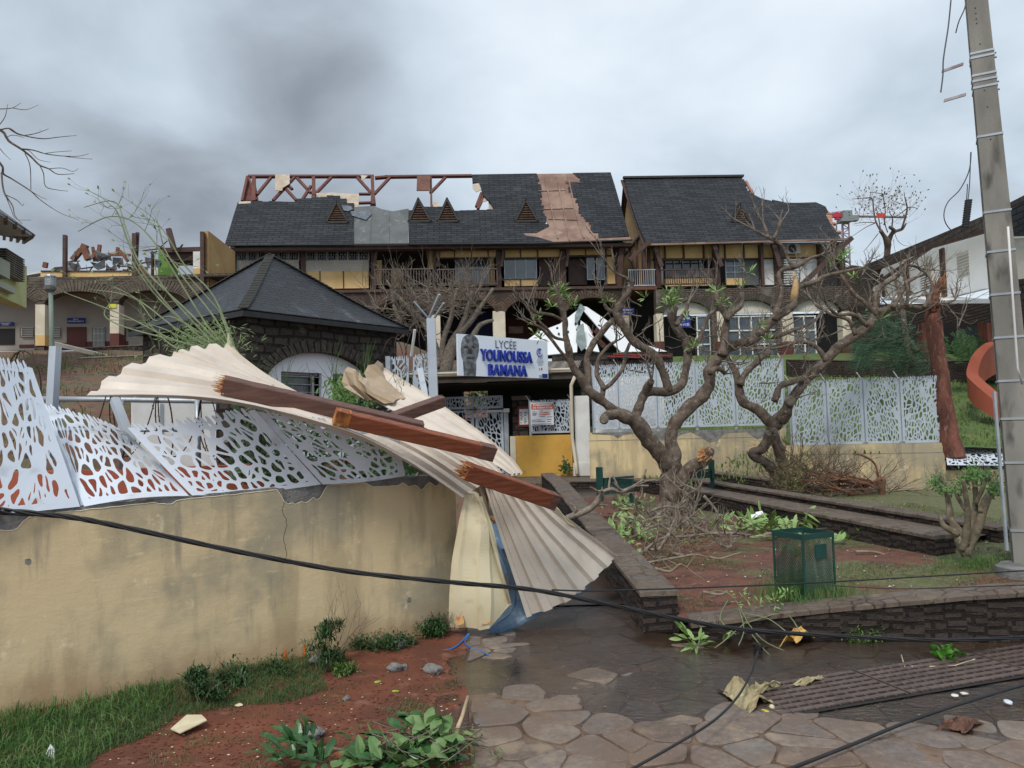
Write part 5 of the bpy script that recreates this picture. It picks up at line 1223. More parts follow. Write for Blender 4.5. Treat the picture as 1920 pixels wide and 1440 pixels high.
# ---------------------------------------------------------------- second building
FBm=Frame(P(1218,500,35.0),P(1582,500,35.4))
b2=thing('school_building','shorter two storey school building with a sagging broken right roof end','building',FBm.pt(4.5,4.5,-3))
e0=FBm.pt(*FBm.px(1212,457,.8),.8); e1=FBm.pt(*FBm.px(1584,448,.8),.8); rp=FBm.pt(*FBm.px(1300,331,-4),-4); RQ=RoofPlane(e0,e1,rp)
mb=MB(); R=random.Random(14)
RQ.poly(mb,[(1212,457),(1196,420),(1182,378),(1170,333),(1393,330)]+jag([(1393,332),(1400,348),(1408,362)],R,4,2)+[(1416,366),(1430,373),(1446,376),(1452,381),(1448,374),(1475,380),(1500,380),(1530,379),(1548,387),(1553,397),(1548,402),(1558,420),(1570,436),(1578,448),(1400,451)],0,.12); build(mb,'roof',m_slate,b2)
mb=MB()
for a,b in (((1398,340),(1412,364)),): RQ.bar(mb,a,b,.12,.1,-.1)
for x,y in ((1550,402),(1556,420),(1566,436)): RQ.bar(mb,(x-8,y),(x+10,y),.16,.12,-.08)
RQ.poly(mb,[(1549,392),(1560,402),(1562,420),(1572,440),(1560,438),(1548,405)],-.05,.04)
each(mb,'broken_edge',mat('raw_timber',(.42,.22,.15),(.26,.12,.08),4,.8,.3),b2)
mb=MB(); mb.bar(RQ.pt(1214,459),RQ.pt(1590,449),.12,.08); build(mb,'fascia',m_sheath,b2)
mb=MB(); mb.bar(RQ.pt(1168,333,.05),RQ.pt(1394,330,.05),.2,.1); build(mb,'ridge_cap',m_ridge,b2)
dormer(b2,RQ,(1388,385),(1373,416),(1406,416))
# gable end facing left
gx=FBm.pt(0,0,0); zf=FBm.px(1220,533)[1]; gb=FBm.pt(0,0,-8.2)
ze=FBm.px(1220,462)[1]; zr=rp.z-.3; mid_=FBm.pt(0,0,-4.1)
mb=MB(); mb.poly([gx+V((0,0,zf)),gx+V((0,0,ze)),mid_+V((0,0,zr)),gb+V((0,0,ze)),gb+V((0,0,zf))],(.15,0,0)); build(mb,'gable',m_yeld,b2)
mb=MB(); gq=lambda y,z:FBm.pt(-.03,0,-y)+V((0,0,z))
for a,b in (((0,zf),(0,ze)),((8.1,zf),(8.1,ze)),((0,ze),(4.1,zr)),((4.1,zr),(8.1,ze)),((1.2,ze+.9),(7,ze+.9)),((2.4,zf),(2.4,ze+.9)),((2.4,zf+.5),(4.4,ze+.9))): mb.bar(gq(*a),gq(*b),.14,.14,up=(1,0,0))
rl=rp.z+.1
mb.bar(RQ.pt(1169,333,-.1)+V((.0,0,-.15)),RQ.pt(1212,457,-.1)+V((0,0,-.15)),.08,.3,up=(1,0,0))
each(mb,'gable_frame',m_timber,b2)
mb=MB(); a=RQ.pt(1169,334,-.05); mb.add([a,a+V((.6,0,-.1)),a+V((.3,3.4,-4.3)),a+V((-.1,3.4,-4.2))],[(0,1,2,3)]); build(mb,'rear_verge',m_timber,b2,solid=.1)
mb=MB(); FBm.rect(mb,1213,456,1585,545,-6,-5.8); build(mb,'inner_wall',m_dark,b2)
mb=MB()
for x0,x1 in ((1214,1245),(1249,1280),(1284,1317),(1322,1358),(1361,1394),(1397,1425),(1432,1455),(1476,1535)): FBm.rect(mb,x0,459,x1,484,-.2,-.1)
FBm.rect(mb,1247,522,1345,536,-.2,-.1); FBm.rect(mb,1362,522,1397,534,-.2,-.1); each(mb,'ochre_panel',m_yel,b2)
mb=MB(); FBm.rect(mb,1433,484,1460,534,-.2,-.1); FBm.rect(mb,1475,484,1537,533,-.2,-.1); FBm.rect(mb,1218,487,1243,534,-.5,-.4); each(mb,'white_panel',m_white,b2)
mb=MB(); FBm.rect(mb,1397,484,1430,534,-.3,-.2); build(mb,'grey_panel',m_felt,b2)
mb=MB(); FBm.rect(mb,1248,487,1345,522,-.5,-.45); each(mb,'window_glass',m_glassd,b2)
mb=MB()
for i in range(8): x=1248+i*16; FBm.rect(mb,x-.7,487,x+.7,506,-.4,-.35)
FBm.rect(mb,1262,506,1336,520,-.42,-.38); build(mb,'window_bars',mat('pale_frame',(.36,.37,.39),(.12,.12,.13),3,.6,0),b2)
win(FBm,b2,1361,487,1394,522,2,o=-.3,rows=3)
mb=MB()
for x,w in ((1209,6),(1234,9),(1345,10),(1460,9),(1430,5),(1578,6),(1540,4)): FBm.rect(mb,x-w/2,454,x+w/2,540,-.1,.25)
for x in (1247,1282,1320,1360,1395): FBm.rect(mb,x-1,457,x+1,486,-.1,0)
FBm.rect(mb,1213,484,1540,486,-.1,.02); FBm.bar(mb,1226,456,1240,500,.2,.5); FBm.bar(mb,1337,456,1352,500,.2,.5); FBm.bar(mb,1449,456,1462,500,.2,.5); FBm.bar(mb,1560,452,1578,500,.2,.6)
each(mb,'timber_frame',m_timber,b2)
mb=MB(); FBm.bar(mb,1597,446,1504,533,.2,1.0); build(mb,'fallen_rafter',m_timber,label='dark rafter slanting down from the broken roof end of the shorter building',cat='rafter')
mb=MB(); FBm.bar(mb,1218,452,1180,488,.18,1.0); build(mb,'fallen_rafter',m_timber,label='dark rafter stub sticking out at the left eave of the shorter building',cat='rafter')
mb=MB()
for x0,x1 in ((1240,1346),):
    FBm.rect(mb,x0,504,x1,506,.5,.6); FBm.rect(mb,x0,531,x1,533,.5,.6)
    n=int((x1-x0)/4.2)
    for i in range(n+1): x=lerp(x0,x1,i/n); FBm.rect(mb,x-.6,506,x+.6,534,.52,.58)
build(mb,'balustrade',m_timber,b2)
mb=MB(); FBm.rect(mb,1178,505,1229,506.5,.5,.55); FBm.rect(mb,1178,534,1229,536,.3,.6)
for i in range(13): x=1179+i*4; FBm.rect(mb,x-.4,506,x+.4,535,.51,.54)
build(mb,'link_railing',m_galv,b2)
mb=MB(); FBm.rect(mb,1180,537,1232,543,-3,.6); build(mb,'link_slab',m_timber2,b2)
mb=MB(); FBm.rect(mb,1168,543,1236,676,-3.2,-3); build(mb,'link_wall',m_dark,b2)
ac=thing('air_conditioner','boxy air conditioner hung under the eave of the shorter building','air conditioner',FBm.pt(*FBm.px(1488,477,.3),.3))
mb=MB(); FBm.rect(mb,1476,457,1501,475,-.1,.3); build(mb,'casing',mat('beige_casing',(.42,.39,.34),None,rough=.6,bmp=0),ac)
mb=MB(); c=FBm.pt(*FBm.px(1486,466,.305),.305); rr=.2; mb.add([c+FBm.u*rr*math.cos(i*.4488)+V((0,0,rr*math.sin(i*.4488))) for i in range(14)],[tuple(range(14))]); build(mb,'fan_grille',m_black,ac,solid=.02)
mb=MB()
for i in range(11): FBm.rect(mb,1470,486+i*4.6,1500,488+i*4.6,.0,.06)
build(mb,'louvre_window',m_white,b2)
zt=FBm.px(1400,540,.9)[1]; z0=FBm.px(1400,672,.9)[1]; FBo=shifted(FBm,.9)
arcs=[A(1244,1334,565,592,FBm),A(1362,1457,562,592,FBm),A(1486,1580,559,590,FBm)]
mb=MB(); archwall(mb,FBo,FBm.px(1230,560,.9)[0],FBm.px(1594,560,.9)[0],z0,zt,arcs,.45); build(mb,'brick_arcade',m_brickL,b2)
mb=MB(); R=random.Random(5)
for a in arcs: voussoirs(mb,FBo,a[0],a[1],a[2],a[3],.35,28,.02,R,a0=.08)
build(mb,'arch_ring',mat('brick_voussoir_grey',(.09,.075,.06),(.06,.05,.042),5,.9,.4),b2)
mb=MB(); 
for x0,x1,ys,ya in ((1246,1332,590,566),(1363,1456,588,562),(1487,1579,584,560)):
    a,b=FBo.px(x0,ys,-.2)[0],FBo.px(x1,ys,-.2)[0]; zs_=FBo.px(x0,ys,-.2)[1]; za_=FBo.px(x0,ya,-.2)[1]+.15
    mb.poly([FBo.pt((a+b)/2-(b-a)/2*1.03*math.cos(math.pi*i/16),zs_+(za_-zs_)*math.sin(math.pi*i/16),-.2) for i in range(17)],FBo.n*-.1)
each(mb,'arch_infill',m_cream,b2)
mb=MB()
for x0,x1 in ((1231,1244),(1466,1487),(1345,1362),(1580,1597)): FBo.rect(mb,x0,588 if x0<1300 else 584,x1,640,-.5,.02)
each(mb,'pillar',m_creamp,b2)
mb=MB()
for x0,x1 in ((1231,1244),(1466,1487),(1345,1362),(1580,1597)): FBo.rect(mb,x0-.3,640,x1+.3,678,-.5,.03)
each(mb,'pillar_base',m_maroon,b2)
for x0,x1,c in ((1308,1332,1),(1364,1456,4),(1488,1530,2)): win(FBo,b2,x0,593,x1,672,c,o=-.35,fm=m_white,rows=3,fw=2.4)
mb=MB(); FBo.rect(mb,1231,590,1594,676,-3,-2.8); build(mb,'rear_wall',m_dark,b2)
# blue signs hung in the arcades
def bluesign(label,F,x0,y0,x1,y1,lines,o=.15):
    t=thing('blue_sign',label,'sign',F.pt(*F.px((x0+x1)/2,y1,o),o)); mb=MB(); F.rect(mb,x0,y0,x1,y1,o-.05,o); build(mb,'plate',m_blue,t)
    for tx,cx,cy,h_,w_ in lines: ftext(F,tx,cx,cy,h_,w_,o+.012,m_txtw,t,'lettering',bold=.01)
    return t
m_bluel=mat('sign_pale_blue',(.10,.16,.55),None,rough=.5,bmp=0)
bluesign('dark blue sign partly hidden by the plumeria, reading MAISON in white',FBo,1271,591,1295,614,[('MAISON',1283,597,4.5,19),('DU LYCÉE',1283,608,5,19)])
bluesign('small blue and white striped text sign at the right end of the long building',FAo,1167,577,1190,591,[('BATIMENT',1178,581,3,19),('ACCUEIL',1178,587,3,14)],o=.5)

# ---------------------------------------------------------------- wrecked white tent
tent=thing('collapsed_tent','collapsed white sheet metal awning with bolt dots behind the plumeria','awning',P(1120,670,25))
m_tent=mat('white_awning',(.76,.77,.77),(.68,.69,.70),1,.45,.1)
mb=MB()
for pts in ([(985,640,26),(1010,622,26.2),(1050,607,26.4),(1082,582,26.6),(1084,600,26.2),(1082,660,25.2),(1020,666,25.2)],[(1086,573,26.6),(1100,575,26.6),(1130,595,26.5),(1150,610,26.3),(1190,640,26),(1255,660,25.6),(1200,659,25.3),(1165,660,25.1),(1135,630,25.6),(1110,600,26.1)],[(1088,600,26.2),(1104,612,26.0),(1118,640,25.6),(1124,660,25.2),(1100,656,25.2),(1090,640,25.6)]):
    mb.poly([P(*q) for q in pts],(0,.04,-.03))
each(mb,'awning_sheet',m_tent,tent)
mb=MB()
for pts in ([(1078,590,26.3),(1088,569,26.6),(1097,577,26.5),(1086,600,26),(1078,610,26)],[(1082,612,25.6),(1094,606,25.6),(1100,650,25.3),(1090,658,25.3),(1080,640,25.4)]): mb.poly([P(*q) for q in pts],(0,.05,0))
each(mb,'crushed_ridge',mat('grey_green_metal',(.20,.25,.25),(.13,.17,.17),4,.5,.3),tent)
mb=MB(); R=random.Random(1)
for i in range(5):
    for j in range(4):
        c=P(1010+i*17+j*3,625+j*11-i*4,25.2-j*.02+.9); 
        mb.add([c+V((.045*math.cos(a),-.25,.045*math.sin(a))) for a in [k*math.pi/3 for k in range(6)]],[tuple(range(6))])
mb.k=0; each(mb,'bolt',m_black,tent)
mb=MB(); mb.bar(P(1104,618,26),P(1140,655,26),.12,.12); mb.bar(P(1105,640,26),P(1125,610,26),.12,.12); each(mb,'frame_tube',m_timber2,tent)
mb=MB(); F5=Frame(P(990,690,24.3),P(1260,690,24.0)); F5.rect(mb,1035,662,1262,700,-.4,0); build(mb,'stone_wall',m_rubble,label='dark basalt wall top under the collapsed white awning',cat='wall')
mb=MB()
for x0,x1,y0,y1 in ((1150,1258,664,667),(1140,1200,668,670)): F5.bar(mb,x0,y0,x1,y1,.05,.1)
each(mb,'red_rail',mat('red_rail',(.25,.03,.03),None,rough=.6,bmp=0),tent)
# ---------------------------------------------------------------- left arcade building with wrecked upper floor
FC=Frame(P(0,600,30.5),P(385,600,31.5))
b3=thing('arcade_building','low stone arcade building at left, its upper floor torn away','building',FC.pt(4,5.1,-2))
zt=FC.px(200,519)[1]; z0=FC.px(200,655)[1]-.4
def A3(x0,x1,ya,ys): a,b=FC.px(x0,ys)[0],FC.px(x1,ys)[0]; return ((a+b)/2,(b-a)/2,FC.px((x0+x1)/2,ys)[1],FC.px((x0+x1)/2,ya)[1])
arcs=[A3(-72,65,548,573),A3(83,209,546,570),A3(222,350,544,568)]
mb=MB(); archwall(mb,FC,FC.px(-90,560)[0],FC.px(392,560)[0],z0,zt,arcs,.5); build(mb,'stone_arcade',brickmat('arcade_stone',(.145,.105,.08),(.095,.072,.056),(.06,.05,.042),.34,.11,.02,distort=.05,bmp=1,c3=(.16,.14,.11),s3=1.5,lo=.5,hi=.66),b3)
R=random.Random(15); mb=MB()
for a in arcs: voussoirs(mb,FC,a[0],a[1],a[2],a[3],.45,30,.02,R,a0=.08)
build(mb,'arch_ring',mat('tan_voussoir',(.15,.12,.09),(.09,.072,.058),5,.9,.5),b3)
mb=MB()
for x0,x1 in ((66,84),(206,223),(-92,-73)): FC.rect(mb,x0,571,x1,628,-.55,.03)
each(mb,'pillar',m_creamp,b3)
mb=MB(); FC.rect(mb,66,628,84,648,-.55,.05); FC.rect(mb,206,625,223,654,-.55,.05); pb_=each(mb,'pillar_base',m_yel,b3); pb_[1].data.materials[0]=m_maroon
mb=MB(); FC.rect(mb,204,570,218,577,.04,.07); build(mb,'yellow_marker',mat('lime_marker',(.6,.6,.05),None,rough=.6,bmp=0),b3)
mb=MB(); FC.rect(mb,-90,540,392,656,-2.6,-2.4); build(mb,'rear_wall',m_arcw,b3)
mb=MB(); FC.rect(mb,162,640,240,655,-2.4,-2.37); FC.rect(mb,90,643,125,656,-2.4,-2.37); FC.rect(mb,36,646,66,652,-2.4,-2.37); each(mb,'plinth',m_maroon,b3)
mb=MB(); FC.rect(mb,125,613,161,655,-2.39,-2.33); FC.rect(mb,222,610,235,652,-2.39,-2.33); each(mb,'door',m_maroon,b3)
mb=MB(); FC.rect(mb,-10,616,27,646,-2.39,-2.36); build(mb,'open_doorway',m_dark,b3)
mb=MB(); FC.rect(mb,173,613,196,653,-2.39,-2.34); d=build(mb,'grille_door',m_felt,b3)
mb=MB()
for i in range(9): x=175+i*2.5; FC.rect(mb,x-.4,614,x+.4,652,-2.3,-2.27)
for y in (614,625,638,651): FC.rect(mb,174,y-.4,196,y+.4,-2.3,-2.28)
build(mb,'door_bars',m_white,d)
for x0,x1 in ((37,62),(88,113)):
    mb=MB(); FC.rect(mb,x0,614,x1,631,-2.39,-2.35); wv=build(mb,'window',m_glass,b3)
    mb=MB()
    for y in (614.5,618.5,622.5,626.5,630.5): FC.rect(mb,x0+3,y-.6,x1,y+.6,-2.35,-2.30)
    FC.rect(mb,x0+2,614,x0+4,631,-2.35,-2.3); build(mb,'louvre_frame',m_cream,wv)
bluesign('dark blue room sign with two white lines above the maroon double door',FC,126,596,159,606,[('SALLE',142,598.5,2.6,10),('INFORMATIQUE 21',142.5,602.6,3,30)],o=-2.3)
bluesign('dark blue sign cut by the left picture edge above the black doorway',FC,-12,604,25,611,[('SANITAIRES',10,606,2.2,18),('ELEVES',10,609,2.2,12)],o=-2.3)
mb=MB(); mb.box(FC.pt(5,zt+.02,-3.2),(14,6,.12)); build(mb,'floor_slab',m_brickL,b3)
mb=MB(); FC.rect(mb,76,509,255,519,-.6,-.5); each(mb,'ochre_panel',m_yel,b3)
mb=MB(); 
for x,y0,w in ((120,440,6),(251,437,8)): FC.rect(mb,x-w/2,y0,x+w/2,519,-.5,-.3)
FC.bar(mb,316,429,327,470,.2,-.6); FC.bar(mb,258,436,254,516,.12,-.5); FC.rect(mb,76,507,255,509,-.55,-.45); FC.rect(mb,375,434,382,532,-.2,.2); FC.rect(mb,283,471,286,517,-1.2,-1)
each(mb,'broken_post',m_timber,b3)
mb=MB(); FC.poly(mb,[(297,470),(300,462),(334,491),(332,517),(296,517)],-2.0,.1); build(mb,'green_wall',mat('lime_green_paint',(.16,.33,.06),(.12,.27,.05),2,.7,0),b3)
mb=MB(); FC.rect(mb,362,470,376,503,-1.2,-1.1); FC.rect(mb,281,486,296,516,-2.6,-2.5); each(mb,'white_wall',m_white,b3)
mb=MB(); FC.rect(mb,362,503,378,516,-1.2,-1.0); build(mb,'ochre_sill',m_yel,b3)
mb=MB(); FC.rect(mb,308,470,376,488,-2.4,-1.3); FC.bar(mb,306,470,376,468,.2,-1.2); each(mb,'roof_remnant',m_timber,b3)
# angled gable slab, standing between this building and the long one
mb=MB(); g0=P(381,440,31.5); pts=[P(381,434,31.6),P(398,447,32.3),P(432,473,34.5)]; lo_=[P(381,560,31.6),P(398,560,32.3),P(432,560,34.5)]
mb.poly([pts[0],pts[1],pts[2],lo_[2],lo_[0]],(.25,-.1,0)); build(mb,'gable_wall',m_yeld,label='tall ochre gable wall standing alone between the arcade and the long building',cat='wall')
# heap of broken roof on the slab
R=random.Random(44); hp=thing('rubble_heap','heap of broken roof timber and sheets lying on the left arcade roof','rubble',FC.pt(FC.px(180,519)[0],zt,-1.5))
mb=MB()
for i in range(26):
    x=R.uniform(135,285); y=R.uniform(488,514)+abs(x-190)*.08; o=R.uniform(-2.4,-.8); a=FC.pt(*FC.px(x,y,o),o); d=V((R.uniform(-1,1),R.uniform(-.4,.4),R.uniform(-.3,.35))); s_=R.uniform(.3,.9)
    mb.poly([a,a+d*s_,a+d*s_+V((R.uniform(-.2,.2),-.1,R.uniform(.12,.35))),a+V((R.uniform(-.1,.2),-.1,R.uniform(.1,.35)))],(0,.03,.02))
each(mb,'sheet_scrap',mat('scrap_sheet',(.13,.14,.15),(.34,.35,.35),1.3,.6,.3,lo=.45,hi=.55),hp)
mb=MB()
for (x0,y0,x1,y1,w) in ((136,488,153,468,.2),(166,487,158,466,.24),(153,462,163,466,.25),(176,483,174,463,.1),(184,484,187,459,.13),(182,480,178,470,.1),(220,476,221,464,.12),(84,502,86,492,.16),(225,470,240,490,.12),(205,478,245,478,.1),(262,500,280,520,.15),(255,482,262,514,.1)): FC.bar(mb,x0,y0,x1,y1,w,-1.2)
each(mb,'broken_timber',mat('raw_orange_timber',(.22,.09,.055),(.15,.07,.045),4,.8,.3),hp)
mb=MB(); 
for i in range(34):
    x=R.uniform(130,380); a=FC.pt(*FC.px(x,R.uniform(488,516) if x<290 else R.uniform(462,472),-1.4),-1.4); mb.bar(a,a+V((R.uniform(-.8,.8),R.uniform(-.2,.2),R.uniform(-.2,.35))),R.uniform(.03,.09),.04)
each(mb,'splinter',m_timber2,hp)
# low wall with planks in front of the arcade
mb=MB(); FD=Frame(P(120,660,27.5),P(420,660,26)); mb2=MB()
stonewall('low_wall','dark basalt kerb wall crossing the slope below the left arcade',[FD.pt(FD.px(160,655)[0],FD.px(160,658)[1]+.1),FD.pt(FD.px(420,655)[0],FD.px(420,668)[1]+.5)],.5,2.6,'wall',m_rubble)
mb=MB(); mb.bar(P(102,644,26),P(222,674,23.5),.14,.12); build(mb,'fallen_beam',m_creamp,label='pale fallen beam lying down the slope right of the street lamp',cat='beam')
mb=MB(); mb.tube([P(148,672,20),P(240,668,20),P(330,662,20)],.03,5); build(mb,'thin_branch',m_twig,label='thin grey branch lying level across the left slope',cat='branch')

# modern yellow-green building far left
b4=thing('classroom_block','pale green classroom block with overhanging dark roof at the left edge','building',P(20,520,24))
FE=Frame(P(-60,500,20.5),P(51,500,25.0))
mb=MB(); FE.rect(mb,-160,436,50.5,530,-.4,0); build(mb,'wall',mat('pale_green_render',(.50,.53,.26),(.44,.47,.22),1,.8,.05),b4)
mb=MB(); FE.poly(mb,[(-160,330),(0,392),(66,440),(62,444),(0,402),(-160,345)],1.3,1.2); build(mb,'roof_edge',m_galv,b4)
mb=MB(); q=[FE.pt(*FE.px(x,y,1.3),1.3) for x,y in ((66,442),(0,398),(-160,338))]; w_=[p+V((-.3,7.5,-.9)) for p in q]; w_=[FE.pt(*FE.px(x,y,-.2),-.2) for x,y in ((48,450),(0,440),(-160,420))]; mb.grid([q,w_]); build(mb,'roof_soffit',mat('dark_soffit',(.06,.055,.055),(.035,.033,.033),3,.8,0,stretch=(1,6,1)),b4,solid=.05)
mb=MB()
for t in (.1,.35,.6,.85): mb.bar(lerp(q[0],q[1],t)-V((0,0,.06)),lerp(w_[0],w_[1],t)-V((0,0,.08)),.08,.14)
each(mb,'rafter',m_timber,b4)
mb=MB()
for i in range(11): FE.rect(mb,12,476+i*4.2,47,477.6+i*4.2,.02,.25)
each(mb,'sun_louvre',m_concrete,b4)
mb=MB(); FE.rect(mb,-60,470,19,503,0,.3); FE.rect(mb,-60,518,30,530,0,.2); each(mb,'balcony_panel',mat('grey_green_panel',(.40,.44,.36),None,rough=.8,bmp=0),b4)
mb=MB(); FC.poly(mb,[(26,519),(80,507),(80,511),(30,520)],-1.5,.5); build(mb,'roof_sheet',m_white,label='white sheet lying on the roof edge beside the pale green block',cat='roof sheet')

# street lamp
lp=thing('street_lamp','grey green street lamp with caged glass head on the left slope','street lamp',P(99,760,13.5))
mb=MB(); mb.tube([P(99,770,13.5),P(97,630,13.5),P(95,548,13.5)],[.046,.04,.036],10); build(mb,'pole',mat('lamp_green',(.20,.25,.21),(.16,.20,.17),3,.6,0),lp,smooth=True)
mb=MB(); c=P(94.5,545,13.5); mb.tube([c-V((0,0,.03)),c+V((0,0,.02)),c+V((0,0,.08)),c+V((0,0,.085))],[.04,.09,.10,.10],14); build(mb,'lamp_base',mat('lamp_grey',(.12,.13,.13),None,rough=.6,bmp=0),lp)
mb=MB(); mb.tube([c+V((0,0,.085)),c+V((0,0,.25))],.075,14); build(mb,'lamp_glass',mat('frosted_glass',(.55,.58,.60),None,rough=.3,bmp=0),lp,smooth=False)
mb=MB(); mb.tube([c+V((0,0,.25)),c+V((0,0,.275))],[.10,.09],14); 
for i in range(5): z=.10+.033*i; mb.tube([c+V((.092*math.cos(a),.092*math.sin(a),z)) for a in [k*math.pi/8 for k in range(17)]],.006,4)
for k in range(6): a=k*math.pi/3; mb.tube([c+V((.092*math.cos(a),.092*math.sin(a),.085)),c+V((.092*math.cos(a),.092*math.sin(a),.26))],.006,4)
build(mb,'lamp_cage',m_galv,lp)

# ---------------------------------------------------------------- right-hand building
b5=thing('white_building','white upper storey building with dark posts and slanting shingle roof at right','building',P(1800,690,26))
q0=P(1610,520,34.5); q1=P(1940,520,21.5); FG5=Frame(q0,q1)
Z=lambda x,y,o=0:FG5.px(x,y,o)
mb=MB(); FG5.poly(mb,[(1625,535),(1652,492),(1745,455),(1840,433),(1990,395),(1990,540),(1845,541),(1760,562),(1650,556)],0,.25); build(mb,'upper_wall',mat('bright_white',(.88,.88,.87),(.80,.80,.78),1,.6,.05),b5)
mb=MB(); FG5.poly(mb,[(1598,530),(1628,494),(1760,440),(1850,402),(1990,330),(1990,398),(1845,432),(1745,462),(1650,500),(1630,545)],.7,.12); build(mb,'roof',brickmat('brown_shingle',(.095,.075,.062),(.06,.05,.043),(.02,.017,.015),.4,.16,.015,bmp=1,c3=(.14,.12,.10),s3=.8,lo=.5,hi=.7),b5)
mb=MB(); FG5.bar(mb,1630,540,1745,464,.1,.75); FG5.bar(mb,1640,506,1745,463,.12,.75); FG5.bar(mb,1745,463,1845,434,.12,.75); FG5.bar(mb,1845,434,1990,398,.12,.75); each(mb,'gutter',m_timber,b5)
mb=MB(); FG5.poly(mb,[(1886,402),(1920,375),(1990,340),(1990,440),(1890,444)],1.0,.1); build(mb,'front_roof',m_slate,b5)
mb=MB(); FG5.poly(mb,[(1884,448),(1990,442),(1990,520),(1886,524)],.9,.1); build(mb,'front_wall',m_cream,b5)
mb=MB()
for x,y0,y1,w in ((1700,490,558,.28),(1767,466,556,.28),(1654,515,556,.2)): FG5.bar(mb,x-1,y0,x+4,y1,w,.03,.08)
each(mb,'dark_post',m_timber,b5)
mb=MB(); FG5.poly(mb,[(1725,508),(1742,497),(1744,535),(1728,542)],.02,.03); w_=build(mb,'louvre_window',m_dark,b5)
mb=MB()
for i in range(8): FG5.bar(mb,1725,509+i*4.4,1744,500+i*4.7,.05,.06,.03)
each(mb,'louvre_slat',m_white,w_)
mb=MB(); FG5.poly(mb,[(1793,477),(1816,468),(1818,515),(1796,522)],.01,.02); w_=build(mb,'shuttered_window',m_cream,b5)
mb=MB()
for i in range(7): FG5.bar(mb,1795,481+i*5.6,1817,473+i*5.9,.02,.03,.02)
build(mb,'slats',m_white,w_)
mb=MB(); FG5.poly(mb,[(1660,556),(1760,563),(1990,556),(1990,572),(1760,572),(1655,562)],1.2,1.4); build(mb,'white_fascia',m_white,b5)
mb=MB(); FG5.poly(mb,[(1590,575),(1660,570),(1990,568),(1990,604),(1600,606)],1.6,.1); build(mb,'shingle_skirt',brickmat('skirt_shingle',(.075,.045,.036),(.045,.03,.026),(.02,.014,.012),.5,.09,.02,bmp=1),b5)
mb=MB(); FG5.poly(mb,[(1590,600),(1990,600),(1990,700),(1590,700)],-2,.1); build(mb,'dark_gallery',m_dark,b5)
mb=MB()
for x in (1725,1838,1848): FG5.rect(mb,x-4,604,x+4,672,1.0,1.2)
each(mb,'gallery_post',m_timber2,b5)
mb=MB(); FG5.rect(mb,1795,614,1835,648,-1.8,-1.7); build(mb,'gallery_window',m_glass,b5)
mb=MB(); FG5.poly(mb,[(1905,524),(1990,515),(1990,700),(1915,700)],1.3,.1); build(mb,'stone_corner',m_rubble,b5)
mb=MB(); FG5.poly(mb,[(1600,606),(1690,606),(1690,640),(1600,640)],.8,.1); build(mb,'side_shingles',m_brick,b5)
stonewall('terrace_wall','long dark stone terrace wall across the top of the right lawn',[P(1475,674,25.5),P(1640,676,25),P(1780,676,24),P(1990,668,23)],.4,2.6,'wall',m_stone)
mb=MB(); FO=Frame(P(1585,540,37),P(1660,540,36.5)); FO.poly(mb,[(1580,505),(1598,497),(1618,500),(1650,520),(1650,600),(1580,600)],0,2); build(mb,'outbuilding',m_brick,label='dark shingled lean-to between the shorter building and the white one',cat='outbuilding')

# tower crane far away
cr_=thing('tower_crane','distant red and grey tower crane behind the broken roof','crane',P(1588,560,90))
mb=MB(); d=90; m_per=d/FPX
def XP(x,y): return P(x,y,d)
for s_ in (-1,1):
    for k in (0,1.6): mb.tube([XP(1587+s_*9,560)+V((0,k,0)),XP(1585+s_*6,412)+V((0,k,0))],.1,4)
y=555; i=0
while y>418:
    w=6+3*(y-412)/148; mb.tube([XP(1586-w*(1 if i%2 else -1),y),XP(1586+w*(1 if i%2 else -1),y-9)],.06,4); mb.tube([XP(1586-w,y),XP(1586+w,y)],.06,4); y-=9; i+=1
build(mb,'mast',mat('crane_grey',(.22,.25,.30),(.35,.20,.22),1,.6,0),cr_)
mb=MB(); mb.box(XP(1586,406),(1.1,1.1,1.2)); mb.box(XP(1600,410),(1.0,.8,.6)); mb.box(XP(1584,414),(1.4,1.4,.4)); build(mb,'cab',mat('crane_cab',(.20,.24,.24),None,rough=.6,bmp=0),cr_)
mb=MB(); mb.bar(XP(1560,404),XP(1578,404),.5,.5); mb.bar(XP(1569,399),XP(1569,412),.4,.4); build(mb,'counterweight',mat('crane_red',(.45,.03,.06),None,rough=.6,bmp=0),cr_)
mb=MB(); mb.tube([XP(1580,405),XP(1700,407)],.16,4); mb.tube([XP(1560,398),XP(1586,396)],.05,4); build(mb,'jib',mat('crane_grey2',(.25,.27,.3),None,rough=.6,bmp=0),cr_)

# ---------------------------------------------------------------- concrete pole
PZ=.12; d0=6.7
base=P(1932,1045,d0); base.z=.05
top=P(1815,-160,d0*1.0)
ax=(top-base).normalized()
yaw=math.radians(-28)      # front face turned a little to the left, its right flank showing
xf=V((math.cos(yaw),math.sin(yaw),0)); yf=V((-math.sin(yaw),math.cos(yaw),0))
pole=thing('utility_pole','leaning concrete utility pole with steel bands and recessed side bays at right','utility pole',base)
def ring(t,x0,x1,y0,y1): c=lerp(base,top,t); k=lerp(1,.60,t); return [c+xf*x*k+yf*y*k for x,y in ((x0,y0),(x1,y0),(x1,y1),(x0,y1))]
def seg(mb,t0,t1,x0,x1,y0,y1): mb.hexa(ring(t0,x0,x1,y0,y1)+ring(t1,x0,x1,y0,y1))
mb=MB(); w=.125; dp_=.13
seg(mb,0,1,-w,w,-dp_,-.055); seg(mb,0,1,-w,w,.055,dp_); seg(mb,0,1,-w+.08,w-.10,-.056,.056)
n=11
for i in range(n+1): t=i/n*.80; seg(mb,t,t+.012,-w+.003,w-.003,-.056,.056)
seg(mb,.80,1,-w+.003,w-.003,-.056,.056)
build(mb,'shaft',m_concrete,pole)
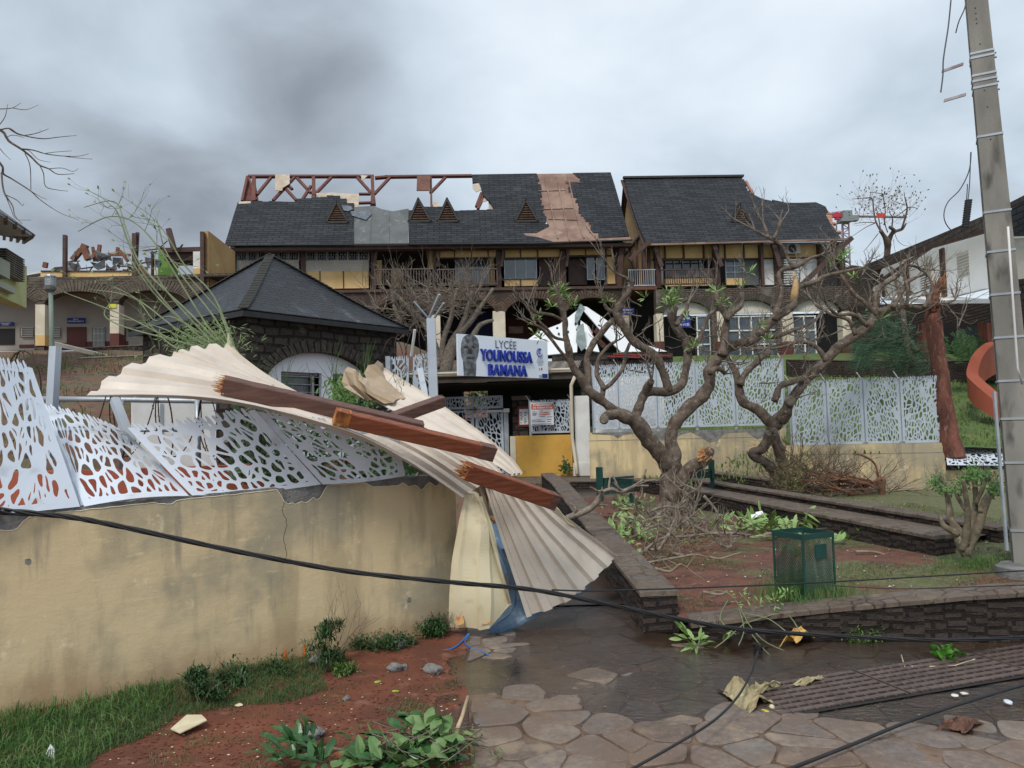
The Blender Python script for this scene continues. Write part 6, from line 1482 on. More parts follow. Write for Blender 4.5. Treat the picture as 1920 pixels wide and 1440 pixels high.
mb=MB()
def band(mb,y,hh=.022,e=.008):
    t=(y-1045)/(-160-1045); c=lerp(base,top,t); seg(mb,t-hh/7/2*1.0,t+hh/7/2,-w-e,w+e,-dp_-e,dp_+e)
for y in (100,108,140,150,162,250,385,455,530,605,680,745,820,935): band(mb,y)
each(mb,'steel_band',m_galv,pole)
mb=MB()
for y,x in ((20,-.02),(30,-.02),(40,-.02),(48,-.02),(86,-.01),(100,-.01),(170,-.01),(200,0),(258,0)):
    t=(y-1045)/(-160-1045); c=lerp(base,top,t)+xf*x-yf*(dp_*lerp(1,.6,t)+.0005); mb.add([c+xf*.007*math.cos(a)+ax*.007*math.sin(a)-yf*.001 for a in [k*math.pi/3 for k in range(6)]],[tuple(range(6))])
each(mb,'bolt_hole',m_black,pole)
for (x0,y0,x1,y1) in ((1766,134,1806,120),(1770,189,1811,177)):
    mb=MB(); mb.bar(P(x0,y0,6.75),P(x1,y1,6.6),.03,.008,up=(0,-1,.2)); build(mb,'cross_arm',mat('primer_steel',(.22,.16,.17),(.35,.33,.33),7,.6,.1),pole)
mb=MB()
for y in (100,108,152,166): t=(y-1045)/(-160-1045); c=lerp(base,top,t)+xf*w*.62; mb.tube([c,c+xf*.035],.01,5)
each(mb,'bolt',m_galv,pole)
mb=MB(); mb.tube([P(1890,425,6.35),P(1899,560,6.35),P(1908,690,6.35),P(1917,720,6.4)],.009,6); build(mb,'white_conduit',m_white,pole,smooth=True)
mb=MB(); mb.bar(P(1864,734,6.38),P(1888,1032,6.38),.02,.02); build(mb,'steel_angle',m_galv,pole)
mb=MB(); c=base+V((0,0,.12)); pts=[]
R=random.Random(2)
for i in range(18): a=i*2*math.pi/18; r_=.36*R.uniform(.85,1.15); pts.append(V((base.x+.02+r_*math.cos(a),base.y-.12+r_*.8*math.sin(a),bedz(base.x,base.y)-.02)))
mb.add(pts+[p+V((0,0,.09)) for p in pts]+[V((base.x,base.y,bedz(base.x,base.y)+.1))],[(i,(i+1)%18,(i+1)%18+18,i+18) for i in range(18)]+[(i+18,(i+1)%18+18,36) for i in range(18)])
build(mb,'footing',m_rubbleg,pole)
# cables on the pole
def cable(name,label,pts,r,nn=8,parent=None,mt=None,cat='cable',k=6):
    mb=MB(); L=cr([tuple(P(*q)) for q in pts],nn); mb.tube(L,r,k); return build(mb,name,mt or m_black,parent,smooth=True,label=None if parent else label,cat=None if parent else cat)
m_cab=mat('grey_cable',(.07,.08,.085),None,rough=.5,bmp=0)
cable('hanging_cable','thin grey cable dangling from the pole top past the steel arms',[(1783,0,6.7),(1778,50,6.7),(1769,110,6.7),(1768,140,6.7),(1764,173,6.7)],.006,mt=m_cab)
cable('hanging_cable','short cut cable stub hanging near the very top of the pole',[(1812,0,6.4),(1808,18,6.4),(1798,40,6.45),(1792,62,6.5)],.005,mt=m_cab)
cable('hanging_cable','cable looping out from the pole and back behind the white building roof',[(1821,285,6.5),(1817,320,6.5),(1800,355,6.55),(1778,378,6.6),(1770,400,6.6),(1774,420,6.6),(1790,438,6.7),(1806,448,6.8)],.0045,mt=m_cab)
box=thing('cable_splice','black cable splice closure hanging beside the concrete pole','cable splice',P(1811,425,6.5))
mb=MB(); mb.tube([P(1816,376,6.5),P(1810,425,6.5)],.026,12); 
for i in range(12): t=i/11; c=lerp(P(1816,376,6.5),P(1810,425,6.5),t); mb.tube([c-V((0,0,.004)),c+V((0,0,.004))],.030,12)
build(mb,'closure',m_black,box)
cable('lead',None,[(1815,374,6.5),(1818,345,6.5),(1820,285,6.45)],.004,parent=box,mt=m_cab); cable('lead',None,[(1812,376,6.5),(1814,350,6.5),(1813,345,6.5)],.004,parent=box,mt=m_cab)
# cables in front
def bundle(name,label,pts,r,nst,rad,nn=14,tw=9):
    L=[V(p) for p in cr([tuple(P(*q)) for q in pts],nn)]; t=thing(name,label,'cable',L[len(L)//2]); 
    for s_ in range(nst):
        mb=MB(); o=[]
        for i,p in enumerate(L):
            a=i/len(L)*tw*math.pi*2+s_*2*math.pi/nst; q=.5+.5*math.sin(i*.13); rr=rad*(1+(1-min(1,i/25))*1.6)
            o.append(p+V((0,math.cos(a)*rr,math.sin(a)*rr)))
        mb.tube(o,r,6); build(mb,'strand',m_black,t,smooth=True)
bundle('cable_bundle','thick twisted black cable bundle sagging across the whole foreground',[(-60,950,3.5),(0,958,3.6),(120,968,3.7),(230,988,3.8),(450,1035,4.0),(650,1071,4.2),(850,1092,4.35),(1000,1106,4.5),(1150,1135,4.6),(1270,1160,4.7),(1400,1181,4.8),(1600,1194,4.95),(1790,1200,5.1),(2000,1190,5.3)],.0062,4,.0075)
cable('overhead_cable','thin black cable stretched level in front of the planting bed, upper one',[(1035,1106,4.6),(1150,1107,4.9),(1500,1094,5.2),(1920,1070,5.4),(2000,1066,5.5)],.0052)
cable('overhead_cable','thin black cable sagging in front of the planting bed, lower one',[(1560,1098,5.6),(1680,1104,5.5),(1800,1101,5.4),(1920,1097,5.4),(2000,1095,5.4)],.0035)
cable('ground_cable','black cable lying diagonally over the paving in the bottom right corner',[(1460,1450,3.40),(1600,1395,3.72),(1700,1354,3.95),(1800,1320,4.15),(1920,1284,4.45),(2000,1262,4.6)],.0085)
cable('ground_cable','thin dark cable curling over the wet paving toward the drain grate',[(1170,1450,3.35),(1260,1400,3.62),(1340,1350,3.93),(1384,1305,4.25),(1408,1262,4.6),(1421,1222,4.9)],.0065)
# ---------------------------------------------------------------- drain grate
g0,g1,g2=G(1443,1348,.006),G(1920,1268,.006),G(1393,1296,.006)
gd=(g1-g0).normalized(); gp=V((-gd.y,gd.x,0)); W=.46; gr=thing('drain_grate','long rusty brown slotted drain grate set in the flooded paving','drain grate',g0+gd*1.5)
m_gr=mat('rusty_grate',(.125,.09,.078),(.085,.06,.052),5,.5,.3,60,c3=(.18,.12,.09),s3=20)
for k in range(4):
    a=.96*k; mb=MB(); Lg=.93
    for i in range(7):
        y=W*(i+.5)/7; 
        mb.bar(g0+gd*a+gp*y+V((0,0,.008)),g0+gd*(a+Lg)+gp*y+V((0,0,.012)),.038,.008)
    for j in range(13):
        x=a+Lg*j/12; mb.bar(g0+gd*x+V((0,0,.011)),g0+gd*x+gp*W+V((0,0,.011)),.009,.008)
    build(mb,'grate_section',m_gr,gr)
mb=MB(); mb.add([g0+gd*-.02+gp*-.02+V((0,0,.004)),g0+gd*4-gp*.02+V((0,0,.004)),g0+gd*4+gp*(W+.02)+V((0,0,.004)),g0-gd*.02+gp*(W+.02)+V((0,0,.004))],[(0,1,2,3)]); build(mb,'dark_channel',m_dark,gr)
# ---------------------------------------------------------------- plumeria trees, traced limb by limb at their depth
def limb(mb,pts,d0,dd=0.0,R=None,sub=5,knob=.16,n=9,gn=.018):
    # pts: (px,py,radius px[,extra depth]) ; dd drifts the limb in depth along its length
    L=[]; m=len(pts)-1
    for i,p in enumerate(pts):
        d=d0+dd*i/max(m,1)+(p[3] if len(p)>3 else 0); q=P(p[0],p[1],d); L.append((q.x,q.y,q.z,p[2]*d/FPX))
    C=cr(L,sub); out=[];rs=[]
    for i,c in enumerate(C):
        v=V(c[:3]); o=V((mnoise.noise(v*5),mnoise.noise(v*5+V((9,0,0))),mnoise.noise(v*5+V((0,9,0)))))*gn*min(1,c[3]/.05)
        out.append(v+o); rs.append(max(.003,c[3]*(1+knob*mnoise.noise(v*9)*1.6)))
    mb.tube(out,rs,n); return out
def tuft(mb,c,R,n=26,L=.22,W=.045,up=.2,spread=1.0):
    for i in range(n):
        d=V((R.uniform(-1,1)*spread,R.uniform(-1,1)*spread,R.uniform(-.5,1)+up)).normalized(); mb.leaf(V(c)+d*R.uniform(0,.06),d,(R.uniform(-.3,.3),R.uniform(-1,1),.6),L*R.uniform(.6,1.2),W*R.uniform(.7,1.2),bend=R.uniform(.1,.7))
R=random.Random(21)
tb=P(1258,948,12.0)
tree1=thing('plumeria_tree','big storm stripped plumeria with forked trunk and broken stump in front of the entrance','tree',tb)
tk=MB()
limb(tk,[(1262,962,34),(1259,940,27),(1257,915,20),(1259,890,19),(1262,868,19)],12.0,0,R,n=16,sub=6)
limb(tk,[(1262,885,15),(1245,862,16),(1222,830,15),(1203,808,14),(1188,788,13),(1160,778,12),(1142,778,10),(1133,786,9)],12.0,-.5,R,n=12)
limb(tk,[(1264,880,15),(1264,850,13),(1257,828,12),(1262,804,12),(1268,790,12),(1290,766,12),(1313,746,12),(1330,720,11),(1332,692,11),(1353,665,10),(1374,648,10),(1404,640,9),(1420,624,9),(1447,600,8),(1476,581,8),(1488,570,6)],12.0,.6,R,n=12)
limb(tk,[(1262,935,16),(1276,903,14),(1294,880,14),(1311,868,13),(1324,858,12),(1331,843,8)],11.9,-.35,R,n=12)
limb(tk,[(1258,940,14),(1240,952,9),(1222,966,6),(1205,974,3)],11.95,-.4,R); limb(tk,[(1262,945,14),(1282,960,9),(1300,975,4)],11.95,-.4,R); limb(tk,[(1255,945,12),(1250,970,8),(1246,985,4)],11.9,-.5,R)
build(tk,'trunk',m_bark,tree1,smooth=True)
lb=MB()
limbs=[([(1175,784,11),(1150,768,9),(1128,751,9),(1100,727,9),(1085,703,8),(1072,680,7),(1068,657,7),(1060,630,6),(1060,603,6),(1052,572,5),(1050,556,4)],-.5),
([(1104,732,8),(1103,703,7),(1101,673,6),(1112,646,6),(1136,613,6),(1150,600,5)],.6),
([(1254,734,8),(1243,697,8),(1226,664,8),(1190,642,8),(1168,610,8),(1158,588,9),(1166,567,6),(1178,548,5),(1184,529,4),(1172,520,3),(1155,512,2)],-.4),
([(1158,590,6),(1140,580,4),(1134,570,3)],-.1),
([(1190,788,11),(1196,768,10),(1204,746,9),(1216,735,9),(1252,735,9),(1274,724,8),(1285,697,7),(1290,665,8),(1286,640,8),(1268,615,9),(1261,592,9),(1265,576,7)],.3),
([(1205,746,8),(1214,728,8),(1222,714,7)],-.3),
([(1354,668,9),(1358,645,8),(1361,613,7),(1362,592,7),(1349,572,6),(1341,550,5)],.2),
([(1362,600,5),(1376,583,5),(1389,573,5),(1391,548,4)],.1),
([(1405,640,8),(1418,634,8),(1452,597,8),(1484,576,7),(1490,558,6),(1496,540,5),(1522,530,5),(1552,517,4),(1590,507,3),(1618,502,2)],1.2),
([(1452,600,6),(1460,572,5),(1466,545,4),(1460,517,4),(1470,505,4),(1488,502,4)],.4),
([(1488,502,4),(1478,485,3),(1468,462,3),(1446,447,4),(1430,440,3),(1414,431,2)],.2),
([(1450,448,3),(1458,432,3),(1463,416,3)],.1),([(1442,446,3),(1436,432,3),(1432,420,2)],.1),
([(1488,502,4),(1502,495,4),(1520,484,3),(1540,478,2)],.2),
([(1105,735,6),(1075,690,3),(1048,655,3),(1020,620,3),(1005,610,2)],-.6),
([(1128,752,5),(1130,725,5),(1118,700,4),(1124,672,4),(1140,650,3),(1155,640,3)],.3),
([(1130,730,4),(1150,715,4),(1168,690,4),(1172,665,4),(1180,645,3)],.5),
([(1062,604,4),(1040,592,3),(1018,588,3),(1002,585,3),(990,572,2)],-.4),([(1068,640,3),(1040,632,3),(1020,612,3),(1005,598,2)],-.2),
([(1330,700,6),(1345,690,5),(1360,700,4)],.2),([(1420,625,5),(1450,632,4),(1480,622,4),(1510,610,3),(1530,598,2)],.8),
([(1290,660,5),(1310,640,4),(1318,615,4),(1330,590,3)],.4),([(1268,610,5),(1285,585,4),(1290,570,3)],.2)]
ends=[]
for pts,dd in limbs:
    o=limb(lb,pts,12.0+R.uniform(-.1,.1),dd,R,n=8); ends.append((o[-1],(o[-1]-o[-4]).normalized()))
build(lb,'limbs',m_bark,tree1,smooth=True)
tw=MB(); tips=[]
for e,d in ends:
    for k in range(3): twig(tw,e,d+V((R.uniform(-.7,.7),R.uniform(-.5,.5),R.uniform(-.2,.9))),R.uniform(.18,.34),.016,2,R,n=5,spread=.75,up=.35,kink=.22,tips=tips)
for i in range(32):
    x=R.gauss(1395,75); y=R.gauss(655,32); twig(tw,P(x,y,R.uniform(11.8,13.3)),V((R.uniform(-1,1),R.uniform(-.5,.5),R.uniform(-.5,1))),R.uniform(.2,.5),.014,2,R,n=5,spread=.7,up=.2,kink=.25,tips=tips)
for i in range(16):
    x=R.gauss(1180,50); y=R.gauss(640,35); twig(tw,P(x,y,R.uniform(11.8,12.8)),V((R.uniform(-1,1),R.uniform(-.5,.5),R.uniform(0,1))),R.uniform(.2,.35),.012,1,R,n=5,spread=.7,up=.3,kink=.25,tips=tips)
build(tw,'twigs',m_twig,tree1,smooth=True)
lf_=MB()
for x,y,n in ((1048,550,60),(1035,575,28),(1075,575,24),(1262,562,44),(1250,572,16),(1343,548,36),(1352,570,20),(1140,567,26),(1008,600,30),(1012,635,26),(1003,628,12),(1440,640,20),(1300,650,26),(1405,512,10),(1210,560,10),(1392,540,12),(1425,612,20),(1290,600,14)):
    tuft(lf_,P(x,y,11.9),R,n=int(n*.8),L=.15,W=.024)
    if n>40:
        for k in range(4): tuft(lf_,P(x+R.uniform(-16,16),y+R.uniform(-16,12),11.9),R,n=14,L=.14,W=.022)
build(lf_,'leaves',m_leafp,tree1)
sp=MB()
c=P(1325,850,11.55)
for i in range(60): 
    a=P(R.uniform(1306,1328),R.uniform(846,866),11.55); d=V((R.uniform(.1,.9),R.uniform(-.4,0),R.uniform(.2,.9))).normalized(); s_=R.uniform(.01,.028); sp.bar(a,a+d*R.uniform(.04,.14),s_,s_,ew=s_*.4,eh=s_*.4)
build(sp,'broken_heartwood',m_splint,tree1)
sp=MB(); sp.tube([P(1487,566,12.5),P(1490,548,12.5),P(1492,532,12.45),P(1488,512,12.5)],[.055,.06,.045,.015],6); build(sp,'peeled_branch',mat('fresh_wood',(.62,.42,.22),(.5,.3,.13),20,.7,.4),tree1,smooth=True)
kn=MB()
for x,y,r_,d in ((1133,787,9,11.5),):
    c=P(x,y,d-.1); kn.tube([c+V((0,.02,0)),c-V((.01,.015,0))],[r_*d/FPX,r_*.7*d/FPX],10)
build(kn,'cut_knot',m_twig,tree1)

R=random.Random(33)
tree2=thing('plumeria_tree','leaning storm stripped plumeria whose long limb reaches right across the white building','tree',P(1455,905,14.2))
tk=MB()
limb(tk,[(1462,915,12),(1452,888,10),(1436,868,10),(1413,855,10),(1412,848,8),(1428,842,10),(1438,828,10),(1446,808,10),(1452,795,11)],14.2,-.1,R,n=10)
limb(tk,[(1472,915,13),(1470,880,10),(1458,838,9),(1449,812,9)],14.2,-.1,R,n=10)
build(tk,'trunk',m_bark,tree2,smooth=True)
lb=MB(); ends=[]
limbs=[([(1450,800,10),(1436,784,9),(1420,768,9),(1394,754,9),(1385,724,8),(1380,700,6),(1366,673,5),(1358,655,3)],.2),
([(1386,722,7),(1396,702,6),(1411,686,6),(1431,668,6),(1440,660,5),(1420,650,3),(1416,640,3)],.4),
([(1452,800,11),(1458,788,12),(1470,775,9),(1492,737,9),(1516,708,9),(1548,676,9),(1580,644,9),(1603,629,9),(1628,612,8),(1645,589,8),(1673,577,7),(1700,574,5),(1731,577,4),(1765,570,3),(1790,563,2)],1.6),
([(1452,752,6),(1463,724,6),(1485,716,5),(1506,710,6)],.3),([(1462,790,11),(1472,776,12),(1478,760,10),(1484,752,9)],-.2),
([(1550,676,6),(1530,650,4),(1500,640,4),(1470,650,3),(1440,655,2)],.3),([(1604,628,5),(1590,600,4),(1560,590,3),(1535,575,3),(1520,560,2)],.4),
([(1646,588,6),(1640,560,5),(1655,535,4),(1680,520,4),(1700,498,3),(1722,502,2)],.4),([(1645,590,5),(1620,565,4),(1600,550,4),(1580,520,3),(1565,500,2)],.2),
([(1674,577,5),(1690,550,4),(1700,530,4),(1718,520,3)],.3),([(1731,577,4),(1745,555,4),(1748,535,3),(1742,520,2)],.2),([(1700,574,4),(1702,545,3),(1697,520,3)],.1),([(1628,612,5),(1600,590,4),(1570,590,3),(1550,570,3)],-.4)]
for pts,dd in limbs:
    o=limb(lb,pts,14.1,dd,R,n=8); ends.append((o[-1],(o[-1]-o[-4]).normalized()))
build(lb,'limbs',m_bark,tree2,smooth=True)
tw=MB()
for e,d in ends:
    for k in range(3): twig(tw,e,d+V((R.uniform(-.7,.7),R.uniform(-.5,.5),R.uniform(-.3,.8))),R.uniform(.2,.42),.018,2,R,n=5,spread=.75,up=.25,kink=.25)
for i in range(50):
    t=R.random(); x=lerp(1500,1760,t)+R.gauss(0,20); y=lerp(610,545,t)+R.gauss(0,34); twig(tw,P(x,y,R.uniform(14.3,16)),V((R.uniform(-1,1),R.uniform(-.5,.5),R.uniform(-.7,1))),R.uniform(.25,.6),.017,2,R,n=5,spread=.8,up=.15,kink=.25)
build(tw,'twigs',m_twig,tree2,smooth=True)
kn=MB()
for x,y,r_,d in ((1483,752,11,14.0),(1441,813,6,14.0),(1453,808,6,14.0)):
    c=P(x,y,d-.14); kn.tube([c+V((0,.05,0)),c-V((0,.03,0))],[r_*d/FPX,r_*.8*d/FPX],10); kn.tube([c-V((0,.03,0)),c-V((0,.031,0))],[r_*.45*d/FPX]*2,8)
each(kn,'cut_knot',m_twig,tree2)
lf_=MB()
for x,y,n in ((1580,490,30),(1600,520,16),(1560,500,16),(1650,600,10),(1585,480,14)): tuft(lf_,P(x,y,14.6),R,n=n,L=.2,W=.025,spread=.8)
build(lf_,'leaves',m_leafp,tree2)

# ---------------------------------------------------------------- bare bush behind the pavilion
R=random.Random(50)
def bush(name,label,base,n,L,r,lv,seed,mt,width=1.0,up=.5,lean=(0,0),parts=True,seg=3,spread=.6,kink=.2,cat='bush',leafmat=None,lp_=0,trunk=False):
    R=random.Random(seed); t=thing(name,label,cat,base); mb=MB(); tips=[]
    for i in range(n):
        a=R.uniform(0,6.28); s_=R.uniform(.2,1)*width; twig(mb,V(base)+V((math.cos(a)*.12*width,math.sin(a)*.12*width,0)),V((math.cos(a)*s_+lean[0],math.sin(a)*s_*.6,1+lean[1])),L*R.uniform(.7,1.1),r,lv,R,n=5,spread=spread,up=up,kink=kink,seg=seg,tips=tips)
    build(mb,'branches',mt,t,smooth=True)
    if leafmat:
        mb=MB()
        for p,d in tips:
            if R.random()<lp_: tuft(mb,p,R,n=6,L=.09,W=.03)
        if mb.v: build(mb,'leaves',leafmat,t)
    return t
bt=thing('bare_tree','dense leafless grey tree filling the gap between pavilion and name board','tree',P(830,690,21))
tk=MB(); R=random.Random(61)
for pts in ([(835,700,14),(842,665,12),(855,635,11),(872,612,8),(890,592,6),(905,570,4),(925,540,3)],[(838,690,9),(850,660,8),(880,640,7),(900,610,5),(925,600,3)],[(825,690,9),(815,650,8),(800,610,6),(775,585,5),(750,560,4),(735,545,3)],[(830,680,8),(830,640,6),(845,600,5),(850,570,4),(858,540,3)],[(845,650,6),(870,600,5),(880,570,4),(885,545,3)],[(815,640,5),(790,600,4),(780,560,3),(770,540,2)],[(756,612,4),(740,580,4),(735,545,3),(725,525,2)]): limb(tk,pts,21,R.uniform(-.8,.8),R,n=6,sub=4)
build(tk,'trunk',m_twig,bt,smooth=True)
tw=MB()
for i in range(150):
    x=R.uniform(705,905); y=R.uniform(545,640) if x<800 else R.uniform(535,600); 
    if x>830 and y>600: continue
    twig(tw,P(x,y,R.uniform(20.2,22)),V((R.uniform(-1,1),R.uniform(-.5,.5),R.uniform(-.2,1))),R.uniform(.35,.7),.017,2,R,n=4,spread=.75,up=.2,kink=.25)
build(tw,'twigs',mat('pale_twig',(.20,.165,.13),(.12,.095,.07),12,.85,0,c3=(.34,.29,.23),s3=20),bt,smooth=True)

# broken green-stemmed shrub at left, leaning out over the pavilion roof
R=random.Random(71)
gs=thing('broken_sapling','split green sapling with long thin stems bent left over the pavilion roof','tree',P(436,665,8.2))
tk=MB()
S=[[(436,668),(360,610),(260,500),(222,400),(205,392)],[(436,668),(380,600),(300,470),(250,420),(200,410),(150,430)],[(440,660),(400,560),(350,500),(310,440),(285,410)],[(430,668),(330,640),(230,590),(120,545)],[(430,668),(340,620),(250,560),(170,540)],[(436,668),(350,590),(270,500),(235,430),(215,380),(160,385)],[(430,666),(360,640),(300,612),(205,592)],[(440,660),(420,600),(400,575),(330,500),(290,460)],[(436,668),(390,640),(300,560),(240,480),(225,470)],[(436,666),(330,600),(290,600),(260,560),(215,540)],[(436,668),(400,640),(330,560),(300,520),(290,480)],[(425,672),(370,660),(320,650),(280,610),(290,640),(310,680)],[(425,670),(350,648),(240,620),(200,592),(205,570)],[(438,664),(400,600),(345,520),(305,470),(300,420),(290,412)]]
tipl=[]
for i,s_ in enumerate(S):
    n=len(s_); o=limb(tk,[(x+R.uniform(-5,5),y+R.uniform(-5,5),lerp(2.3,.7,j/(n-1))) for j,(x,y) in enumerate(s_)],8.2,R.uniform(-.2,1.6),R,n=5,sub=6,gn=.005); tipl+=o[len(o)//2::4]
build(tk,'stems',m_gtwig,gs,smooth=True)
tw=MB(); tips=[]
for p in tipl: twig(tw,p,V((R.uniform(-1,.4),R.uniform(-.3,.3),R.uniform(-.2,.8))),R.uniform(.15,.35),.004,1,R,n=4,spread=.6,up=.1,kink=.2,tips=tips)
build(tw,'twigs',m_gtwig,gs,smooth=True)
lf_=MB()
for p,d in tips:
    if R.random()<.55 and p.z>2.2:
        for k in range(3): lf_.leaf(p,d+V((R.uniform(-.5,.5),0,R.uniform(-.5,.5))),(0,-1,.3),.05,.012)
for i in range(700):
    x=R.gauss(385,36); y=R.gauss(642,20)
    if y>672: continue
    lf_.leaf(P(x,y,R.uniform(7.9,8.8)),V((R.uniform(-1,1),R.uniform(-.4,.4),R.uniform(-1,.6))),(0,-1,.3),R.uniform(.05,.11),.008)
build(lf_,'leaves',mat('sapling_leaf',(.12,.19,.06),(.20,.27,.11),8,.5,.1),gs)
sp=MB(); sp.tube([P(432,668,7.9),P(430,645,7.9),P(428,625,7.9)],[.035,.03,.006],5); sp.tube([P(444,665,7.9),P(436,650,7.9)],[.03,.01],5); each(sp,'split_stump',mat('fresh_stem',(.5,.5,.3),(.35,.36,.2),15,.7,.3),gs)
# bare branches entering at the upper left
R=random.Random(81)
ub=thing('bare_tree','fine bare black branches reaching in from the left picture edge against the sky','tree',P(-60,700,12))
tk=MB(); Q=lambda a:[(x/5.145,160+y/5.145,r) for x,y,r in a]
for a in ([(-300,300,4),(0,430,2.6),(60,500,2.4),(95,545,2.2),(210,618,2),(300,690,1.8),(380,768,1.6),(470,805,1.2),(560,858,.8),(715,852,.5)],[(0,430,1.4),(90,415,1.3),(170,465,1.2),(300,500,1.1),(430,515,1),(560,500,.8),(740,483,.4)],[(90,420,1.2),(200,480,1),(340,465,.8),(470,418,.4)],[(210,612,1.3),(320,625,1.2),(430,658,1),(540,675,.9),(630,683,.8),(760,683,.6),(855,660,.4)],[(630,685,.7),(740,700,.5),(890,712,.4)],[(430,658,.7),(520,645,.6),(690,632,.4)],[(380,768,1),(420,850,.9),(440,975,.8),(560,1010,.6),(655,1020,.4)],[(240,655,.9),(290,780,.8),(298,1010,.6)],[(470,805,.8),(600,798,.6),(700,830,.5),(755,805,.3)],[(-300,500,4),(0,750,2.2),(30,850,2),(110,900,1.6),(290,1015,1.3),(370,1090,1),(480,1170,.8),(600,1240,.6),(760,1300,.4)],[(15,840,2),(25,960,1.8),(50,1055,1.6),(120,1160,1.2),(145,1260,.9),(215,1335,.5)],[(50,1055,1),(160,1105,.8),(215,1160,.5),(230,1140,.3)],[(290,1015,.7),(400,1080,.5),(455,1098,.3)],[(-100,235,1.2),(0,228,1),(120,218,.8),(200,170,.4)],[(120,218,.7),(250,235,.6),(370,190,.3)],[(0,375,.8),(50,300,.7),(75,180,.4)],[(60,500,.8),(130,480,.7),(235,505,.4)],[(200,620,.8),(280,630,.7),(370,715,.6),(490,742,.3)],[(0,610,.8),(40,660,.7),(105,720,.4)],[(380,430,.3),(395,430,.3)],[(60,1080,.7),(110,1200,.6),(155,1290,.5),(300,1300,.3)]): limb(tk,Q(a),12,R.uniform(-.6,.8),R,n=4,sub=4,gn=.0,knob=0)
build(tk,'branches',m_bark,ub,smooth=True)
# far bare tree behind the white building roof
R=random.Random(91)
ft=thing('bare_tree','far pollarded tree with reddish bare shoots above the white building roof','tree',P(1662,520,45))
tk=MB(); Z9=lambda a:[(1580+x/9,360+y/9,r) for x,y,r in a]
for a in ([(740,1300,6),(750,1100,6),(760,950,6),(760,850,7),(700,740,4),(640,650,4)],[(760,880,5),(790,780,5),(830,700,4),(860,640,4),(790,590,3)],[(840,690,4),(900,660,3),(990,630,3),(1040,580,2),(1070,530,1.4)],[(1000,620,2),(1050,450,1.8),(1090,270,1.6),(1050,100,.8),(1040,0,.5)],[(1090,265,1.2),(1180,255,.8),(1270,285,.4)],[(640,650,2),(560,500,1.6),(520,280,1.4),(495,110,1.2),(350,105,.8),(150,120,.5)],[(640,640,1.2),(600,400,1),(560,250,.6)],[(700,560,1.2),(720,350,1),(690,100,1),(670,20,.8)],[(690,40,.8),(600,20,.7),(450,0,.5)],[(690,40,.8),(760,20,.5)],[(560,520,.9),(400,510,.8),(200,530,.5)],[(540,530,1),(400,590,.7),(160,750,.4)],[(600,700,.9),(500,830,.7),(350,1010,.4)],[(1080,280,1),(950,380,.7),(850,420,.6)],[(830,600,1.4),(840,430,1),(790,360,.6)],[(760,680,1.2),(720,560,1),(700,440,.8)],[(880,700,.5),(930,820,.5),(1030,900,.4),(1140,910,.3)],[(860,800,.5),(870,920,.4),(890,1020,.3)],[(1070,220,.8),(950,190,.6),(820,130,.4)]): limb(tk,Z9(a),45,R.uniform(-1,1),R,n=5,sub=3,gn=0,knob=0)
build(tk,'trunk',mat('reddish_bark',(.13,.075,.06),(.10,.07,.06),3,.8,.1),ft,smooth=True)
tw=MB(); tips=[]
for i in range(60): twig(tw,P(1580+R.uniform(250,1150)/9,360+R.uniform(80,560)/9,45),V((R.uniform(-1,1),0,R.uniform(-.1,1))),R.uniform(.5,1.0),.012,2,R,n=3,spread=.7,tips=tips)
build(tw,'shoots',mat('shoot',(.24,.14,.11),None,rough=.8,bmp=0),ft)
lf_=MB()
for p,d in tips[::3]: lf_.leaf(p,d,(0,-1,0),.16,.07)
build(lf_,'leaves',m_leafd,ft)
mb=MB(); mb.add([P(1642,399,44),P(1661,400,44),P(1659,407,44),P(1645,408,44)],[(0,1,2,3)]); build(mb,'red_cloth',mat('red_cloth',(.5,.06,.05),None,rough=.8,bmp=0),solid=.01,label='scrap of red cloth caught in the far pollarded tree',cat='cloth')
# reddish broken trunk beside the fence, and the fallen casuarina behind
R=random.Random(95)
rt=thing('tree_trunk','bare reddish trunk with broken top beside the right end of the fence','tree',P(1783,835,15.6))
tk=MB(); limb(tk,[(1790,860,20),(1784,835,18),(1776,790,16),(1769,740,15),(1762,690,14),(1756,640,15),(1750,600,14),(1748,572,13)],15.4,.3,R,n=14,gn=.03,knob=.10)
limb(tk,[(1748,575,11),(1755,550,9),(1765,530,9),(1768,522,5)],15.6,.1,R,n=9,gn=.04); limb(tk,[(1750,585,8),(1742,560,5),(1735,548,3)],15.6,0,R,n=7)
build(tk,'trunk',mat('red_bark',(.20,.075,.05),(.10,.04,.03),6,.9,1,30,c3=(.27,.15,.11),s3=14,stretch=(1,1,.3),bd=.04),rt,smooth=True)
mb=MB(); R=random.Random(97)
for i in range(30): p=P(R.uniform(1738,1772),R.uniform(525,580),15.5); mb.bar(p,p+V((R.uniform(-.1,.1),-.1,R.uniform(.05,.25))),.03,.012,ew=.005,eh=.005)
build(mb,'splinters',m_splint,rt)
cs=thing('fallen_casuarina','fallen dark green casuarina top drooping in front of the white building gallery','tree',P(1690,690,20))
mb=MB(); R=random.Random(98)
mb.tube([P(1720,660,20),P(1690,620,20.3),P(1660,600,20.5)],[.09,.06,.03],7); mb.tube([P(1715,690,20),P(1700,650,20),P(1690,560,20.4),P(1670,500,20.8)],[.1,.08,.06,.03],7); build(mb,'branch',m_bark,cs,smooth=True)
mb=MB()
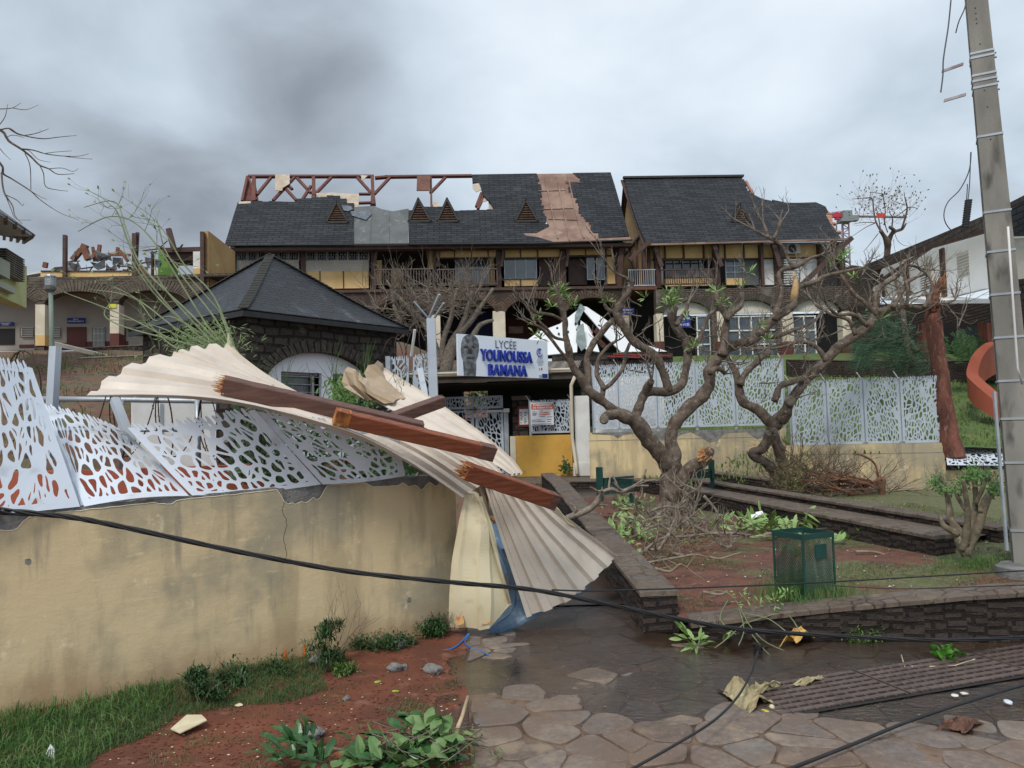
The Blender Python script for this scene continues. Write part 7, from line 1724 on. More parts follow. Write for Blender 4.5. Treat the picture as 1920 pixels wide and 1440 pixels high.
for i in range(3000):
    t=R.random(); cx,cy=lerp(1720,1650,t),lerp(690,600,t); x=cx+R.gauss(0,22); y=cy+R.gauss(0,22)
    if i%5==0: x=R.gauss(1625,10); y=R.uniform(640,690)
    p=P(x,y,R.uniform(19.4,20.8)); d=V((-.7+R.uniform(-.5,.5),R.uniform(-.3,.3),R.uniform(-.7,.25))).normalized(); q=p+d*R.uniform(.25,.55)-V((0,0,.04)); mb.add([p,p+V((.02,0,.014)),q],[(0,1,2)])
build(mb,'needles',mat('casuarina_green',(.022,.06,.028),(.04,.09,.045),5,.7,0),cs)
mb=MB()
for i in range(300):
    x=R.gauss(1810,14); y=R.gauss(655,10); p=P(x,y,22); mb.leaf(p,V((R.uniform(-1,1),0,R.uniform(-.2,1))),(0,-1,.2),.22,.06)
build(mb,'shrub',m_leafd,label='round green shrub beside the top of the terracotta wall',cat='shrub')

# ---------------------------------------------------------------- brush heap, fallen branches and small tree in the bed
R=random.Random(101)
bh=thing('brush_heap','heap of dry brown brushwood against the yellow wall','brushwood',P(1570,930,13.8))
mb=MB()
for i in range(150):
    t=R.random(); x=lerp(1470,1670,t); top=lerp(850,905,t); y=R.uniform(top+14,944); d=V((R.uniform(-1,.8),R.uniform(-.6,.3),R.uniform(-.15,.6))); twig(mb,P(x,y,R.uniform(13.0,14.2)),d,R.uniform(.25,.55),R.uniform(.006,.014),2,R,n=4,spread=.6,up=.15,kink=.25)
build(mb,'twigs',m_twigd,bh)
mb=MB()
for i in range(14):
    x=R.uniform(1590,1660); a=P(x,R.uniform(905,940),13.2); mb.tube([a,a+V((R.uniform(-.5,.3),R.uniform(-.2,.2),R.uniform(0,.2))),a+V((R.uniform(-1.1,-.4),0,R.uniform(.1,.4)))],[.03,.022,.012],5)
limb(mb,[(1652,935,4),(1655,915,5),(1656,900,5),(1650,898,4),(1640,904,3)],12.9,0,R); limb(mb,[(1648,900,2),(1640,870,2),(1620,855,2),(1600,850,1)],13,0,R)
build(mb,'branches',mat('orange_bark',(.22,.09,.045),(.13,.065,.04),8,.85,.4),bh,smooth=True)
mb=MB()
for i in range(1100):
    x=R.gauss(1485,16); y=R.uniform(862,935); mb.leaf(P(x,y,R.uniform(13.2,14)),V((R.uniform(-1,1),R.uniform(-.5,.5),R.uniform(-1,.6))),(0,-1,.3),.06,.012)
build(mb,'dry_leaves',m_grassd,bh)
m_fall=mat('fallen_bark',(.25,.21,.165),(.15,.12,.095),16,.85,.4,60,c3=(.34,.30,.24),s3=25)
def fallen(label,pix,d,r,seed,lv=2,cat='fallen branch',mt=None,tw_=True,leaves=0,lm=None,group=None,dd=0):
    R=random.Random(seed); t=thing('fallen_branch',label,cat,P(pix[len(pix)//2][0],pix[len(pix)//2][1],d),group); mb=MB()
    n=len(pix); o=limb(mb,[(x,y,lerp(r,r*.4,i/(n-1))) for i,(x,y) in enumerate(pix)],d,dd,R,n=7,sub=4); build(mb,'limb',mt or m_fall,t,smooth=True)
    if tw_:
        mb=MB(); tips=[]
        for i in range(1,len(o),2): twig(mb,o[i],V((R.uniform(-1,1),R.uniform(-.6,.3),R.uniform(0,1))),R.uniform(.12,.24),r*.45*d/FPX,lv-1,R,n=5,spread=.7,up=.1,kink=.25,tips=tips)
        twig(mb,o[-1],(o[-1]-o[-3]),.2,r*.4*d/FPX,lv,R,n=5,spread=.7,up=.1,tips=tips)
        (each if len(mb.pc)<=14 else build)(mb,'twigs',mt or m_fall,t,smooth=True)
        if leaves:
            mb=MB()
            for p,dd_ in tips: tuft(mb,p,R,n=leaves,L=.12,W=.035)
            build(mb,'leaves',lm or m_leafp,t)
    return t
fallen('thick pale branch lying over the low planter wall beside the fan sheet',[(1062,973),(1100,958),(1118,942),(1130,925),(1148,918),(1165,922),(1185,914),(1202,905)],8.7,6.5,110,lv=1)
fallen('grey forked branch standing among litter right under the big plumeria trunk',[(1268,965),(1278,945),(1293,930),(1275,918),(1262,905)],10.4,3.4,111)
fallen('upright bare branch with knobbly tips just right of the big plumeria trunk',[(1290,985),(1300,960),(1308,940),(1311,918)],10.2,4,112)
fallen('thin branch curling back to the ground right of the big plumeria trunk',[(1320,930),(1333,945),(1345,960),(1344,975),(1330,990)],10,3,113,tw_=False)
GL='bare plumeria branches strewn over the planting bed'
spots=[((1180,1010),(1230,985),(1270,985),(1300,965)),((1190,1000),(1215,975),(1250,970),(1290,985)),((1200,1040),(1240,1010),(1290,1005),(1330,1000)),((1225,1030),(1260,1000),(1275,975),(1268,950)),((1285,1030),(1280,1000),(1270,970),(1272,950)),((1300,985),(1330,1000),(1340,985),(1310,970)),((1330,1000),(1370,1000),(1410,1005),(1370,1012)),((1350,1020),(1370,1025),(1372,1000),(1395,1002)),((1240,960),(1220,975),(1200,960),(1185,950)),((1255,1000),(1235,1030),(1212,1030),(1230,1050)),((1300,950),(1292,975),(1310,1000),(1325,1010)),((1215,960),(1250,950),(1285,960),(1300,975)),((1280,1040),(1260,1035),(1270,1010),(1250,1000))]
wh=['nearest the low wall','curving over the litter','reaching toward the bin','forking at the trunk foot','standing on its tips','bent in a hook','lying flat to the right','with an upright fork','left of the trunk roots','on the red soil edge','leaning on the stone ramp','lying across the leaves','bundled at the front']
for i,s_ in enumerate(spots):
    ym=sum(q[1] for q in s_)/4; d=1.42*FPX/(ym+25-790); fallen('grey bare plumeria branch '+wh[i]+' in the planting bed',s_,d,3.6,120+i,lv=2,group=GL)
lowd=[((1228,1065),(1255,1072),(1275,1058),(1290,1066)),((1213,1055),(1255,1048),(1300,1040),(1325,1045)),((1330,1045),(1350,1048),(1375,1040),(1390,1036)),((1318,1110),(1350,1115),(1365,1108),(1352,1120)),((1425,1005),(1450,1000),(1480,1010),(1500,1005)),((1610,1000),(1650,1005),(1680,1002),(1700,1008)),((1580,985),(1600,988),(1620,983),(1636,974)),((1605,1035),(1640,1035),(1665,1042),(1680,1040)),((1840,1010),(1860,1012),(1880,1002),(1900,1000))]
wl_=['at the front edge beside the low wall','in a long line across bare soil','short and straight on the red soil','by the step near the front wall','left of the bin rim','on the soil behind the bin','with a pale cut tip near the ramp','lying right of the bin on dry grass','thick and whitish beside the pole']
for i,s_ in enumerate(lowd):
    ym=sum(q[1] for q in s_)/4; d=1.38*FPX/(ym-784); fallen('small stick '+wl_[i],s_,d,3 if i<8 else 9,150+i,lv=1,cat='stick',tw_=i in(0,4,6),group='sticks on the planting bed',mt=mat('pale_bark',(.27,.22,.16),(.19,.15,.11),15,.85,.3))
# leafy litter
def litter(label,cx,cy,sx,sy,n,seed,L=.14,W=.04,mt=None,zt=.10,upr=.4):
    R=random.Random(seed); mb=MB()
    for i in range(n):
        x=R.gauss(cx,sx); y=R.gauss(cy,sy); p=G(x,y,.2+R.uniform(0,zt)); 
        mb.leaf(p,V((R.uniform(-1,1),R.uniform(-1,1),R.uniform(-.1,upr*2))),(R.uniform(-.4,.4),R.uniform(-1,1),1),L*R.uniform(.6,1.3),W*R.uniform(.7,1.3),bend=R.uniform(0,.6))
    return build(mb,'leaf_litter',mt or m_leafp,label=label,cat='fallen leaves')
litter('pale green plumeria leaves lying left of the big trunk by the low wall',1185,992,26,16,170,201)
litter('green leaves strewn around the dark green bench end',1180,945,22,7,80,202,L=.16)
litter('long pale green leaves lying along the foot of the stone ramp wall',1450,985,48,9,240,203,L=.2,W=.05,zt=.16)
litter('green leaf cluster near the end of the nearer ramp wall',1638,998,16,4,50,204,L=.16)
litter('dull green litter heap under the broken branches of the big plumeria',1265,1010,50,20,650,205,L=.07,W=.012,mt=m_grassd,zt=.14)
litter('small leaf spray lying behind the green bin',1572,1012,8,5,16,206,L=.14,W=.05)
R=random.Random(207); mb=MB(); c=G(1418,975,.28)
for i in range(2):
    q=c+V((.05*i-.02+.02*i,.03*i,.03*i)); mb.add([q+V((R.uniform(-.01,.01)+a*.05,b*.03,.02*abs(a)+k_)) for a,b,k_ in ((-1,-1,0),(1,-1,.03),(1.1,1,.06),(-.8,1,.05))],[(0,1,2,3)])
build(mb,'crumpled_paper',m_txtw,solid=.004,label='crumpled white paper scrap on the leaves below the ramp wall',cat='litter')
mb=MB(); rock(mb,G(1406,978,.26),.035,R); build(mb,'red_packet',mat('red_packet',(.35,.03,.03),None,rough=.5,bmp=0),label='small red packet beside the white paper scrap',cat='litter')
# small pollarded tree by the pole
R=random.Random(211)
st=thing('pollard_shrub','stubby multi-stemmed shrub with cut tops and green tufts left of the pole','shrub',P(1812,1040,7.2))
mb=MB()
L=[[(1812,1042,8),(1822,1015,8),(1835,985,8),(1845,950,7),(1858,925,5),(1860,905,4)],[(1812,1040,8),(1800,1015,11),(1795,995,8),(1782,975,6),(1778,940,5),(1768,905,4),(1760,890,3)],[(1802,1030,8),(1812,990,7),(1815,960,5),(1810,925,4),(1806,900,3)],[(1808,1020,8),(1822,980,6),(1830,940,5),(1828,905,4),(1832,890,3)],[(1838,960,5),(1850,930,4),(1870,912,4),(1872,905,3)],[(1795,1000,7),(1770,985,5),(1762,965,3)],[(1815,965,4),(1795,930,3),(1785,905,3)],[(1830,945,4),(1842,915,4),(1850,895,3)]]
for pts in L: limb(mb,pts,7.2,R.uniform(-.2,.2),R,n=9)
build(mb,'stems',mat('pollard_bark',(.21,.175,.12),(.12,.095,.065),12,.9,.9,40,c3=(.30,.26,.19),s3=20,bd=.01),st,smooth=True)
mb=MB(); tw=MB()
for x,y,n in ((1755,905,80),(1766,915,50),(1808,900,90),(1826,885,110),(1840,900,90),(1855,892,60),(1872,915,90),(1862,920,60),(1800,915,50),(1780,920,26)):
    for i in range(n): mb.leaf(P(x+R.gauss(0,8),y+R.gauss(0,7),7.2+R.uniform(-.15,.15)),V((R.uniform(-1,1),R.uniform(-.6,.6),R.uniform(-.3,1))),(0,-1,.4),R.uniform(.03,.055),.014)
    for k in range(3): twig(tw,P(x,y+14,7.2),V((R.uniform(-.6,.6),0,1)),.16,.004,1,R,n=4)
build(mb,'leaves',mat('shrub_leaf',(.06,.15,.03),(.10,.22,.05),14,.5,.1),st); build(tw,'twigs',m_twig,st)

# ---------------------------------------------------------------- bins and benches
m_bin=mat('bin_green',(.008,.055,.043),(.007,.04,.034),5,.5,.1)
def mesh_bin(label,cx,cyb,d,wpx,hpx,lean=0):
    b0=P(cx,cyb,d); t=thing('litter_bin',label,'litter bin',b0); s_=wpx*d/FPX; h=hpx*d/FPX; rz=Matrix.Rotation(math.radians(24),3,'Z')
    def pt(u,v,side,o=0):      # side panel point; u 0..1 v 0..1
        c=[(-1,-1),(1,-1),(1,1),(-1,1)]; a=V((*c[side],0)); b=V((*c[(side+1)%4],0)); k=lerp(.50,.5,v)*s_*.62; p=lerp(a,b,u)*(k+o); r=math.hypot(p.x,p.y); 
        return b0+rz@V((p.x,p.y,0))+V((lean*v,0,h*v))
    mb=MB()
    for s4 in range(4):
        n=15; m=17
        for i in range(n*2):
            for sg in (1,-1):
                pts=[]
                for k in range(m+1):
                    v=k/m; u=(i-n/2)/n+sg*v*1.3-(.15 if sg>0 else -.15)
                    if 0<=u<=1: pts.append(pt(u,v*.98,s4))
                    elif pts: break
                if len(pts)>1: mb.tube(pts,.0022*d/6.2,3,cap=False)
    build(mb,'mesh_side',m_bin,t)
    mb=MB()
    for s4 in range(4):
        for v0,v1 in ((.94,1.03),(0,.03)): 
            mb.hexa([pt(0,v0,s4,0),pt(1,v0,s4,0),pt(1,v0,s4,.008),pt(0,v0,s4,.008),pt(0,v1,s4,0),pt(1,v1,s4,0),pt(1,v1,s4,.008),pt(0,v1,s4,.008)])
        mb.bar(pt(0,0,s4),pt(0,1,s4),.014,.014)
    build(mb,'frame',m_bin,t)
    mb=MB(); mb.hexa([pt(u,v,0,o) for v in (.62,.85) for u,o in ((.38,.004),(.72,.004),(.72,.012),(.38,.012))]); build(mb,'plate',m_bin,t)
    return t,pt,h
tb_,ptb,hb=mesh_bin('dark green diamond mesh litter bin standing in the grass of the bed',1510,1113,6.15,118,112)
R=random.Random(222); mb=MB()
for i in range(1500):
    u,v=R.random(),R.random()*.85; s4=R.randrange(4); p=lerp(ptb(u,v,s4),ptb(.5,v,s4)+ (ptb(.5,v,(s4+2)%4)-ptb(.5,v,s4))*.5,R.random()*.8); d=V((R.uniform(-1,1),R.uniform(-1,1),R.uniform(-.5,1))); q=p+d*.06; mb.add([p,p+V((.004,.002,0)),q],[(0,1,2)])
build(mb,'grass_clippings',m_grass,kind='stuff',label='loose green grass filling the mesh bin',cat='grass')
def bench(label,pts,d,post):
    t=thing('bench',label,'bench',P(pts[0],pts[3],d)); mb=MB()
    (x0,y0,x1,y1)=pts; F=Frame(P(x0,y0,d),P(x1,y0,d+.35))
    F.rect(mb,x0,y0,x1,y0+4,-.02,.02); F.rect(mb,x0,y0+16,x1,y1,-.02,.02); F.rect(mb,x0,y0+4,x0+5,y0+16,-.02,.02); F.rect(mb,x1-5,y0+4,x1,y0+16,-.02,.02)
    n=14
    for j in range(3): F.rect(mb,x0,y0+6.8+j*3.2,x1,y0+7.9+j*3.2,-.01,.01)
    for i in range(n): x=lerp(x0+5,x1-5,i/n); F.rect(mb,x,y0+4,x+1.2,y0+16,-.012,.012)
    build(mb,'perforated_back',m_bin,t)
    mb=MB(); F.rect(mb,*post,-.04,.04); build(mb,'post',m_bin,t); mb=MB(); F.rect(mb,x1-3,y1,x1,y1+18,-.03,.03); build(mb,'leg',m_bin,t)
bench('dark green perforated metal bench end left of the big plumeria',(1133,894,1189,925),11.2,(1125,876,1131,940))
bench('dark green perforated metal bench end behind the plumeria stump',(1300,880,1340,897),13.2,(1335,862,1340,897))
# ---------------------------------------------------------------- foreground ground cover and litter
def blades(name,pts,hmin,hmax,w,mt,seed,label,cat='grass',bend=.5,n3=3,**kw):
    rs=np.random.RandomState(seed); pts=np.array(pts); n=len(pts); a=rs.rand(n)*2*np.pi; h=hmin+(hmax-hmin)*rs.rand(n)**1.5; bd=bend*rs.rand(n)*h; ww=w*(.6+.8*rs.rand(n))
    dx=np.cos(a); dy=np.sin(a); b=rs.rand(n)*2*np.pi; vx=np.cos(b)*ww/2; vy=np.sin(b)*ww/2
    P0=pts; P1=pts+np.stack([dx*bd*.35,dy*bd*.35,h*.6],1); P2=pts+np.stack([dx*bd*1.3,dy*bd*1.3,h*(1-.35*(bd/h))],1)
    s_=np.stack([vx,vy,0*vx],1); vs=np.stack([P0-s_,P0+s_,P1+s_*.8,P1-s_*.8,P2],1).reshape(-1,3)
    mb=MB(); mb.v=[tuple(v) for v in vs]; F=[]
    for i in range(n): k=5*i; F+= [(k,k+1,k+2,k+3),(k+3,k+2,k+4)]
    mb.f=F; mb.m=[0]*len(F); return build(mb,name,mt,label=label,cat=cat,kind='stuff',**kw)
R=random.Random(301); sz=lambda x,y:soilz(x,y)
# long grass at the wall foot, left
def inpoly(x,y,poly):
    c=False; j=len(poly)-1
    for i in range(len(poly)):
        if (poly[i][1]>y)!=(poly[j][1]>y) and x<(poly[j][0]-poly[i][0])*(y-poly[i][1])/(poly[j][1]-poly[i][1])+poly[i][0]: c=not c
        j=i
    return c
def scatter(poly,n,R,zf,dens=None):
    xs=[p[0] for p in poly]; ys=[p[1] for p in poly]; out=[]; t=0
    while len(out)<n and t<n*60:
        t+=1; px,py=R.uniform(min(xs),max(xs)),R.uniform(min(ys),max(ys))
        if not inpoly(px,py,poly): continue
        q=G(px,py,0)
        if dens and R.random()>dens(q,px,py): continue
        out.append((q.x,q.y,zf(q.x,q.y)))
    return out
nf=lambda s_,t,o=0:(lambda q,px,py: ss(mnoise.noise(V((q.x*s_,q.y*s_,o))),t-.1,t+.15))
big=[(-60,1372),(110,1345),(240,1318),(320,1290),(330,1330),(250,1385),(180,1425),(60,1500),(-120,1500)]
blades('long_grass',scatter(big,5200,R,sz,lambda q,x,y: .35+.65*ss(-(x-180)/200+(1400-y)/120,-.6,.6)),.02,.115,.005,m_grass,1,'long green grass along the foot of the tan wall at lower left',bend=.9)
low=[(-60,1400),(200,1330),(330,1280),(420,1262),(530,1235),(620,1215),(700,1210),(730,1225),(660,1250),(600,1275),(615,1300),(540,1322),(430,1330),(330,1350),(255,1400),(180,1440),(60,1500),(-60,1500)]
blades('short_grass',scatter(low,26000,R,sz,nf(3.2,-.38)),.012,.055,.0035,mat('short_turf',(.05,.11,.032),(.09,.145,.045),9,.8,0,c3=(.17,.14,.07),s3=30),2,'short scruffy turf patches below the tan wall',bend=1.2)
low2=[(820,1300),(866,1290),(866,1390),(800,1400),(760,1350),(700,1330)]
blades('short_grass',scatter(low2,1400,R,sz,nf(4,.0,3)),.01,.035,.003,m_grassd,3,'dry turf fringe along the edge of the paving',bend=1.2)
spr=[(200,1450),(330,1345),(600,1290),(860,1250),(860,1440),(500,1450)]
blades('short_grass',scatter(spr,2600,R,sz,nf(5,.12,7)),.008,.03,.003,m_grassd,4,'sparse dry tufts dotted over the red soil strip',bend=1.2)
# leafy weeds
def weed(label,px,py,z,h,w,n,seed,mt,L=.035,W=.010,stem=10,dead=0,d=None,up=.3):
    R=random.Random(seed); c=G(px,py,z) if d is None else P(px,py,d); t=thing('weed',label,'weed',c); mb=MB()
    for i in range(stem): twig(mb,c+V((R.gauss(0,w*.3),R.gauss(0,w*.2),0)),V((R.uniform(-.6,.6),R.uniform(-.6,.1),1)),h*R.uniform(.4,.75),.0025,1,R,n=4,spread=.6,up=.2)
    (each if len(mb.pc)<=12 else build)(mb,'stems',m_gtwig,t); mb=MB()
    cl=[(R.gauss(0,w*.55),R.gauss(0,w*.3),h*R.uniform(.15,.85),w*R.uniform(.2,.45)) for _ in range(max(5,n//90))]
    for i in range(n):
        cx,cy,cz,cr_2=R.choice(cl); cx*=1-.55*cz/h; q=V((R.gauss(0,1),R.gauss(0,.8),R.gauss(0,.8)))*cr_2*.55
        p=c+V((cx,cy,cz))+q; p.z=max(p.z,c.z+.005); mb.leaf(p,V((q.x*8+R.uniform(-1,1),q.y*8+R.uniform(-1,1),R.uniform(-.9,.9)+up)),(0,0,1),L*R.uniform(.5,1.7),W*R.uniform(.6,1.3))
    build(mb,'leaves',mt,t)
    if dead:
        mb=MB()
        for i in range(dead): twig(mb,c+V((R.uniform(0,w),-.01,h*.4)),V((R.uniform(-.5,1),R.uniform(-.3,0),R.uniform(.4,1))),h*.6,.0022,2,R,n=4,spread=.6,up=.25)
        build(mb,'dry_stems',m_twigd,t)
    return t
weed('tall bushy weed against the tan wall beside the orange paint mark',610,1262,.02,.36,.11,1500,401,m_leafd,dead=7)
weed('weed with drooping dark foliage by the tan wall above the cardboard piece',372,1322,.02,.22,.10,1100,402,m_leafd,dead=2)
weed('low dark weeds spreading under the hanging cream roof trim',815,1196,.02,.14,.16,1300,403,m_leafd,dead=6)
weed('low weed mat between the bushy weed and the concrete lumps',700,1222,.02,.10,.22,1300,404,m_leafd,L=.025)
weed('small weed patch at the right foot of the tall bushy weed',640,1265,.02,.07,.12,500,405,m_leaf,L=.03)
weed('single leafy seedling at the wall foot left of the orange marks',515,1262,.02,.12,.03,60,406,m_leafd,stem=3)
weed('broad leafy weed on the far left wall foot',440,1290,.02,.10,.20,1100,407,m_leafd,L=.035)
weed('tangled weed patch at the wall foot between the cardboard and the orange marks',500,1272,.02,.07,.22,1000,411,m_leafd,L=.028)
weed('low weeds among the concrete blocks under the wall end',760,1215,.02,.08,.16,900,412,m_leafd,L=.025)
weed('small weed growing from the joint at the foot of the long low wall',1720,1193,.0,.13,.05,160,408,m_leaf,stem=5)
weed('green weed at the left end of the long low wall beside the yellow rag',1480,1190,.0,.13,.06,260,409,m_leafd,stem=5)
weed('low green weeds along the foot of the long low wall',1610,1200,.0,.05,.24,700,410,m_leaf,L=.02,stem=4)
# fallen leafy branches in the bottom foreground
def bigleaves(mb,c,R,n,L,W,dirs=None,flat=.3):
    n=int(n*1.5); L*=.8; c=V(c)-V((.04,0,0))
    for i in range(n):
        a=R.random()*6.28; d=V((math.cos(a),math.sin(a),R.uniform(-.05,flat*2))) if dirs is None else dirs(R); mb.leaf(V(c)+V((R.gauss(0,.04),R.gauss(0,.04),R.uniform(0,.05))),d,(R.uniform(-.5,.5),R.uniform(-.5,.5),1),L*R.uniform(.7,1.2),W*R.uniform(.8,1.2),bend=R.uniform(.1,.8))
R=random.Random(411)
m_bl=mat('glossy_leaf',(.022,.075,.022),(.045,.12,.035),10,.32,.15,c3=(.08,.17,.05),s3=25); m_bl2=mat('underside_leaf',(.085,.17,.05),(.16,.25,.09),9,.55,.15)
t=thing('leafy_branch','fallen mango branch with long dark leaves at the bottom edge, left of the leaf pile','branch',G(590,1430,0)); 
for nm,mt,k in (('leaves',m_bl,34),):
    mb=MB()
    for x,y in ((590,1392),(578,1410),(600,1420),(560,1430),(610,1440)): bigleaves(mb,G(x,y,.06),R,9,.17,.034,dirs=lambda R:V((R.uniform(-1.2,.5),R.uniform(-.6,.8),R.uniform(-.1,.7))))
    bigleaves(mb,G(585,1385,.08),R,3,.12,.03,dirs=lambda R:V((R.uniform(-.3,.3),.2,1)))
    build(mb,nm,mt,t)
mb=MB(); mb.tube([G(590,1400,.06),G(640,1405,.04),G(720,1425,.03),G(760,1450,.03)],[.006,.007,.009,.01],6); build(mb,'stem',m_twig,t,smooth=True)
t=thing('leafy_branch','pile of torn green leaves and twigs beside the paving in the bottom foreground','branch',G(800,1410,0))
mb=MB()
for x,y,z in ((700,1400,.05),(720,1430,.06),(770,1420,.08),(760,1445,.05),(840,1400,.1),(830,1430,.08),(795,1370,.12),(700,1445,.05)): bigleaves(mb,G(x,y,z),R,9,.14,.05)
build(mb,'dark_leaves',m_bl,t); mb=MB()
for x,y,z in ((815,1370,.16),(840,1390,.14),(820,1410,.1),(845,1425,.1),(770,1440,.06),(740,1425,.08),(690,1440,.05)): bigleaves(mb,G(x,y,z),R,7,.15,.065,flat=.6)
for x,y in ((880,1385),(860,1375)): bigleaves(mb,G(x,y,.05),R,3,.15,.03,dirs=lambda R:V((1,-.3,-.1)))
build(mb,'pale_leaves',m_bl2,t); mb=MB()
for i in range(60):
    p=G(R.gauss(770,60),R.uniform(1372,1440),R.uniform(.01,.1)); mb.leaf(p,V((R.uniform(-1,1),R.uniform(-1,1),R.uniform(-.4,.5))),(R.uniform(-1,1),0,1),R.uniform(.05,.11),R.uniform(.012,.03),bend=.9)
build(mb,'withered_leaves',mat('withered_leaf',(.17,.13,.06),(.10,.12,.045),14,.8,.2),t); mb=MB()
for i in range(34):
    p=G(R.uniform(690,860),R.uniform(1370,1440),R.uniform(.02,.16)); mb.tube([p,p+V((R.uniform(-.08,.08),R.uniform(-.05,.05),R.uniform(-.02,.08))),p+V((R.uniform(-.16,.16),R.uniform(-.1,.1),R.uniform(-.02,.1)))],.0028,4)
mb.tube([G(650,1432,.03),G(710,1400,.07),G(745,1378,.12),G(725,1372,.13)],[.009,.008,.006,.004],6); mb.tube([G(740,1380,.12),G(770,1412,.08)],.006,5)
build(mb,'twigs',m_twig,t,smooth=True)
mb=MB()
for i in range(500):
    p=G(R.gauss(790,55),R.uniform(1375,1440),R.uniform(0,.12)); mb.leaf(p,V((R.uniform(-1,1),R.uniform(-1,1),R.uniform(-.5,.6))),(R.uniform(-1,1),0,1),R.uniform(.03,.09),.008)
build(mb,'shreds',m_leaf,t,kind='stuff')
mb=MB(); mb.tube([G(850,1385,.12),G(866,1345,.11),G(877,1306,.14)],[.012,.010,.008],7); build(mb,'peeled_stick',mat('peeled_wood',(.55,.42,.26),(.45,.32,.18),15,.7,.2),t,smooth=True)
mb=MB(); mb.bar(G(635,1410,.03),G(700,1428,.03),.06,.012); build(mb,'red_plank',m_orange,label='small terracotta coloured offcut under the mango leaves',cat='plank')
# rubble, cardboard and small litter
def rocks(lst,label,mt,name='concrete_lump',cat='rubble',seed=5,flat=.7,group=None):
    R=random.Random(seed)
    for (x,y,s_,lb_) in lst:
        mb=MB(); q=G(x,y,0); rock(mb,(q.x,q.y,soilz(q.x,q.y)+s_*.35 if x<868 else s_*.35),s_,R,3,flat); build(mb,name,mt,label=lb_,cat=cat,group=group)
rocks([(812,1264,.052,'largest grey concrete lump lying on wet red soil near the paving'),(740,1262,.045,'pair of grey concrete lumps joined on the weeds, left one'),(758,1258,.03,'smaller grey concrete lump touching the left one on the weeds'),(592,1380,.05,'grey concrete lump just behind the mango leaves'),(650,1318,.022,'tiny grey concrete chip in the middle of the red soil'),(598,1255,.05,'half buried slab of concrete at the wall foot by the tall weed'),(750,1222,.05,'mossy concrete block in the weeds below the wall'),(800,1200,.035,'broken lump by the wall under the roof trim')],'',m_rubbleg)
mb=MB(); q=[G(320,1368,.03),G(338,1376,.035),G(388,1352,.045),G(378,1342,.05),G(350,1342,.05)]; mb.poly(q,(0,0,.006)); build(mb,'cardboard_piece',mat('foam_board',(.68,.60,.42),(.60,.52,.35),12,.8,.2),label='cream flat board fragment lying on red soil beside the turf',cat='board')
mb=MB(); q=G(448,1322,.02); rock(mb,q,.022,random.Random(3),2,.35); build(mb,'board_scrap',m_creamsheet,label='small cream scrap at the edge of the turf',cat='scrap')
mb=MB(); c=G(95,1425,.02); mb.add([c+V(p) for p in ((-.02,0,0),(.022,0,0),(.012,.01,.05),(-.005,.005,.075),(-.024,.0,.03))],[(0,1,2,3,4)]); build(mb,'plastic_scrap',m_txtw,solid=.004,label='crumpled white plastic scrap standing in the grass bottom left',cat='litter')
R=random.Random(431); 
def chips(name,poly,n,smin,smax,mt,seed,label,zf,cat='litter'):
    R=random.Random(seed); mb=MB()
    for (x,y,z) in scatter(poly,n,R,zf):
        s_=R.uniform(smin,smax); a=R.random()*6.28; pts=[V((x,y,z+.003))+V((math.cos(a+k*1.57+R.uniform(-.4,.4))*s_,math.sin(a+k*1.57)*s_*.6,R.uniform(0,s_*.3))) for k in range(4)]; mb.poly(pts,(0,0,.003)) if False else mb.add(pts+[p+V((0,0,s_*.25)) for p in pts],[(0,1,2,3),(4,5,6,7),(0,1,5,4),(1,2,6,5),(2,3,7,6),(3,0,4,7)])
    return build(mb,name,mt,label=label,cat=cat,kind='stuff')
chips('pale_chips',[(180,1440),(340,1340),(600,1270),(866,1230),(866,1440)],150,.003,.008,m_creamsheet,11,'pale chips scattered over the red soil strip',sz)
chips('soil_crumbs',[(100,1440),(340,1330),(600,1265),(866,1220),(866,1440)],1600,.003,.011,m_soil,12,'red soil crumbs and grit over the soil strip',sz)
chips('brown_debris',[(868,1440),(868,1260),(1300,1240),(1920,1230),(1920,1440)],330,.003,.009,mat('brown_litter',(.16,.09,.055),(.32,.24,.14),50,.9,0),13,'brown bark and leaf fragments on the paving',lambda x,y:0)
bedp=[(1290,1130),(1210,1030),(1150,985),(1300,960),(1700,1000),(1780,1030),(1900,1060),(1900,1110),(1600,1125)]
def bscat(n,seed,dens=None):
    R=random.Random(seed); out=[]
    while len(out)<n:
        x=R.uniform(1.3,6); y=R.uniform(6.0,12.5)
        if x<lwx(y)+.2: continue
        if dens and R.random()>dens(x,y): continue
        out.append((x,y,bedz(x,y)))
    return out
R=random.Random(17)
turf=lambda x,y: ss(mnoise.noise(V((x*1.1,y*1.1,4)))+.10*(x-3.0)-.10*(y-6.5)+.05,-.12,.2)
blades('bed_turf',bscat(16000,18,turf),.01,.04,.005,mat('bed_turf',(.075,.10,.032),(.15,.155,.06),6,.85,0,c3=(.22,.19,.10),s3=24),19,'dry green turf over the planting bed around the bin',bend=1.1)
tb2=P(1510,1113,6.15)
blades('tall_grass',[(tb2.x+R.gauss(0,.16),tb2.y+R.gauss(0,.13)-.05,tb2.z-.01) for i in range(1900)],.03,.19,.004,m_grass,20,'taller grass growing around the mesh bin',bend=1.0)
c=P(1850,1030,7.0); blades('tall_grass',[(c.x+R.gauss(0,.22),c.y+R.gauss(0,.15),bedz(c.x,c.y)) for i in range(1100)],.03,.12,.004,m_grass,21,'green grass around the foot of the pole and shrub',bend=1.0)
mb=MB(); R=random.Random(23)
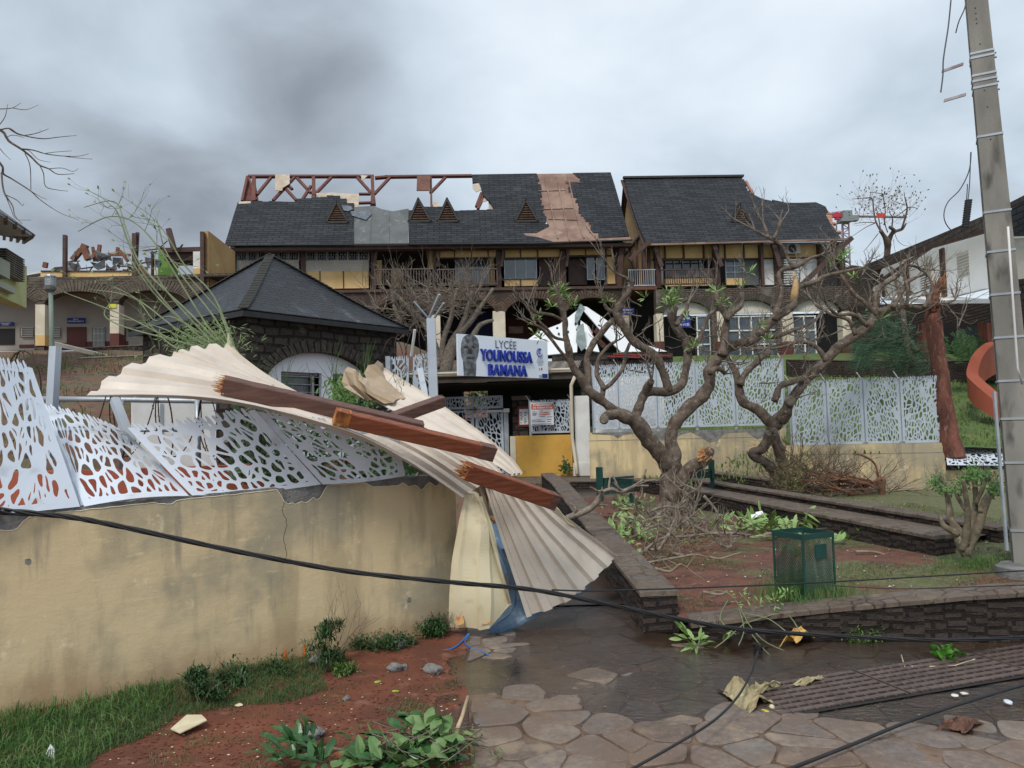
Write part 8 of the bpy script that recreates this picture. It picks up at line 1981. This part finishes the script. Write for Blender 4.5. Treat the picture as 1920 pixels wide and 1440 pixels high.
for (x,y,z) in bscat(260,24):
    s_=R.uniform(.006,.02); a=R.random()*6.28; mb.add([(x+math.cos(a)*s_,y+math.sin(a)*s_,z+.01),(x-math.sin(a)*s_*.6,y+math.cos(a)*s_*.6,z+.02),(x-math.cos(a)*s_,y-math.sin(a)*s_,z+.012),(x+math.sin(a)*s_*.6,y-math.cos(a)*s_*.6,z+.016)],[(0,1,2,3)])
build(mb,'pale_litter',mat('pale_scrap',(.5,.44,.34),(.62,.58,.5),40,.8,0),label='pale leaf and wood flakes over the planting bed',cat='litter',kind='stuff')
mb=MB(); R=random.Random(25)
for (x,y,z) in bscat(420,26): a=R.random()*6.28; L=R.uniform(.03,.16); mb.tube([(x,y,z+.01),(x+math.cos(a)*L*.5,y+math.sin(a)*L*.5,z+.02),(x+math.cos(a+.4)*L,y+math.sin(a+.4)*L,z+.012)],R.uniform(.002,.005),4)
build(mb,'twig_litter',m_twig,label='fine broken twigs littering the planting bed',cat='litter',kind='stuff')
# hillside litter behind the bent fence
mb=MB(); R=random.Random(27)
for i in range(900):
    x=R.uniform(-14,-2.5); y=R.uniform(9.5,24); z=H(x,y); a=R.random()*6.28; L=R.uniform(.1,.5); mb.tube([(x,y,z+.02),(x+math.cos(a)*L*.5,y+math.sin(a)*L*.5,z+.02+L*.2*R.random()),(x+math.cos(a+.5)*L,y+math.sin(a+.5)*L,z+.03)],R.uniform(.004,.011),3)
build(mb,'twig_litter',m_twig,label='dry twigs and roots scattered over the left red slope',cat='litter',kind='stuff')
pts=[]
while len(pts)<9000:
    x=R.uniform(-16,-1); y=R.uniform(8.5,24)
    if mnoise.noise(V((x*.7,y*.7,1)))+ .1*R.random()>.05: pts.append((x,y,H(x,y)))
blades('slope_grass',pts,.05,.22,.02,m_grassd,28,'patchy dry grass on the left red slope',bend=1.2)
pts=[]
while len(pts)<6000:
    x=R.uniform(-7,-1.2); y=R.uniform(wally(x)+.2,9.5); pts.append((x,y,H(x,y)))
blades('lawn_grass',pts,.05,.2,.012,m_grass,29,'green grass behind the bent fence',bend=.8)
pts=[(x,y,H(x,y)) for x,y in ((R.uniform(3,18),R.uniform(15.6,27)) for _ in range(14000))]
blades('lawn_grass',pts,.05,.16,.03,mat('lawn_blade',(.085,.15,.035),(.14,.20,.06),3,.8,0,c3=(.17,.17,.08),s3=2),30,'grass of the sloping lawn behind the right fences',bend=.8)
# plants behind the mid fence, weeds, plastics and rags in the flooded paving
def rag(label,pix,z,mt,seed,h=.05,name='rag',cat='rag'):
    R=random.Random(seed); C=[G(x,y,z) for x,y in pix]; mb=MB(); rows=[]
    for i,c in enumerate(cr([tuple(q) for q in C],5)):
        rows.append([V(c)+V((0,0,.001))+V((a*.018*1.6+.02*mnoise.noise(V((i*.5,a,seed))),a*.022+.02*mnoise.noise(V((i*.5,a,seed+5))),max(0,h*(1-abs(a)/3)+.035*mnoise.noise(V((i*.8,a*.9,seed+9))))) ) for a in range(-3,4)])
    mb.grid(rows); return build(mb,name,mt,label=label,cat=cat,solid=.003)
m_rag=mat('silty_rag',(.40,.34,.20),(.26,.20,.10),16,.85,.6,60,c3=(.5,.45,.30),s3=30)
rag('silt covered yellowish plastic bag caught at the left end of the drain grate',[(1378,1290),(1392,1305),(1412,1322),(1428,1330)],.01,m_rag,501,h=.07)
rag('pale plastic strip lying across the far left corner of the drain grate',[(1410,1302),(1430,1298),(1450,1292)],.03,m_rag,502,h=.05)
rag('small pale rag on the far edge of the drain grate',[(1500,1280),(1520,1278),(1528,1280)],.02,m_rag,503,h=.02)
rag('yellow plastic bag lying in the water at the foot of the long low wall',[(1478,1208),(1492,1196),(1512,1202)],.02,mat('yellow_bag',(.62,.38,.10),(.5,.30,.09),20,.5,.3),504,h=.07,cat='plastic bag')
rag('brown wet rag with a white scrap on the paving at lower right',[(1772,1362),(1800,1358),(1828,1368)],.01,mat('brown_rag',(.16,.075,.05),(.09,.045,.03),30,.8,.6,60),505,h=.03)
for i,(x,y,c_,lb_) in enumerate(((1435,1335,(.55,.50,.06),'yellow fruit half on the left tip of the drain grate'),(1447,1330,(.62,.55,.35),'short pale cut stick standing at the left tip of the drain grate'),(1713,1252,(.72,.72,.8),'small white plastic scrap on the far edge of the drain grate'),(1790,1306,(.7,.68,.6),'white fragment on the wet paving beyond the ground cable'),(1808,1302,(.6,.58,.52),'pale fragment beside the white fragment on the wet paving'),(1890,1318,(.66,.68,.72),'white flattened wrapper near the right picture edge'),(742,1298,(.30,.45,.05),'bright green leaf fallen on the soil below the largest concrete lump'),(708,1280,(.28,.42,.06),'bright green leaf lying left of the largest concrete lump'),(828,1215,(.6,.55,.42),'cream chip beside the blue wire'),(772,1204,(.6,.58,.5),'white chip lying in the weeds by the wall'),(520,1424,(.62,.55,.38),'cream chip left of the mango leaves'))):
    mb=MB(); q=G(x,y,.008); R=random.Random(600+i); rock(mb,q+V((0,0,.006)),.02 if i!=5 else .03,R,2,.3 if i not in(1,) else 1.2); build(mb,'litter_scrap',mat('scrap%d'%i,c_,None,rough=.6,bmp=.0),label=lb_,cat='litter')
R=random.Random(701)
t=thing('leaf_clump','yellow green flower head with leaves washed up at the corner of the paving','leaves',G(1305,1215,0)); mb=MB()
tuft(mb,G(1308,1212,.02),R,n=26,L=.11,W=.025); tuft(mb,G(1295,1200,.03),R,n=12,L=.13,W=.03,spread=1.4); tuft(mb,G(1355,1205,.01),R,n=5,L=.12,W=.03); build(mb,'leaves',m_leafp,t)
t=thing('leaf_clump','green vine leaves lying in water beyond the drain grate','leaves',G(1770,1235,0)); mb=MB(); tuft(mb,G(1770,1235,.02),R,n=30,L=.08,W=.05); tuft(mb,G(1790,1228,.02),R,n=16,L=.07,W=.03); build(mb,'leaves',mat('vine_leaf',(.05,.17,.02),(.09,.24,.03),20,.5,.1),t)
mb=MB(); mb.tube([G(1690,1228,.03),G(1697,1252,.01)],.003,4); mb.tube([G(1730,1250,.01),G(1790,1248,.02),G(1828,1236,.02)],.003,4); build(mb,'straw',m_creamsheet,label='thin straw stems on the flooded paving beyond the grate',cat='straw')
# dry weed stems and wiry plant hanging over the wall end
t=thing('wiry_plant','straggly green stems hanging over the left end of the long low wall','plant',G(1430,1190,.05)); mb=MB(); R=random.Random(702)
for pts in ([(1325,1112),(1350,1108),(1375,1120),(1398,1160),(1400,1170)],[(1365,1125),(1350,1160),(1380,1190)],[(1400,1165),(1360,1200),(1340,1215)],[(1400,1165),(1430,1200),(1470,1220)],[(1395,1150),(1440,1160),(1475,1185)],[(1385,1140),(1395,1180),(1385,1210)],[(1400,1168),(1470,1150),(1500,1185)],[(1410,1190),(1440,1225),(1475,1240)]):
    mb.tube(cr([tuple(P(x,y,lerp(5.9,5.35,(y-1100)/130))) for x,y in pts],4),.004,5)
build(mb,'stems',m_gtwig,t,smooth=True); mb=MB()
for i in range(14): tuft(mb,P(R.uniform(1370,1480),R.uniform(1110,1140),5.8),R,n=7,L=.05,W=.012)
build(mb,'leaves',m_leafp,t)
# wire knot
t=thing('wire_knot','tangled knot of black wire on the wet paving where the thin cable ends','wire',G(1421,1216,0)); mb=MB(); c=G(1421,1216,.04)
for k in range(7):
    a0=R.random()*6; mb.tube([c+V((math.cos(a0+i*.7)*.028*R.uniform(.6,1.2),math.sin(a0+i*.6)*.02,math.sin(i*.9+k)*.035)) for i in range(10)],.0035,5)
build(mb,'wire',m_black,t)
# blue wires at the foot of the trim
mb=MB(); m_bw=mat('blue_wire',(.02,.16,.50),None,rough=.4,bmp=0)
mb.tube(cr([tuple(G(*q)) for q in ((878,1188,.06),(868,1200,.03),(852,1214,.02),(830,1220,.015),(808,1224,.012),(797,1228,.01))],5),.005,6); mb.tube(cr([tuple(G(*q)) for q in ((880,1188,.06),(872,1202,.02),(878,1212,.01),(900,1220,.01),(915,1228,.012))],5),.005,6); build(mb,'blue_wire',m_bw,smooth=True,label='frayed bright blue electric wires lying by the hanging cream trim',cat='wire')
# splintered timber in the gap by the stone wall
mb=MB(); R=random.Random(703)
for i in range(8): a=P(R.uniform(905,940),R.uniform(965,1000),7.6); mb.bar(a,a+V((R.uniform(-.2,.2),.1,R.uniform(-.04,.08))),.05,.02)
build(mb,'wood_splinter',m_splint,label='orange splintered wood in the gap between cream trim and fan sheet',cat='wood fragments')
# dark vegetation under the sheet behind the bent fence
mb=MB(); R=random.Random(704)
for i in range(1500):
    x=R.uniform(430,780); y=R.uniform(770,905); p=P(x,y,R.uniform(6.9,8.2)); mb.leaf(p,V((R.uniform(-1,1),R.uniform(-.5,.5),R.uniform(-.6,.9))),(0,-1,.3),R.uniform(.06,.12),.03)
for i in range(20): twig(mb,P(R.uniform(440,760),905,7.5),V((R.uniform(-.4,.4),0,1)),.6,.01,2,R,n=4)
build(mb,'shaded_shrub',m_leafd,label='dark shrubbery in the shade behind the bent fence under the sheets',cat='shrub')
